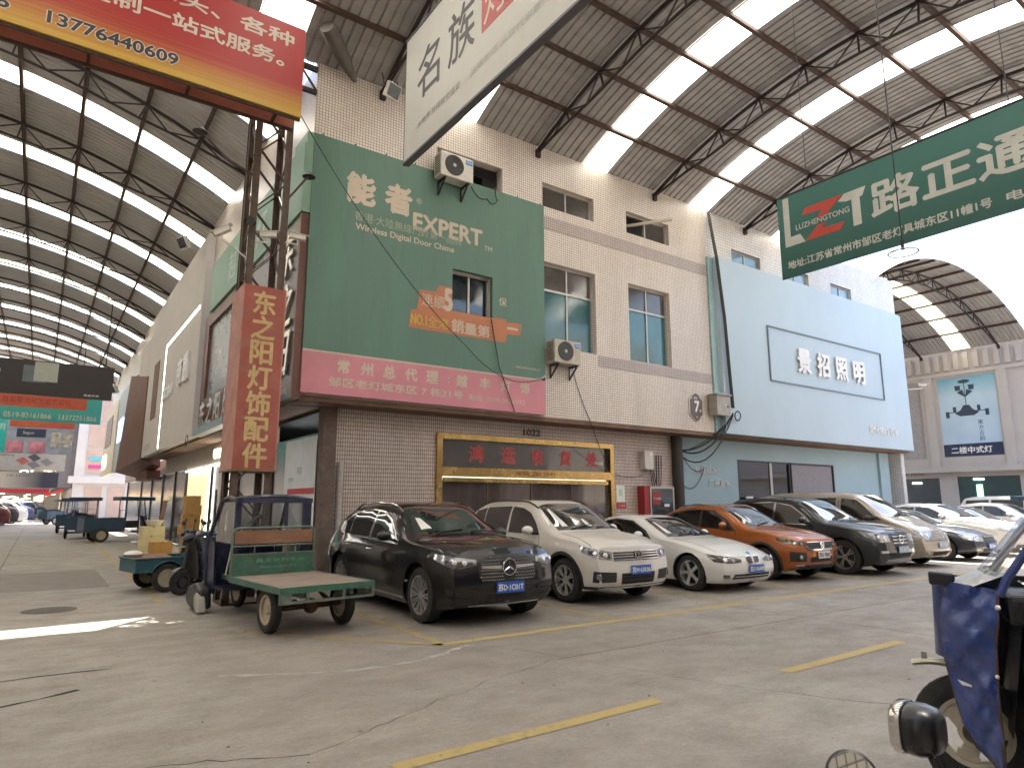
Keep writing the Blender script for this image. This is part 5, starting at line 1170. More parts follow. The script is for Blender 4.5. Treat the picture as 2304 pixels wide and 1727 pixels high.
# 1 ---- black SUV
P1 = paint("black car paint", (.006, .006, .0065), 0, .2)
sp = dict(L=4.72, W=1.89, H=1.64, fo=.86, wb=2.89, TR=.37, paint=P1, cowl=1.25, nose=SUVN, tail=TAIL, rf=.15, shin=.06,
  top=[(0, .99), (.12, 1.045), (.5, 1.09), (1.0, 1.125), (1.22, 1.14), (1.55, 1.33), (1.95, 1.53), (2.25, 1.60), (2.9, 1.625), (3.6, 1.58), (4.1, 1.47), (4.5, 1.22), (4.72, 1.02)],
  belt=[(0, .90), (.5, .97), (1.2, 1.0), (2.5, 1.01), (3.8, 1.04), (4.5, 1.0), (4.72, .95)],
  ws=(.70, 1.20, .60, 2.03), rw=(.62, 4.42, .55, 4.12), wtrim=M_CHROME, wlo=[(1.62, 1.0), (2.6, 1.03), (3.9, 1.10)], whi=[(1.78, 1.16), (2.1, 1.36), (2.45, 1.47), (3.1, 1.51), (3.6, 1.45), (3.98, 1.27), (4.04, 1.16)],
  win=[([(1.72, 1.035), (2.62, 1.06)], [(1.86, 1.17), (2.15, 1.34), (2.45, 1.44), (2.66, 1.468)]), ([(2.72, 1.062), (3.5, 1.08)], [(2.74, 1.472), (3.1, 1.48), (3.52, 1.43)]), ([(3.54, 1.085), (3.9, 1.11)], [(3.56, 1.42), (3.9, 1.24)])],
  seams=[[(1.62, .42), (1.6, .8), (1.68, .99)], [(2.68, .36), (2.68, 1.03)], [(3.42, .45), (3.62, .8), (3.6, 1.03)]], hood=(.80, .35, .74, 1.2), handles=((2.42, .90), (3.32, .93)), mirror=(1.78, 1.05),
  rails=(.63, 1.95, 3.85, M_CHROME), alloy=M_ALLOYD, spokes=10, spw=.018, fork=.12, rimk=.70, hmat=M_CHROME)
T, B_, pt, both = car(sp, (5.27, 7.55, 0), 0, "black SUV nearest the handcart with a star emblem on its dotted grille", "cars parked side by side under the street roof")
M_DOT = mat("diamond dot grille", (.03, .03, .03), .4, .3)
pt("grille", 'F', [(-23, .62), (-10, .57), (10, .57), (23, .62)], [(-24, .80), (-16, .92), (16, .92), (24, .80)], M_DOT, off=.004, nu=20, nv=6)
dd = MB()
for i in range(-13, 14):
    for j in range(8):
        ph = i*1.75 + (.87 if j % 2 else 0); z = .60 + j*.041
        if abs(ph) < 22.5 - max(0, (z-.80))*70 and not abs(ph) < 5:
            h, n = B_.hit('F', ph, z)
            if h: dd.obox(h + n*.008, (.018, .006, .014))
tag(dd.build("grille_stud", M_CHROME, T), kind="stuff")
for s in (-1, 1): pt("grille_bar", 'F', [(s*6, .735), (s*22, .745)], [(s*6, .775), (s*22, .78)], M_CHROME, off=.018, nu=8, nv=1)
h, n = B_.hit('F', 0, .755); emblem(T, h + Vector((0, -.02, 0)), (0, -1, 0), .115, 'star'); MB().lathe([(0, 0), (.1, 0)], h + Vector((0, -.012, 0)), (0, -1, 0), 24).build("emblem_base", M_TRIM, T)
for s in (-1, 1):
    pt("headlight", 'F', [(s*25, .80), (s*36, .755), (s*46, .80), (s*55, .86)], [(s*25.5, .86), (s*36, .89), (s*48, .92), (s*56, .93)], M_LAMP, off=.006, nu=16, nv=4)
    pt("lamp_shade", 'F', [(s*27, .795), (s*38, .755), (s*45, .79)], [(s*28, .835), (s*38, .845), (s*46, .855)], M_LAMPD, off=.009, nu=10, nv=3)
    lens(T, B_, s*33, .82, .035); lens(T, B_, s*39, .83, .035)
    pt("air_intake", 'F', [(s*24, .30), (s*38, .30), (s*44, .34)], [(s*20, .44), (s*36, .47), (s*45, .52)], M_TRIM, off=.004, nu=10, nv=4)
pt("lower_intake", 'F', [(-19, .33), (19, .33)], [(-17, .43), (17, .43)], M_DARK, off=.004); pt("chrome_lip", 'F', [(-30, .275), (0, .27), (30, .275)], [(-31, .295), (0, .29), (31, .295)], M_CHROME, off=.014, nu=20, nv=1)
plate(T, B_, 0, .50, "苏D·1C01T"); pt("dash_paper", 'T', [(-.60, 1.42), (-.44, 1.40)], [(-.56, 1.72), (-.50, 1.68)], M_PAPER, off=.009, nu=3, nv=2)
for s in (-1, 1):
    for z0_, z1_ in ((.46, .52), (.36, .38)): pt("bumper_blade", 'F', [(s*24, z0_), (s*40, z0_ + .02), (s*50, z1_ + .06)], [(s*24, z0_ + .02), (s*40, z0_ + .045), (s*50, z1_ + .08)], P1, off=.022, nu=12, nv=1)
both("tail_light", [(4.2, .9), (4.5, .92)], [(4.22, 1.0), (4.5, 1.02)], M_TAIL, off=.006, nu=6, nv=2); both("sill_strip", [(1.3, .285), (3.4, .29)], [(1.3, .305), (3.4, .31)], M_CHROME, off=.012, nu=16, nv=1)
# 2 ---- white SUV
P2_ = paint("warm white car paint", (.60, .57, .52), 0, .3)
sp = dict(L=4.43, W=1.81, H=1.66, fo=.87, wb=2.60, TR=.355, paint=P2_, cowl=1.15, nose=[(.2, .14), (.35, .03), (.5, 0), (.7, .03), (.9, .08), (1.05, .16)], tail=TAIL, clad=True, rf=.14,
  top=[(0, .93), (.12, .985), (.5, 1.06), (1.0, 1.12), (1.15, 1.14), (1.5, 1.38), (1.85, 1.58), (2.15, 1.645), (2.9, 1.66), (3.6, 1.62), (4.1, 1.5), (4.3, 1.25), (4.43, 1.05)],
  belt=[(0, .84), (.5, .95), (1.15, 1.0), (2.5, 1.03), (3.8, 1.06), (4.43, .98)], lean=.27,
  ws=(.68, 1.12, .59, 1.90), rw=(.6, 4.25, .55, 4.1), wtrim=None, wlo=[(1.5, 1.0)], whi=[(1.5, 1.4)],
  win=[([(1.55, 1.05), (2.5, 1.07)], [(1.72, 1.24), (1.95, 1.42), (2.2, 1.50), (2.54, 1.53)]), ([(2.58, 1.07), (3.35, 1.09)], [(2.6, 1.535), (3.38, 1.51)]), ([(3.39, 1.09), (3.9, 1.14)], [(3.42, 1.505), (3.75, 1.44)])],
  seams=[[(1.5, .42), (1.48, .8), (1.55, 1.03)], [(2.55, .36), (2.55, 1.05)], [(3.2, .45), (3.4, .8), (3.4, 1.05)]], hood=(.76, .3, .70, 1.12), handles=((2.3, .93), (3.1, .96)), mirror=(1.70, 1.06),
  rails=(.62, 1.85, 3.75, M_BLACK), alloy=M_ALLOY, spokes=7, spw=.022, fork=.13)
T, B_, pt, both = car(sp, (8.05, 7.87, 0), 0, "white SUV with black roof rails parked right of the black SUV", "cars parked side by side under the street roof")
pt("grille", 'F', [(-26, .69), (26, .69)], [(-26, .83), (26, .83)], M_TRIM, off=.005, nu=18, nv=4)
for z in (.70, .745, .785, .82): pt("grille_bar", 'F', [(-26, z), (26, z)], [(-26, z+.014), (26, z+.014)], M_CHROME, off=.014, nu=16, nv=1)
h, n = B_.hit('F', 0, .765); MB().lathe([(0, 0), (.075, 0)], h + Vector((0, -.02, 0)), (0, -1, 0), 20).build("emblem_base", M_TRIM, T); emblem(T, h + Vector((0, -.025, 0)), (0, -1, 0), .08, 'vw')
for s in (-1, 1):
    pt("headlight", 'F', [(s*27, .70), (s*40, .73), (s*52, .82)], [(s*27, .83), (s*40, .875), (s*55, .93)], M_LAMP, off=.006, nu=14, nv=4); pt("lamp_shade", 'F', [(s*29, .73), (s*46, .79)], [(s*29, .80), (s*46, .87)], M_LAMPD, off=.009, nu=8, nv=3)
    lens(T, B_, s*33, .775, .045); lens(T, B_, s*41, .81, .04)
    pt("fog_recess", 'F', [(s*24, .37), (s*43, .37)], [(s*24, .52), (s*42, .54)], M_TRIM, off=.005, nu=8, nv=3); lens(T, B_, s*38, .45, .05, M_LAMP)
pt("lower_intake", 'F', [(-19, .33), (19, .33)], [(-19, .50), (19, .50)], M_DARK, off=.004); pt("lower_trim", 'F', [(-50, .215), (50, .215)], [(-50, .30), (50, .30)], M_TRIM, off=.008, nu=24, nv=2)
for z in (.38, .44): pt("intake_slat", 'F', [(-18, z), (18, z)], [(-18, z+.015), (18, z+.015)], M_TRIM, off=.014, nu=12, nv=1)
plate(T, B_, 1, .545, "苏M·63K06"); pt("dash_paper", 'T', [(-.55, 1.28), (-.44, 1.26)], [(-.51, 1.75), (-.49, 1.75)], M_PAPER, off=.010, nu=3, nv=3); pt("dash_paper", 'T', [(-.02, 1.22), (.09, 1.22)], [(-.04, 1.40), (.02, 1.40)], M_PAPER, off=.010, nu=3, nv=3)
# 3 ---- white coupe
CN = [(.15, .16), (.28, .03), (.4, 0), (.55, .02), (.68, .07), (.8, .16)]
CT = [(.2, .12), (.4, .0), (.7, .0), (.9, .08), (1.2, .3)]
P3_ = paint("cool white car paint", (.64, .63, .60), 0, .28)
sp = dict(L=4.61, W=1.78, H=1.38, fo=.80, wb=2.76, TR=.325, paint=P3_, cowl=1.35, nose=CN, tail=CT, rf=.17, lean=.42, agap=.04,
  top=[(0, .64), (.1, .70), (.5, .82), (1.0, .91), (1.38, .95), (1.8, 1.15), (2.15, 1.29), (2.5, 1.345), (2.9, 1.355), (3.3, 1.30), (3.8, 1.11), (4.1, 1.0), (4.5, .97), (4.61, .92)],
  belt=[(0, .56), (.5, .72), (1.3, .86), (2.5, .90), (3.6, .93), (4.61, .86)], sill=[(0, .17), (.5, .17), (4.1, .18), (4.61, .26)],
  ws=(.68, 1.34, .53, 2.2), rw=(.56, 3.75, .46, 3.2), wtrim=M_TRIM, wlo=[(1.75, .89), (3.6, .95)], whi=[(1.95, 1.05), (2.4, 1.24), (2.9, 1.275), (3.3, 1.2), (3.62, 1.05)],
  win=[([(1.85, .915), (2.88, .935)], [(2.05, 1.06), (2.4, 1.21), (2.88, 1.25)]), ([(2.93, .935), (3.5, .96)], [(2.93, 1.25), (3.3, 1.17), (3.5, 1.06)])],
  seams=[[(1.72, .3), (1.7, .6), (1.76, .88)], [(3.05, .3), (3.1, .6), (3.02, .92)]], hood=(.62, .35, .68, 1.3), handles=((2.75, .80),), mirror=(1.95, .90), alloy=M_ALLOY, spokes=5, spw=.062, rimk=.70)
T, B_, pt, both = car(sp, (10.86, 7.72, 0), 0, "low white coupe with twin kidney grilles between white and orange SUVs", "cars parked side by side under the street roof")
M_KID = mat("blue black kidney grille", (.02, .02, .05), .15, .3)
for s in (-1, 1):
    pt("grille_rim", 'F', [(s*1.2, .515), (s*6, .50), (s*9.5, .53)], [(s*1.2, .63), (s*5, .65), (s*10.5, .63)], M_CHROME, off=.008, nu=8, nv=4); pt("grille", 'F', [(s*1.9, .525), (s*6, .515), (s*8.8, .54)], [(s*1.9, .62), (s*5, .638), (s*9.6, .62)], M_KID, off=.014, nu=8, nv=4)
    pt("headlight", 'F', [(s*17, .54), (s*30, .525), (s*44, .55)], [(s*17, .585), (s*28, .635), (s*50, .68)], M_LAMPD, off=.006, nu=14, nv=4); lens(T, B_, s*27, .577, .045, M_LAMP); lens(T, B_, s*35, .585, .045)
    pt("fog_lamp", 'F', [(s*31, .27), (s*37, .27)], [(s*31, .33), (s*37, .335)], M_LAMPD, off=.006, nu=6, nv=2)
pt("lower_intake", 'F', [(-28, .25), (28, .25)], [(-26, .335), (26, .335)], M_DARK, off=.004, nu=16); pt("intake_slat", 'F', [(-26, .285), (26, .285)], [(-26, .30), (26, .30)], M_CHROME, off=.01, nu=16, nv=1)
h, n = B_.hit('T', 0, .13); emblem(T, h + n*.004, n + Vector((0, -.3, 0)), .04, 'disc', mat("roundel", (.1, .2, .5), .2))
plate(T, B_, 2, .42, "苏D·36A00"); pt("dash_paper", 'T', [(-.57, 1.55), (-.47, 1.53)], [(-.49, 2.0), (-.47, 2.0)], M_PAPER, off=.010, nu=3, nv=3)
# 4 ---- orange crossover
P4_ = paint("burnt orange car paint", (.36, .105, .022), .35, .28)
sp = dict(L=4.28, W=1.77, H=1.59, fo=.85, wb=2.61, TR=.34, paint=P4_, cowl=1.15, nose=SUVN, tail=TAIL, clad=True, rf=.15, lean=.36,
  top=[(0, .86), (.1, .93), (.5, 1.02), (1.0, 1.08), (1.18, 1.10), (1.6, 1.34), (1.95, 1.50), (2.3, 1.565), (2.7, 1.575), (3.3, 1.50), (3.8, 1.34), (4.15, 1.1), (4.28, 1.0)],
  belt=[(0, .78), (.5, .91), (1.2, .97), (2.5, 1.0), (3.5, 1.1), (4.28, .98)], ws=(.67, 1.16, .56, 2.0), rw=(.56, 3.95, .5, 3.6), wtrim=M_TRIM, wlo=[(1.5, .98), (3.7, 1.14)], whi=[(1.75, 1.2), (2.2, 1.43), (2.8, 1.46), (3.4, 1.36), (3.72, 1.2)],
  win=[([(1.62, 1.02), (2.48, 1.04)], [(1.8, 1.2), (2.2, 1.39), (2.5, 1.43)]), ([(2.54, 1.045), (3.3, 1.10)], [(2.56, 1.43), (3.0, 1.40), (3.32, 1.32)])],
  seams=[[(1.48, .42), (1.46, .8), (1.52, 1.0)], [(2.5, .36), (2.5, 1.02)]], hood=(.72, .3, .68, 1.12), handles=((2.3, .9),), mirror=(1.75, 1.04), rails=(.58, 1.9, 3.3, M_CHROME), alloy=M_ALLOYD, spokes=5, spw=.05)
T, B_, pt, both = car(sp, (13.5, 7.93, 0), 0, "burnt orange crossover with black lower cladding and chrome wing grille", "cars parked side by side under the street roof")
pt("grille", 'F', [(-24, .66), (24, .66)], [(-24, .80), (24, .80)], M_TRIM, off=.005, nu=14, nv=3)
pt("chrome_wing", 'F', [(-26, .70), (-20, .625), (20, .625), (26, .70)], [(-27, .74), (-19, .665), (19, .665), (27, .74)], M_CHROME, off=.016, nu=20, nv=1); pt("chrome_wing", 'F', [(-24, .79), (24, .79)], [(-24, .81), (24, .81)], M_CHROME, off=.012, nu=12, nv=1)
h, n = B_.hit('F', 0, .73); emblem(T, h + Vector((0, -.02, 0)), (0, -1, 0), .07, 'h')
for s in (-1, 1):
    pt("headlight", 'F', [(s*25, .73), (s*40, .75), (s*54, .83)], [(s*25, .80), (s*40, .845), (s*56, .90)], M_LAMPD, off=.006, nu=12, nv=3); lens(T, B_, s*31, .77, .032, M_LAMP); lens(T, B_, s*38, .785, .032)
    pt("fog_recess", 'F', [(s*26, .42), (s*43, .42)], [(s*26, .60), (s*43, .62)], M_TRIM, off=.006, nu=8, nv=4); lens(T, B_, s*33, .5, .04, M_LAMP); pt("marker", 'F', [(s*28, .33), (s*38, .335)], [(s*28, .355), (s*38, .36)], M_CHROME, off=.012, nu=6, nv=1)
pt("lower_trim", 'F', [(-48, .22), (48, .22)], [(-34, .34), (34, .34)], M_TRIM, off=.008, nu=22, nv=3); pt("lower_intake", 'F', [(-20, .40), (20, .40)], [(-20, .5), (20, .5)], M_DARK, off=.005)
plate(T, B_, 1, .54, "苏D 7B82", m=M_PAPER, w=.42, tc=M_INK); pt("dash_paper", 'T', [(-.55, 1.35), (-.47, 1.33)], [(-.50, 1.75), (-.48, 1.75)], M_PAPER, off=.010, nu=3, nv=3)
# 5 ---- dark SUV
P5_ = paint("dark slate car paint", (.014, .018, .022), .2, .25)
sp = dict(L=4.8, W=1.91, H=1.79, fo=.87, wb=2.915, TR=.39, paint=P5_, cowl=1.2, nose=SUVN, tail=TAIL, rf=.14, lean=.33,
  top=[(0, .95), (.1, 1.03), (.5, 1.10), (1.0, 1.17), (1.2, 1.19), (1.6, 1.45), (1.95, 1.65), (2.3, 1.73), (2.9, 1.75), (3.8, 1.68), (4.3, 1.55), (4.6, 1.3), (4.8, 1.05)],
  belt=[(0, .86), (.5, .98), (1.2, 1.05), (2.5, 1.07), (3.8, 1.10), (4.8, 1.0)], ws=(.71, 1.18, .60, 2.0), rw=(.6, 4.5, .55, 4.25), wtrim=M_CHROME, wlo=[(1.55, 1.07), (4.1, 1.14)], whi=[(1.8, 1.3), (2.2, 1.55), (2.8, 1.63), (3.6, 1.6), (4.15, 1.42)],
  win=[([(1.65, 1.10), (2.6, 1.12)], [(1.85, 1.3), (2.2, 1.51), (2.62, 1.60)]), ([(2.66, 1.12), (3.5, 1.14)], [(2.68, 1.605), (3.52, 1.57)]), ([(3.56, 1.14), (4.05, 1.17)], [(3.58, 1.565), (4.08, 1.41)])],
  seams=[[(1.5, .45), (1.48, .8), (1.55, 1.05)], [(2.63, .4), (2.63, 1.1)]], hood=(.78, .3, .72, 1.15), handles=((2.4, .97), (3.3, .99)), mirror=(1.75, 1.13), rails=(.62, 2.1, 4.0, M_CHROME), alloy=M_ALLOYD, spokes=5, spw=.03, fork=.16)
T, B_, pt, both = car(sp, (16.0, 7.5, 0), 0, "dark slate SUV with slatted chrome grille behind the orange crossover", "cars parked side by side under the street roof")
pt("grille", 'F', [(-15, .66), (15, .66)], [(-20, .92), (20, .92)], M_TRIM, off=.005, nu=14, nv=4)
for z in (.70, .77, .84): pt("grille_bar", 'F', [(-17, z), (17, z)], [(-17.5, z+.028), (17.5, z+.028)], M_CHROME, off=.018, nu=12, nv=1)
h, n = B_.hit('F', 0, .79); emblem(T, h + Vector((0, -.03, 0)), (0, -1, 0), .1, 'star')
for s in (-1, 1):
    pt("headlight", 'F', [(s*22, .74), (s*36, .74), (s*50, .86)], [(s*24, .88), (s*38, .93), (s*56, .97)], M_LAMP, off=.006, nu=12, nv=3); lens(T, B_, s*30, .81, .05); lens(T, B_, s*38, .85, .04)
    pt("fog_slot", 'F', [(s*27, .50), (s*37, .50)], [(s*27, .56), (s*37, .56)], M_LAMP, off=.008, nu=6, nv=2)
pt("skid_plate", 'F', [(-33, .24), (33, .24)], [(-26, .36), (26, .36)], M_ALU, off=.012, nu=16, nv=2); pt("lower_intake", 'F', [(-24, .40), (24, .40)], [(-24, .5), (24, .5)], M_DARK, off=.005)
plate(T, B_, 2, .57, "苏D·8K518", m=mat("pale blue plate", (.22, .36, .5), .4))
# 6 ---- champagne van
P6_ = paint("champagne van paint", (.33, .29, .23), .35, .32)
sp = dict(L=4.9, W=1.75, H=1.93, fo=.9, wb=2.95, TR=.325, paint=P6_, cowl=.82, nose=[(.2, .12), (.4, 0), (.6, .02), (.8, .09), (1.0, .2), (1.1, .3)], tail=[(.2, .1), (.5, 0), (1.2, .02), (1.9, .1)], rf=.15, lean=.18,
  top=[(0, .90), (.1, .98), (.4, 1.12), (.8, 1.24), (.95, 1.30), (1.4, 1.62), (1.75, 1.83), (2.1, 1.89), (3.0, 1.91), (4.2, 1.89), (4.75, 1.80), (4.9, 1.5)],
  belt=[(0, .82), (.4, 1.0), (.9, 1.10), (2, 1.13), (4.9, 1.15)], ws=(.70, .86, .62, 1.72), rw=None, wtrim=None, wlo=0, whi=0,
  win=[([(1.05, 1.16), (2.15, 1.13)], [(1.4, 1.42), (1.75, 1.68), (2.15, 1.72)]), ([(2.3, 1.14), (3.5, 1.15)], [(2.3, 1.73), (3.5, 1.73)]), ([(3.6, 1.15), (4.55, 1.16)], [(3.6, 1.73), (4.5, 1.7)])],
  seams=[[(1.15, .5), (1.1, 1.1)], [(2.22, .36), (2.22, 1.75)]], hood=(.7, .25, .66, .8), handles=((1.95, 1.0),), mirror=(1.35, 1.14), mmat=M_TRIM, alloy=M_ALLOY, spokes=6)
T, B_, pt, both = car(sp, (18.85, 7.85, 0), 0, "champagne coloured people carrier van, tallest in the parked row", "cars parked side by side under the street roof", cat="van", name="parked_van")
VAN = T
for z in (.72, .77, .82, .87): pt("grille_bar", 'F', [(-13, z), (13, z)], [(-13.5, z+.022), (13.5, z+.022)], M_CHROME, off=.014, nu=10, nv=1)
pt("bumper_line", 'F', [(-55, .66), (55, .66)], [(-55, .675), (55, .675)], M_TRIM, off=.004, nu=20, nv=1)
for s in (-1, 1):
    pt("headlight", 'F', [(s*18, .70), (s*32, .70), (s*44, .76)], [(s*20, .87), (s*34, .93), (s*48, .93)], M_LAMP, off=.006, nu=12, nv=3); lens(T, B_, s*27, .79, .05); lens(T, B_, s*36, .82, .045); lens(T, B_, s*32, .38, .05, M_LAMP)
pt("lower_intake", 'F', [(-22, .3), (22, .3)], [(-22, .4), (22, .4)], M_DARK, off=.005); plate(T, B_, 2, .56, "苏D·K2963", m=MATS["pale blue plate"])
# 7 ---- sedans further along
def sedan(loc, pm, label, H=1.45, suv=False, plate_t=None, grp="cars parked side by side under the street roof", rz=0, W=1.82, name="parked_car"):
    e = .16 if suv else 0
    sp = dict(L=4.75, W=W, H=H, fo=.9, wb=2.75, TR=.33 + e*.15, paint=pm, cowl=1.3, nose=CN if not suv else SUVN, tail=CT if not suv else TAIL, rf=.15, lean=.38,
      top=[(0, .70+e), (.1, .77+e), (.5, .88+e), (1.0, .95+e), (1.32, .99+e), (1.75, 1.22+e), (2.1, H-.07), (2.5, H-.02), (3.0, H-.01), (3.5, H-.08), (4.0, 1.15+e*1.6), (4.3, 1.06+e*1.5), (4.75, 1.0+e)],
      belt=[(0, .62+e), (.5, .78+e), (1.3, .89+e), (2.5, .93+e), (3.8, .97+e), (4.75, .92+e)], ws=(.68, 1.3, .55, 2.15), rw=(.56, 4.0, .5, 3.5), wtrim=M_CHROME, wlo=[(1.65, .93+e), (3.9, 1.0+e)], whi=[(1.85, 1.1+e), (2.3, H-.14), (3.0, H-.11), (3.5, H-.19), (3.92, 1.08+e)],
      win=[([(1.75, .95+e), (2.68, .97+e)], [(1.95, 1.1+e), (2.3, H-.17), (2.7, H-.14)]), ([(2.74, .97+e), (3.7, 1.0+e)], [(2.76, H-.14), (3.45, H-.22), (3.72, 1.12+e)])],
      seams=[[(1.6, .35), (1.62, .9)], [(2.7, .3), (2.7, .95)]], hood=(.7, .35, .68, 1.25), handles=((2.5, .86+e),), mirror=(1.85, .96+e), alloy=M_ALLOY, spokes=7, spw=.03)
    T, B_, pt, both = car(sp, loc, rz, label, grp, name)
    pt("grille", 'F', [(-14, .50+e), (14, .50+e)], [(-16, .65+e), (16, .65+e)], M_TRIM, off=.006, nu=10, nv=3); pt("grille_bar", 'F', [(-16, .66+e), (16, .66+e)], [(-16, .68+e), (16, .68+e)], M_CHROME, off=.014, nu=10, nv=1)
    for s in (-1, 1):
        pt("headlight", 'F', [(s*20, .56+e), (s*34, .56+e), (s*48, .62+e)], [(s*20, .66+e), (s*36, .70+e), (s*54, .73+e)], M_LAMP, off=.006, nu=12, nv=3); lens(T, B_, s*30, .62+e, .045); pt("fog_lamp", 'F', [(s*28, .31), (s*36, .31)], [(s*28, .36), (s*36, .36)], M_LAMP, off=.006, nu=5, nv=2)
        pt("tail_light", 'B', [(s*25, .76+e), (s*48, .78+e)], [(s*25, .9+e), (s*50, .9+e)], M_TAIL, off=.006, nu=8, nv=2)
    pt("lower_intake", 'F', [(-22, .27), (22, .27)], [(-22, .36), (22, .36)], M_DARK, off=.005)
    if plate_t: plate(T, B_, 0, .42 + e*.5, plate_t)
    return T
P7_ = paint("dark grey blue car paint", (.022, .026, .034), .2); P8_ = paint("pearl white car paint", (.58, .57, .56)); P9_ = paint("royal blue car paint", (.02, .05, .16), .3)
sedan((21.85, 7.85, 0), P7_, "dark grey sedan parked just right of the champagne van", plate_t="苏D·52M61")
sedan((24.6, 7.95, 0), P8_, "pearl white crossover beyond the dark grey sedan", H=1.6, suv=True); sedan((27.3, 8.1, 0), P9_, "royal blue sedan beyond the pearl white crossover", H=1.48)
sedan((30.2, 8.0, 0), P2_, "white car with dark roof bars beyond the royal blue sedan", H=1.62, suv=True)
# cars far down the lane, seen from behind
lane = [(-6.7, 54.5, "maroon car, nearest of the far cars at the lane's left edge", (.06, .01, .012)), (-6.2, 58, "dark red car second in the far lane row", (.09, .015, .015)), (-5.8, 61.5, "black hatchback third in the far lane row", (.012, .012, .014)),
        (-5.3, 65.3, "sunlit white car standing in the bright gap of the lane", (.5, .5, .52)), (-4.9, 70, "deep blue car just beyond the sunlit white car", (.02, .03, .10)), (-4.0, 80, "dim teal car farthest down the lane", (.03, .06, .07))]
src = None
for i, (x, y, lb, c) in enumerate(lane):
    if src is None:
        src = sedan((x, y, 0), paint("lane car paint 0", c), lb, H=1.85, suv=True, grp="far cars along the lane", rz=pi/2 + pi + .15)
    else:
        o = copy_tree(src, None, loc=(x, y, 0), label=lb); pm = paint("lane car paint %d" % i, c)
        for ch in o.children:
            if ch.name.startswith("body") or ch.name.startswith("wing_mirror") or ch.name.startswith("arch_lip"):
                ch.data = ch.data.copy(); ch.data.materials.clear(); ch.data.materials.append(pm)

o = copy_tree(VAN, None, loc=(35.5, 8.8, 0), label="white van at the far right end of the parked row")
for ch in o.children:
    if ch.name.startswith(("body", "arch_lip")): ch.data = ch.data.copy(); ch.data.materials.clear(); ch.data.materials.append(P2_)
# ================================================================= handcart trikes, scooters, goods
M_NAVY = mat("scuffed navy paint", (.010, .014, .045), .4, 0, .2, 3, .45, (.10, .09, .11), 6, coat=.4)
M_BLUEP = mat("scuffed blue paint", (.016, .045, .20), .32, 0, .22, 3.5, .55, (.12, .14, .22), 7, coat=.6, bump=.9, bscale=5)
M_GPNT = mat("worn green paint", (.035, .125, .08), .5, 0, .3, 4, .75, (.12, .12, .10), 9)
M_GFR = mat("chipped grey green frame", (.12, .16, .13), .6, .1, .3, 7, .6, (.10, .07, .05), 10)
M_PLY = mat("dusty plywood", (.25, .19, .155), .85, 0, .22, 2.5, .75, (.15, .135, .12), 3.5, stretch=(1, 3, 1))
M_BRD = mat("weathered brown board", (.24, .12, .065), .8, 0, .25, 3, .5, (.20, .17, .13), 5, stretch=(1, 1, 3))
M_RUST = mat("rusty iron", (.12, .06, .035), .8, .2, .3, 8)
M_RIMC = mat("cream steel rim", (.42, .36, .26), .55, .1, .2, 8, .5, (.2, .12, .07), 9)
M_TEAL = mat("dusty teal paint", (.03, .10, .125), .5, 0, .2, 3, .4, (.10, .12, .12), 5)
M_SEAT = mat("black vinyl", (.016, .016, .017), .4, 0, .2, 5, .3, (.05, .05, .05), 8)
M_CLR = glassmat("hazy plastic window", (.88, .90, .92), .85, .10, .45, .03)
def trike_wheel(T, c, R=.28, w=.12, rim=None, yaw=0, cast=0):
    g_ = MB(); k = R * .62
    g_.lathe([(k, -w*.38), (k + .03, -w/2), (R - .03, -w*.46), (R, -w*.25), (R, w*.25), (R - .03, w*.46), (k + .03, w/2), (k, w*.38)], (0, 0, 0), (1, 0, 0), 36)
    wo_ = g_.build("wheel", M_TYRE, T, smooth=True, loc=c); wo_.rotation_euler = (0, 0, yaw)
    r = MB(); r.lathe([(k + .005, -w*.4), (k - .02, -w*.34), (k - .03, 0), (k - .02, w*.34), (k + .005, w*.4)], (0, 0, 0), (1, 0, 0), 36)
    if cast:
        for i in range(cast):
            a = 2*pi*i/cast + .6; p0 = Vector((0, .06*cos(a), .06*sin(a))); p1 = Vector((0, k*cos(a + .25), k*sin(a + .25))); m = p0.lerp(p1, .5)
            for q0, q1, ww in ((p0, m, .085), (m, p1, .11)): r.bar(q0, q1, ww, .035, up=(1, 0, 0))
        r.lathe([(0, -.05), (.08, -.05), (.085, 0), (.08, .05), (0, .05)], (0, 0, 0), (1, 0, 0), 20)
    else:
        r.lathe([(0, -w*.28), (.05, -w*.3), (.06, -w*.1), (k - .02, -w*.12), (k - .02, w*.12), (.06, w*.1), (.05, w*.3), (0, w*.28)], (0, 0, 0), (1, 0, 0), 24)
        for i in range(5): a = 2*pi*i/5; r.cyl((-w*.32, .035*cos(a), .035*sin(a)), (-w*.1, .035*cos(a), .035*sin(a)), .008, 6)
    r.build("rim", rim or M_RIMC, wo_, smooth=True, angle=35)
    return wo_
# ---- flatbed with blue cab
FT = thing("flatbed_tricycle", "flatbed cargo tricycle with navy cab frame, green headboard and bare plywood deck", "cargo tricycle", (3.07, 8.30, 0), radians(6.5))
bw = .635
MB().box(-bw + .02, bw - .02, .02, 1.73, .575, .60).build("deck_board", M_PLY, FT)
f = MB()
for x in (-bw, bw - .03): f.box(x, x + .03, 0, 1.75, .53, .605)
f.box(-bw + .03, bw - .03, 0, .03, .53, .605); f.build("deck_frame", M_GPNT, FT)
f = MB(); f.box(-bw + .005, bw - .005, .005, .035, .41, .44)
for x in (-bw, -.30, .18, bw - .05): f.box(x + .002, x + (.05 if abs(x) > .5 else .04), .005, .035, .44, .53)
f.box(-bw + .05, -bw + .15, .01, .03, .44, .53); f.build("rear_skirt", M_GFR, FT)
f = MB()
for y in (.35, .8, 1.25, 1.6): f.box(-bw + .03, bw - .03, y, y + .05, .53, .575)
for x in (-.34, .30): f.box(x, x + .05, .05, 2.9, .46, .53)
f.build("chassis", M_GFR, FT)
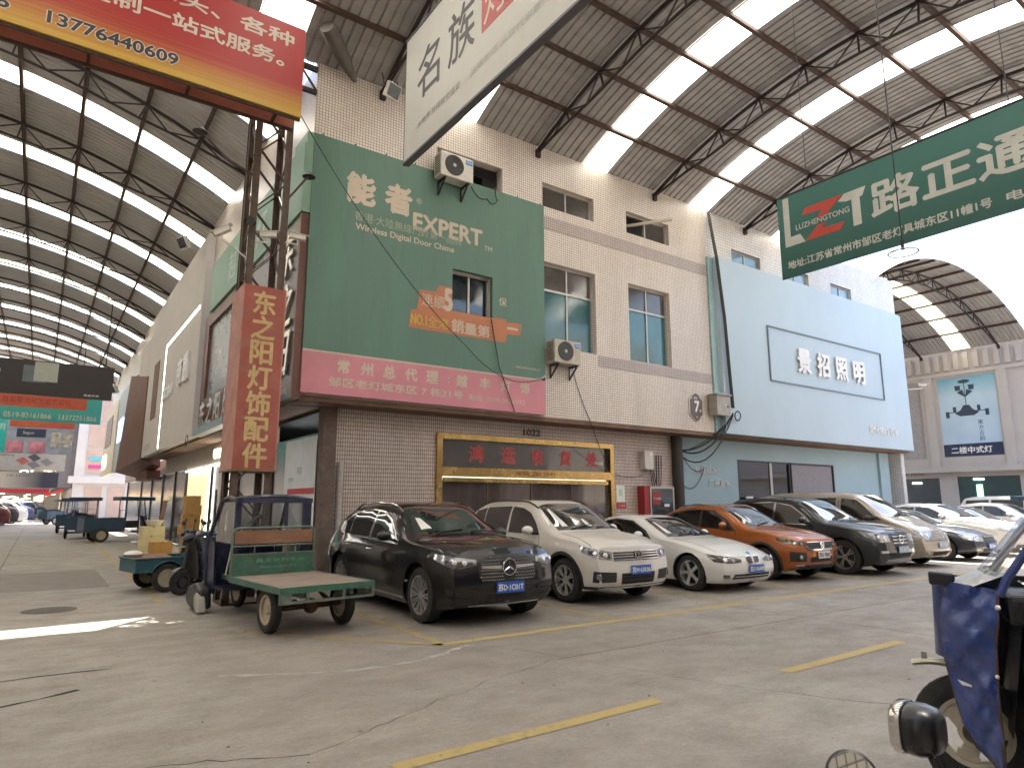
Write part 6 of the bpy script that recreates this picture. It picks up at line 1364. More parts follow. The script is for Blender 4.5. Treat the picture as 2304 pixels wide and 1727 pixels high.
for x in (-.34, .30):
    sp_ = MB()
    for k in range(3): sp_.tube([(x + .02, .25 + k*.06, .42 - k*.025), (x + .02, .62, .34 - k*.02), (x + .02, 1.0 - k*.06, .42 - k*.025)], .016, 5)
    sp_.build("leaf_spring", M_RUST, FT)
MB().cyl((-.45, .62, .28), (.45, .62, .28), .035, 10).build("axle", M_RUST, FT); MB().ball((0.05, .62, .28), .10, 12, 8).build("differential", M_RUST, FT, smooth=True)
trike_wheel(FT, (-.50, .62, .285), .285, .13); trike_wheel(FT, (.50, .62, .285), .285, .13)
for x in (-.5, .5):
    mg = MB(); mg.grid(lambda u, v: (x - .07 + .14*u, .62 + .33*cos(pi*(.25 + .5*v)), min(.568, .27 + .33*sin(pi*(.25 + .5*v)))), 1, 8); mg.build("mudguard", M_GFR, FT)
# headboard
MB().box(-bw + .03, bw - .06, 1.735, 1.75, .605, .88).build("headboard_panel", M_GPNT, FT); MB().box(-bw + .03, bw - .06, 1.725, 1.76, .88, .90).build("headboard_rail", M_GFR, FT)
text("鑫玉依利车业", "lettering", FT, (-.28, 1.735, .77), (1, 0, 0), (0, 0, 1), .055, mat("faded painted letters", (.16, .30, .21), .7), w=.72); text("电话 63877777", "lettering", FT, (-.22, 1.735, .69), (1, 0, 0), (0, 0, 1), .03, MATS["faded painted letters"], w=.55)
MB().box(-bw + .05, bw - .08, 1.74, 1.76, 1.03, 1.215).build("seat_back_board", M_BRD, FT)
MB().tube([(-bw + .02, 1.75, .6), (-bw + .02, 1.75, 1.17)] + [(-bw + .02 + .08*(1-cos(a)), 1.75, 1.17 + .08*sin(a)) for a in (pi/6, pi/3, pi/2)] + [(bw - .13, 1.75, 1.25)] + [(bw - .13 + .08*sin(a), 1.75, 1.17 + .08*cos(a)) for a in (pi/6, pi/3, pi/2)] + [(bw - .05, 1.75, .6)], .018, 8).build("headboard_tube", M_GFR, FT, smooth=True)
MB().cyl((-bw + .04, 1.75, 1.0), (bw - .07, 1.75, 1.0), .014, 6).build("headboard_rail", M_GFR, FT)
for x in (-.3, .3): MB().cyl((x, 1.75, .9), (x, 1.75, 1.0), .01, 6).build("spindle", M_GFR, FT)
# cab
def cabpost(p, r=.034, m=M_NAVY): return MB().tube(p, r, 8).build("cab_post", m, FT, smooth=True)
for s in (-1, 1):
    xo = s*.54; cabpost([(xo, 1.84, .5), (xo, 1.86, 1.2), (xo*.97, 1.9, 1.64)]); cabpost([(xo*.97, 1.9, 1.64), (xo*.96, 2.3, 1.68), (xo*.93, 2.62, 1.62), (xo*1.0, 2.95, 1.10), (xo*1.02, 3.02, .95), (xo*.95, 3.05, .3)], .032)
    q = MB(); q.add([(xo*1.0, 2.93, 1.10), (xo*1.02, 3.03, .95), (xo*.95, 3.07, .28), (xo*.9, 2.78, .26), (xo*.98, 2.72, 1.0)], [(0, 1, 2, 3, 4)]); q.add([(xo*.96, 2.9, 1.10), (xo*.98, 3.0, .95), (xo*.91, 3.04, .28), (xo*.86, 2.75, .26), (xo*.94, 2.69, 1.0)], [(4, 3, 2, 1, 0)]); q.build("leg_shield_side", M_NAVY, FT)
    q = MB(); q.quad((xo*.98, 1.93, 1.02), (xo*.99, 2.7, 1.04), (xo*.93, 2.58, 1.6), (xo*.96, 1.95, 1.62)); q.build("side_window", M_CLR, FT)
rf_ = MB(); rf_.grid(lambda u, v: ((u - .5)*1.12, 1.84 + .82*v, 1.665 + .055*(1 - (2*u - 1)**2) - .05*max(0, v - .7)**1*2), 12, 8); rf_.grid(lambda u, v: ((.5 - u)*1.12, 1.84 + .82*v, 1.635 + .055*(1 - (2*u - 1)**2) - .05*max(0, v - .7)*2), 12, 8)
rf_.build("cab_roof", M_NAVY, FT, smooth=True)
MB().tube([((u/10 - .5)*1.12, 1.84, 1.635 + .06*(1 - (u/5 - 1)**2)) for u in range(11)], .036, 6).build("roof_edge", M_NAVY, FT)
q = MB(); q.grid(lambda u, v: ((u - .5)*1.0, 2.98 - .36*v, 1.02 + .58*v), 2, 2); q.build("windscreen", M_CLR, FT)
q = MB(); q.quad((-.5, 1.88, 1.27), (.16, 1.88, 1.27), (.16, 1.9, 1.6), (-.5, 1.9, 1.6)); q.quad((.22, 1.88, 1.27), (.5, 1.88, 1.27), (.5, 1.9, 1.6), (.22, 1.9, 1.6)); q.build("rear_window", M_CLR, FT)
for xa, xb in ((-.57, -.49), (.43, .56)): MB().box(xa, xb, 1.83, 1.86, .6, 1.62).build("rear_pillar", M_NAVY, FT)
MB().box(-.56, .56, 1.80, 1.86, 1.60, 1.67).build("roof_header", M_NAVY, FT)
MB().bar((.19, 1.88, 1.24), (.19, 1.9, 1.66), .085, .03).build("window_bar", M_NAVY, FT)
q = MB(); q.grid(lambda u, v: ((u - .5)*1.02, 3.04 + .08*(1 - (2*u-1)**2) + (.0 if v > .5 else .02), .35 + .65*v), 8, 4); q.build("leg_shield", M_NAVY, FT, smooth=True)
MB().box(-.3, .3, 1.9, 2.35, .72, .84).build("seat", M_SEAT, FT, bevel=.04); MB().box(-.28, .28, 1.9, 2.3, .53, .72).build("seat_box", M_NAVY, FT)
MB().tube([(-.38, 2.62, 1.06), (-.2, 2.7, 1.02), (.2, 2.7, 1.02), (.38, 2.62, 1.06)], .013, 6).build("handlebar", M_BLACK, FT); MB().cyl((0, 2.72, 1.0), (0, 3.0, .45), .03, 8).build("steering_column", M_BLACK, FT)
trike_wheel(FT, (0, 3.08, .26), .26, .10)
q = MB(); q.grid(lambda u, v: ((u - .5)*.15, 3.08 + .30*cos(pi*(.1 + .8*v)), .27 + .30*sin(pi*(.1 + .8*v))), 2, 10); q.build("front_mudguard", M_BLACK, FT, smooth=True)
for s in (-1, 1):                                              # low black foot fairings with a pale folded strip
    q = MB(); q.prism([(2.72, .06), (3.10, .03), (3.34, .08), (3.42, .22), (3.30, .36), (3.02, .42), (2.80, .34)], (s*.50, 0, 0), (0, 1, 0), (0, 0, 1), (s*.20, 0, 0)); q.build("foot_fairing", M_SEAT, FT, bevel=.05)
    q = MB(); q.prism([(2.66, .02), (2.80, .0), (2.90, .10), (2.92, .24), (2.82, .30), (2.74, .2)], (s*.60, 0, 0), (0, 1, 0), (0, 0, 1), (s*.12, 0, 0)); q.build("pale_strip", mat("pale rubber strip", (.36, .34, .29), .6), FT, bevel=.02)
MB().tube([(-.42, 2.5, .55), (-.3, 2.6, 1.1), (.05, 2.62, 1.4), (.14, 2.6, 1.44)], .012, 6).build("bent_rod", mat("bare aluminium rod", (.4, .38, .33), .4, .6), FT)
MB().box(-.5, .5, 2.3, 2.9, .34, .37).build("foot_floor", M_NAVY, FT)

# ---- small teal tray trike
TT = thing("teal_tray_tricycle", "small cargo tricycle with an open teal tray beside the lattice post", "cargo tricycle", (2.05, 14.4, 0), radians(-78))
for (x0, x1, y0, y1, z0, z1) in ((-.42, .42, -.62, .5, .36, .39), (-.42, -.40, -.62, .5, .39, .60), (.40, .42, -.62, .5, .39, .60), (-.40, .40, -.62, -.60, .39, .60), (-.40, .40, .48, .5, .39, .60)): MB().box(x0, x1, y0, y1, z0, z1).build("tray_panel", M_TEAL, TT)
f = MB(); 
for a, b in (((-.43, -.63), (-.43, .51)), ((.43, -.63), (.43, .51)), ((-.43, -.63), (.43, -.63)), ((-.43, .51), (.43, .51))): f.tube([(a[0], a[1], .605), (b[0], b[1], .605)], .018, 6)
f.build("tray_rim", M_TEAL, TT); trike_wheel(TT, (-.48, -.1, .25), .25, .09); trike_wheel(TT, (.48, -.1, .25), .25, .09); MB().cyl((-.44, -.1, .25), (.44, -.1, .25), .025, 8).build("axle", M_RUST, TT)
for s in (-1, 1):
    q = MB(); q.grid(lambda u, v: (s*.48 - .06 + .12*u, -.1 + .29*cos(pi*(.12 + .76*v)), .26 + .29*sin(pi*(.12 + .76*v))), 1, 10); q.build("mudguard", M_TEAL, TT, smooth=True)
MB().tube([(0, .5, .42), (0, .8, .45), (0, 1.15, .5), (0, 1.3, .75)], .035, 8).build("frame_tube", M_SEAT, TT); MB().ball((0, .62, .72), 1, 12, 8, (.14, .22, .06)).build("seat", M_SEAT, TT, smooth=True); MB().cyl((0, .62, .45), (0, .62, .7), .03, 8).build("seat_post", M_SEAT, TT)
MB().tube([(0, 1.52, .26), (0, 1.38, .6), (0, 1.28, .98)], .025, 8).build("fork", M_SEAT, TT); MB().tube([(-.32, 1.12, 1.06), (-.12, 1.25, 1.0), (.12, 1.25, 1.0), (.32, 1.12, 1.06)], .014, 6).build("handlebar", M_SEAT, TT); trike_wheel(TT, (0, 1.52, .24), .24, .08)
CB = thing("cardboard_in_tray", "flat brown cardboard and white bag lying in the teal tray", "cardboard", (1.9, 14.4, .60), radians(-78)); MB().obox((0, -.1, .0), (.6, .7, .03), Matrix.Rotation(.12, 3, 'Y')).build("sheet", M_BRD, CB); MB().ball((-.1, -.35, .07), 1, 10, 6, (.16, .16, .06)).build("bag", M_WHITE, CB, smooth=True)

# ---- parked scooters
def scooter(loc, rz, label, bm, cover=False, grp="electric scooters parked between post and shop boxes"):
    T = thing("electric_scooter", label, "scooter", loc, rz, grp)
    trike_wheel(T, (0, -.55, .22), .22, .09, M_TRIM, cast=3); trike_wheel(T, (0, .62, .22), .22, .09, M_TRIM, cast=3)
    def loft(rows, nm, m):
        q = MB(); n = 12; 
        for (y, z, rx, rz_) in rows:
            for k in range(n): a = 2*pi*k/n; q.v.append((rx*cos(a), y, z + rz_*sin(a)))
        for j in range(len(rows) - 1):
            for k in range(n): q.f.append((j*n+k, j*n+(k+1) % n, (j+1)*n+(k+1) % n, (j+1)*n+k))
        q.f += [tuple(range(n)), tuple(range(len(q.v) - n, len(q.v)))[::-1]]; return q.build(nm, m, T, smooth=True)
    loft([(-.85, .66, .02, .02), (-.72, .62, .11, .07), (-.45, .55, .15, .14), (-.1, .48, .15, .17), (.08, .36, .13, .10), (.15, .28, .10, .05)], "rear_body", bm)
    loft([(-.78, .76, .06, .02), (-.6, .77, .13, .05), (-.2, .75, .14, .06), (.05, .72, .08, .03)], "seat", M_SEAT)
    MB().box(-.14, .14, .05, .38, .25, .30).build("foot_floor", M_TRIM, T)
    q = MB(); q.grid(lambda u, v: ((u - .5)*(.40 - .12*v), .40 + .12*v*v - .05*(2*u-1)**2, .28 + .66*v), 8, 8); q.grid(lambda u, v: ((.5 - u)*(.40 - .12*v), .44 + .12*v*v - .05*(2*u-1)**2 + .04*(1-v), .28 + .66*v), 8, 8); q.build("leg_shield", bm, T, smooth=True)
    loft([(.46, .98, .05, .04), (.54, .99, .12, .08), (.60, .97, .09, .06), (.63, .95, .02, .02)], "headlamp_cowl", bm)
    MB().cyl((0, .50, .96), (0, .63, .28), .03, 8).build("fork", M_TRIM, T); MB().tube([(-.33, .36, 1.04), (-.15, .48, 1.02), (.15, .48, 1.02), (.33, .36, 1.04)], .014, 6).build("handlebar", M_BLACK, T)
    q = MB(); q.grid(lambda u, v: ((u - .5)*.12, .62 + .26*cos(pi*(.15 + .7*v)), .22 + .26*sin(pi*(.15 + .7*v))), 2, 8); q.build("front_mudguard", bm, T, smooth=True)
    for s in (-1, 1):
        MB().tube([(s*.2, .46, 1.03), (s*.26, .45, 1.2)], .007, 5).build("mirror_stalk", M_BLACK, T); MB().ball((s*.27, .45, 1.24), 1, 12, 8, (.06, .018, .045)).build("mirror", M_BLACK, T, smooth=True)
    if cover:
        q = MB(); q.ball((0, .42, .78), 1, 16, 10, (.28, .13, .30)); q.build("leg_warmer", M_SEAT, T, smooth=True); MB().lathe([(.275, -.02), (.28, .02)], (0, .42, .72), (0, 0, 1), 20).build("reflective_band", mat("pale reflective band", (.35, .38, .32), .4), T)
    return T
scooter((2.75, 13.6, 0), radians(118), "black electric scooter with its front wheel turned towards the lane", M_SEAT)
scooter((3.1, 15.6, 0), radians(100), "black electric scooter under a padded leg warmer with a pale band", M_SEAT, cover=True)
scooter((3.2, 14.5, 0), radians(95), "grey panelled electric scooter between the two black ones", mat("grey scooter plastic", (.12, .14, .16), .35))

# ---- blue cargo trikes down the lane
def covered_trike(loc, rz, label):
    T = thing("covered_cargo_tricycle", label, "cargo tricycle", loc, rz, "blue cargo tricycles parked in the lane")
    M_DB = mat("dusty dark blue paint", (.02, .05, .085), .5, 0, .2, 3, .4, (.07, .09, .1), 5)
    for b_ in ((-.55, .55, -1.1, .4, .40, .52), (-.55, -.53, -1.1, .4, .52, .98), (.53, .55, -1.1, .4, .52, .98), (-.53, .53, -1.1, -1.08, .52, .98), (-.53, .53, .38, .4, .52, .98)): MB().box(*b_).build("tray_panel", M_DB, T)
    for s in (-1, 1):
        trike_wheel(T, (s*.55, -.45, .28), .28, .1); MB().tube([(s*.5, .42, .5), (s*.5, .42, 1.75)], .02, 6).build("roof_post", M_DB, T); MB().tube([(s*.5, 1.25, .6), (s*.48, 1.1, 1.75)], .02, 6).build("roof_post", M_DB, T)
    MB().box(-.62, .62, .15, 1.5, 1.70, 1.86).build("cab_roof", M_DB, T, bevel=.02); MB().cyl((-.5, -.45, .28), (.5, -.45, .28), .03, 8).build("axle", M_RUST, T)
    MB().box(-.4, .4, .5, .95, .55, .85).build("seat", M_SEAT, T, bevel=.03); MB().tube([(-.45, .44, .85), (-.4, .44, 1.3), (.4, .44, 1.3), (.45, .44, .85)], .016, 6).build("seat_rail", M_ALU, T)
    MB().box(-.3, .3, .9, 1.3, .35, .42).build("foot_floor", M_DB, T)
    q = MB(); q.grid(lambda u, v: ((u - .5)*.9, 1.32 + .08*(1 - (2*u-1)**2) - .05*v, .42 + .62*v), 8, 4); q.grid(lambda u, v: ((.5 - u)*.9, 1.30 + .08*(1 - (2*u-1)**2) - .05*v, .42 + .62*v), 8, 4); q.build("leg_shield", M_DB, T, smooth=True)
    MB().cyl((0, 1.2, 1.05), (0, 1.5, .28), .03, 8).build("fork", M_BLACK, T); trike_wheel(T, (0, 1.5, .27), .27, .1); MB().tube([(-.35, 1.05, 1.08), (0, 1.2, 1.05), (.35, 1.05, 1.08)], .014, 6).build("handlebar", M_BLACK, T)
    q = MB(); q.quad((-.46, 1.27, 1.06), (.46, 1.27, 1.06), (.46, 1.12, 1.72), (-.46, 1.12, 1.72)); q.build("windscreen", M_CLR, T)
    MB().ball((0, -.3, .8), 1, 12, 8, (.4, .5, .2)).build("covered_load", M_SEAT, T, smooth=True)
    return T
t1 = covered_trike((2.6, 33.4, 0), radians(-80), "roofed dark blue cargo tricycle, nearer of the two down the lane"); copy_tree(t1, None, loc=(1.75, 37.2, 0), rz=radians(-8), label="roofed dark blue cargo tricycle, farther of the two, facing away")
copy_tree(t1, None, loc=(31.5, 10.2, 0), rz=radians(160), label="roofed cargo tricycle standing among the cars at the far right")
copy_tree(t1, None, loc=(1.6, 44, 0), rz=radians(-12), label="roofed cargo tricycle behind the two nearer blue ones")
copy_tree(t1, None, loc=(1.3, 62, 0), rz=radians(-60), label="roofed cargo tricycle at the edge of the bright gap")
copy_tree(t1, None, loc=(1.2, 75, 0), rz=radians(-70), label="dim cargo tricycle far beyond the bright gap on the lane's right")

# ---- goods in front of the shops
M_CARD = mat("yellow brown cardboard", (.36, .20, .055), .8, 0, .1, 4); M_TAPE = mat("brown tape", (.25, .13, .04), .3)
def carton(loc, sx, sy, sz, rz, label, grp, m=None):
    t = thing("cardboard_box", label, "box", loc, rz, grp); MB().box(-sx/2, sx/2, -sy/2, sy/2, 0, sz).build("carton", m or M_CARD, t, bevel=.006); MB().box(-.03, .03, -sy/2 - .002, sy/2 + .002, sz - .05, sz + .002).build("tape", M_TAPE, t); return t
names = ["lowest", "second from the bottom", "third from the bottom", "fourth from the bottom", "fifth from the bottom", "topmost"]
z = 0
for k, (dx, w, hh_) in enumerate(((0, .72, .34), (.02, .74, .30), (-.03, .80, .30), (.0, .82, .30), (.03, .74, .28), (.0, .68, .28))):
    carton((3.85 + dx, 22.6, z), w*.6, w*.72, hh_, .06*(k % 3 - 1), "yellow brown carton, %s of the tall stack by the lit shop" % names[k], "cartons in the tall stack"); z += hh_ + .002
carton((3.4, 24.8, 0), .6, .5, .36, .1, "low open carton in front of the tall carton stack", None); carton((3.3, 26.3, 0), .8, .7, .5, -.1, "pale yellow carton beside the white sack", None, mat("pale carton", (.5, .44, .26), .8)); carton((3.3, 26.3, .502), .7, .6, .3, .08, "cream carton lying on the pale yellow carton", None, MATS["pale carton"])
ST = thing("plastic_stool", "bright green plastic stool in front of the lane shops", "stool", (3.45, 29.2, 0)); M_STL = mat("bright green plastic", (.02, .33, .10), .35)
MB().box(-.19, .19, -.19, .19, .60, .64).build("seat", M_STL, ST, bevel=.02)
for sx in (-1, 1):
    for sy in (-1, 1): MB().bar((sx*.22, sy*.22, 0), (sx*.16, sy*.16, .60), .06, .03).build("leg", M_STL, ST)
for sx in (-1, 1): MB().box(sx*.2 - .01, sx*.2 + .01, -.18, .18, .2, .25).build("stretcher", M_STL, ST)
BK = thing("white_sack", "slumped off white sack on the ground by the green stool", "sack", (3.5, 27.8, 0)); MB().ball((0, 0, .26), 1, 14, 10, (.38, .34, .28)).build("cloth", mat("off white cloth", (.42, .40, .35), .9, bump=.4, bscale=6), BK, smooth=True)
BN = thing("cream_basin", "cream plastic basin standing on the cartons", "basin", (3.35, 26.3, .81)); MB().lathe([(0, 0), (.2, 0), (.3, .2), (.28, .2), (.18, .02), (0, .02)], (0, 0, 0), (0, 0, 1), 20).build("bowl", mat("cream plastic", (.55, .53, .42), .5), BN, smooth=True)
BT = thing("blue_work_table", "low table with blue green panels behind the scooters", "table", (3.5, 17.3, 0), radians(-5)); MB().box(-.55, .55, -.9, .9, .86, .92).build("tabletop", mat("blue green board", (.03, .12, .17), .6), BT)
for x in (-.5, .45):
    for y in (-.85, .8): MB().box(x, x + .05, y, y + .05, 0, .86).build("leg", M_STEEL, BT)
MB().box(-.54, .54, -.88, -.86, .2, .84).build("skirt_panel", MATS["dusty dark blue paint"], BT)
BD = thing("leaning_board", "brown flat board leaning at the shop fronts behind the tricycle", "board", (4.2, 31, 0)); MB().obox((0, 0, .85), (.04, .9, 1.7), Matrix.Rotation(.12, 3, 'Y')).build("board", M_BRD, BD)
MR = thing("ring_shop_sign", "thin black ring hung under the led edged fascia corner", "ring", (3.5, 21.6, 3.4), world=True); MB().lathe([(.19, -.012), (.2, 0), (.19, .012), (.18, 0), (.19, -.012)], (3.45, 21.9, 3.42), (1, 0, 0), 28).build("hoop", M_BLACK, MR)
# broom stubble: bits of leaf and grit on the ground
gr = MB()
for k in range(260):
    x = random.uniform(-2, 14); y = random.uniform(1.5, 11.5); s_ = random.uniform(.006, .022); a = random.random()*6
    gr.add([(x + s_*cos(a), y + s_*sin(a), .004), (x + s_*cos(a+2), y + s_*sin(a+2), .006), (x + s_*.6*cos(a+4), y + s_*.6*sin(a+4), .009)], [(0, 1, 2)])
tag(gr.build("grit_litter", M_CRACK), "tiny dark grit and leaf bits scattered on the concrete", "litter", kind="stuff")

# ---- blue cab trike at the right edge
BTk = thing("blue_cab_tricycle", "battered blue cab tricycle with cream spoked front wheel at the right edge", "cargo tricycle", (4.555, 1.84, 0), radians(25))
trike_wheel(BTk, (0, 0, .305), .305, .095, mat("cream cast rim", (.45, .41, .31), .5, .1, .15, 6, .4, (.25, .17, .1), 8), cast=3)
YL = [(.14, -.10), (.20, -.07), (.27, .0), (.40, .055), (.60, .09), (.78, .115), (.95, .115), (1.10, .085), (1.16, .06)]
YR = [(.14, -.10), (.34, -.105), (.60, -.11), (.82, -.125), (1.14, -.17), (1.16, -.18)]
def wing(s, u, v, off=0):
    z_ = .16 + .97*v; a = lerp(YR, z_); b_ = lerp(YL, z_); y_ = a + (b_ - a)*u
    x_ = -.315 + .016*sin(z_*11 + 1.3)*sin(u*4.2 + z_*6) + .009*sin(z_*43 + u*13)*sin(u*3.1) + .10*u*u + .012*sin(z_*19 + u*4)*u + .010*sin(z_*31 - u*7) + .014*math.exp(-((z_ - .66)/.05)**2)*u - .02*math.exp(-((z_ - .95)/.12)**2)
    return (s*-(x_ + off), y_, z_ + .03*u*(v > .98))
for s in (-1, 1):
    q = MB(); q.grid(lambda u, v: wing(s, u, v), 14, 44); q.grid(lambda u, v: wing(s, 1 - u, v, .018), 14, 44); q.build("leg_shield_wing", M_BLUEP, BTk, smooth=True)
    for e in (0, 1): q = MB(); q.tube([Vector(wing(s, e, k/26, .009)) for k in range(27)], .011 if e == 0 else .007, 6); q.build("shield_edge", mat("scratched bare edge", (.10, .07, .065), .5, .4, .3, 12), BTk, smooth=True)
q = MB(); q.grid(lambda u, v: ((u - .5)*.44, .15 - .10*(2*u-1)**2 - .02*v, .72 + .42*v), 10, 8); q.grid(lambda u, v: ((.5 - u)*.44, .13 - .10*(2*u-1)**2 - .02*v, .72 + .42*v), 10, 8); q.build("nose_panel", M_BLUEP, BTk, smooth=True)
q = MB(); q.grid(lambda u, v: ((u - .5)*.60, .07 - .20*v - .10*(2*u-1)**2, 1.13 + .09*v), 12, 4); q.build("windscreen_base", mat("dusty clear plastic", (.33, .34, .36), .25, 0, .2, 6, .4, (.12, .1, .08), 8), BTk, smooth=True)
q = MB(); q.grid(lambda u, v: ((u - .5)*(.58 + .10*v), -.10 - .46*v - .07*(2*u-1)**2, 1.20 + .58*v), 12, 10); q.build("windscreen", M_CLR, BTk, smooth=True)
for s in (-1, 1):
    MB().tube([(s*.30, -.17, 1.10), (s*.305, -.22, 1.20), (s*.32, -.34, 1.38), (s*.34, -.56, 1.68), (s*.36, -.70, 1.80), (s*.42, -1.0, 1.84), (s*.45, -1.6, 1.84)], .022, 8).build("cab_post", M_BLUEP, BTk, smooth=True)
    MB().tube([(s*.30, -.08, .17), (s*.36, -.5, .20), (s*.44, -1.0, .28), (s*.45, -1.7, .32)], .035, 8).build("floor_rail", mat("dark navy rail", (.02, .025, .06), .4), BTk)
    MB().tube([(s*.45, -1.6, .32), (s*.45, -1.6, 1.84)], .024, 8).build("rear_post", M_BLUEP, BTk)
q = MB(); q.grid(lambda u, v: ((u - .5)*.92, -.68 - 1.0*v, 1.80 + .06*(1 - (2*u-1)**2) + .04*min(1, v*3)), 8, 6); q.build("cab_roof", M_BLUEP, BTk, smooth=True)
MB().box(.29, .31, -1.6, -.16, .22, 1.16).build("rain_apron", M_SEAT, BTk); MB().box(-.29, .29, -.34, -.30, .24, .95).build("knee_panel", M_SEAT, BTk)
MB().box(-.40, .40, -1.62, -.25, .20, .24).build("foot_floor", M_BLACK, BTk); MB().box(-.34, .34, -1.45, -.85, .24, .66).build("seat_box", M_BLACK, BTk); MB().box(-.36, .36, -1.45, -.8, .66, .78).build("seat", M_SEAT, BTk, bevel=.04)
q = MB(); q.grid(lambda u, v: ((u - .5)*.56, -.16 - .12*v, .36 + .72*v), 6, 6); q.build("inner_apron", M_SEAT, BTk); MB().box(-.27, .27, -.46, -.2, .94, 1.10).build("dashboard", M_SEAT, BTk, bevel=.03); MB().lathe([(0, .01), (.07, .01), (.075, 0)], (0, -.36, 1.12), (0, -.5, 1), 20).build("speedometer", M_CHROME, BTk)
MB().tube([(-.36, -.48, 1.06), (-.2, -.36, 1.04), (.2, -.36, 1.04), (.36, -.48, 1.06)], .015, 8).build("handlebar", M_CHROME, BTk, smooth=True)
for s in (-1, 1):
    MB().tube([(s*.36, -.48, 1.06), (s*.42, -.55, 1.07)], .022, 8).build("grip", M_BLACK, BTk); MB().tube([(s*.065, 0, .305), (s*.07, -.04, .55), (s*.04, -.12, .72)], .022, 8).build("fork_leg", mat("brown oily fork", (.10, .08, .06), .4, .5, .3, 8), BTk, smooth=True)
MB().cyl((-.08, 0, .305), (.08, 0, .305), .018, 10).build("front_axle", M_CHROME, BTk); MB().lathe([(0, -.07), (.05, -.07), (.06, -.05)], (0, 0, .305), (1, 0, 0), 18).build("hub_cap", MATS["brown oily fork"], BTk, smooth=True)
MCM = mat("cream mudguard", (.48, .44, .34), .5, 0, .1, 6, .3, (.25, .2, .14), 7)
q = MB(); q.grid(lambda u, v: ((u - .5)*.12, .28 - .24*v, .665 + .02*sin(pi*v) - .012*(2*u-1)**2), 4, 12); q.grid(lambda u, v: ((.5 - u)*.12, .28 - .24*v, .650 + .02*sin(pi*v) - .012*(2*u-1)**2), 4, 12); q.build("front_mudguard", MCM, BTk, smooth=True)
MB().bar((0, .21, .67), (0, .21, .72), .03, .02).build("mudguard_stay", M_ALU, BTk)
q = MB(); q.prism([(-.06, -.035), (.02, -.035), (.07, -.01), (.07, .03), (-.06, .04)], (-.20, .09, 1.17), (0, -1, 0), (0, 0, 1), (-.06, 0, 0)); q.build("wing_mirror", M_BLACK, BTk, bevel=.012); MB().bar((-.22, .05, 1.14), (-.22, -.02, 1.12), .018).build("mirror_arm", M_BLACK, BTk)
for z_, r_ in ((1.04, .014), (.68, .011)): v_ = Vector(wing(-1, .04, (z_ - .16)/.97)); MB().ball(v_ + Vector((-.012, -.01, 0)), r_, 10, 6).build("white_stud", M_WHITE, BTk, smooth=True)
q = MB(); v_ = Vector(wing(-1, .62, .47)); q.add([tuple(v_ + Vector((-.012, .05, .02))), tuple(v_ + Vector((-.012, -.06, -.02))), tuple(v_ + Vector((-.012, .03, -.008)))], [(0, 1, 2)]); q.build("torn_flap", M_WHITE, BTk)
MB().tube([(-.06, -.04, .30), (-.08, -.10, .16), (-.08, -.06, .04)], .006, 5).build("brake_cable", M_BLACK, BTk)
MB().box(-.5, .5, -3.1, -1.7, .45, .50).build("cargo_floor", M_BLUEP, BTk)
for b_ in ((-.5, -.48, -3.1, -1.7, .5, .85), (.48, .5, -3.1, -1.7, .5, .85), (-.48, .48, -3.1, -3.08, .5, .85), (-.48, .48, -1.72, -1.7, .5, .85)): MB().box(*b_).build("cargo_side", M_BLUEP, BTk)
for s in (-1, 1): trike_wheel(BTk, (s*.48, -2.4, .285), .285, .12)
MB().cyl((-.45, -2.4, .285), (.45, -2.4, .285), .03, 8).build("axle", M_RUST, BTk)
q = MB(); q.obox((-.10, -.45, .78), (.2, .14, .22), Matrix.Rotation(.3, 3, 'Y')); q.obox((.1, -.5, .6), (.16, .2, .26), Matrix.Rotation(-.3, 3, 'X')); q.build("engine_parts", mat("grimy metal casing", (.14, .14, .14), .35, .6, .3, 9), BTk, bevel=.02)

# ---- motor scooter just in front of the viewer: headlamp pod and round mirror reach into view
NS_ = thing("near_motor_scooter", "dark motor scooter at the bottom right, its lamp pod and round mirror showing", "scooter", (1.655, .635, 0), radians(6))
hd_ = Vector((0, 1, 0))
q = MB(); 
rows = [(-.056, .022), (-.053, .036), (-.041, .047), (-.018, .0525), (.002, .052), (.012, .049)]
for y, r_ in rows:
    for k in range(24):
        a = 2*pi*k/24; ca, sa = cos(a), sin(a); e = (abs(ca)**3 + abs(sa)**3) ** (-1/3); q.v.append((-.02 + r_*e*ca, .14 + y, 1.115 + r_*e*sa))
for j in range(len(rows) - 1):
    for k in range(24): q.f.append((j*24+k, j*24+(k+1) % 24, (j+1)*24+(k+1) % 24, (j+1)*24+k))
q.f.append(tuple(range(24))[::-1]); q.build("lamp_housing", mat("satin black plastic", (.010, .010, .011), .3, 0, .1, 5, coat=.2), NS_, smooth=True, angle=70)
q = MB()
for y, r_ in ((.010, .051), (.012, .0545), (.030, .0525), (.036, .047), (.030, .040)):
    for k in range(24):
        a = 2*pi*k/24; ca, sa = cos(a), sin(a); e = (abs(ca)**3 + abs(sa)**3) ** (-1/3); q.v.append((-.02 + r_*e*ca, .14 + y, 1.115 + r_*e*sa))
for j in range(4):
    for k in range(24): q.f.append((j*24+k, j*24+(k+1) % 24, (j+1)*24+(k+1) % 24, (j+1)*24+k))
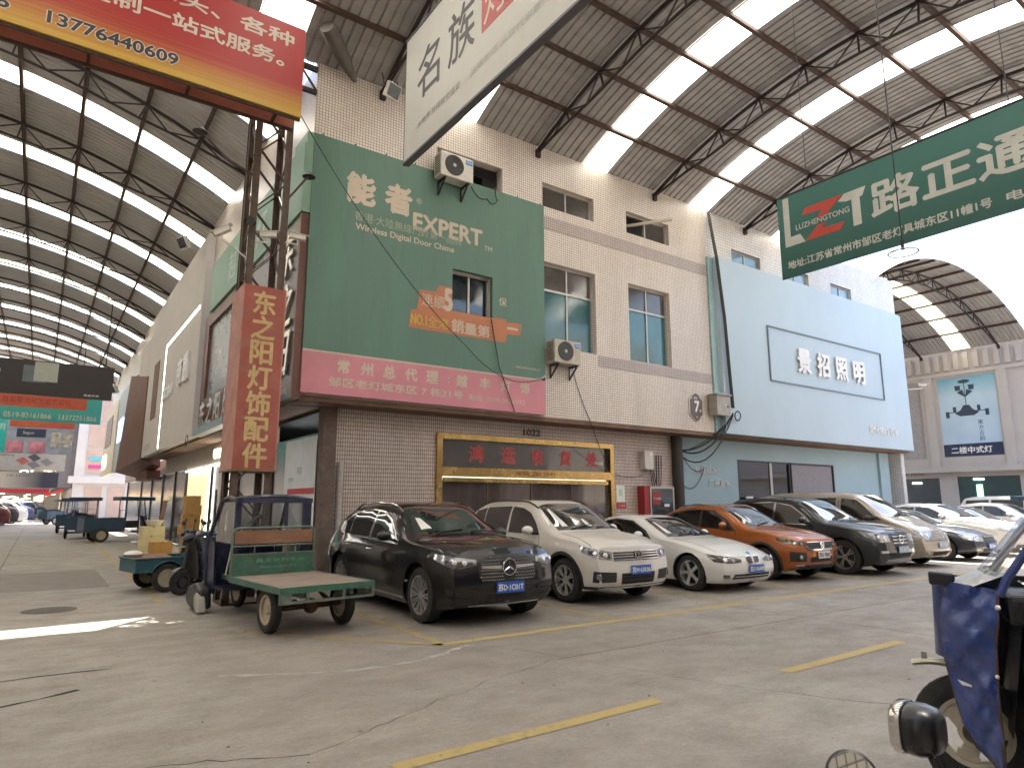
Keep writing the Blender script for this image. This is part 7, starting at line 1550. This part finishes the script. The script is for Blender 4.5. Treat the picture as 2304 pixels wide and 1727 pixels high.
q.build("chrome_bezel", M_CHROME, NS_, smooth=True, angle=60); MB().lathe([(0, .015), (.03, .012), (.045, 0)], (-.02, .170, 1.115), (0, 1, 0), 20).build("lamp_glass", M_LAMP, NS_, smooth=True)
for s in (-.035, .01): MB().tube([(s, .11, 1.07), (s + .004, .09, 1.02), (s + .02, .06, .95), (s + .03, .0, .86)], .006, 8).build("lamp_stalk", M_BLACK, NS_, smooth=True)
MB().tube([(-.30, -.12, .92), (-.12, .02, .90), (.12, .02, .90), (.30, -.12, .92)], .014, 8).build("handlebar", M_CHROME, NS_, smooth=True)
MB().ball((0, .02, .84), 1, 16, 10, (.10, .12, .10)).build("instrument_cowl", M_SEAT, NS_, smooth=True)
MB().tube([(-.2, -.02, .91), (-.22, .08, .98), (-.25, .19, 1.03)], .007, 6).build("mirror_stalk", M_BLACK, NS_, smooth=True)
mc = Vector((-.255, .18, 1.062)); mn = Vector((-.8, -.5, .35)).normalized()
MB().lathe([(0, -.024), (.03, -.02), (.046, -.010), (.050, .0), (.045, .003)], mc, mn, 28).build("mirror_shell", M_BLACK, NS_, smooth=True); MB().lathe([(0, .001), (.045, .001)], mc, mn, 28).build("mirror_glass", mat("mirror glass", (.8, .85, .85), .02, 1.0, .0, rvar=0), NS_)
MB().cyl((0, .05, .84), (0, .28, .25), .035, 10).build("fork", M_BLACK, NS_); trike_wheel(NS_, (0, .32, .22), .22, .09, M_TRIM, cast=3); trike_wheel(NS_, (0, -1.0, .22), .22, .1, M_TRIM, cast=3)
q = MB(); q.grid(lambda u, v: ((u - .5)*(.40 - .1*v), .10 + .05*v, .25 + .55*v), 6, 6); q.grid(lambda u, v: ((.5 - u)*(.40 - .1*v), .14 + .05*v, .25 + .55*v), 6, 6); q.build("leg_shield", M_SEAT, NS_, smooth=True); MB().box(-.15, .15, -.35, .12, .24, .30).build("foot_floor", M_TRIM, NS_); MB().box(-.15, .15, -1.15, -.35, .35, .68).build("rear_body", M_SEAT, NS_, bevel=.06); MB().box(-.14, .14, -1.1, -.38, .68, .78).build("seat", M_SEAT, NS_, bevel=.04)
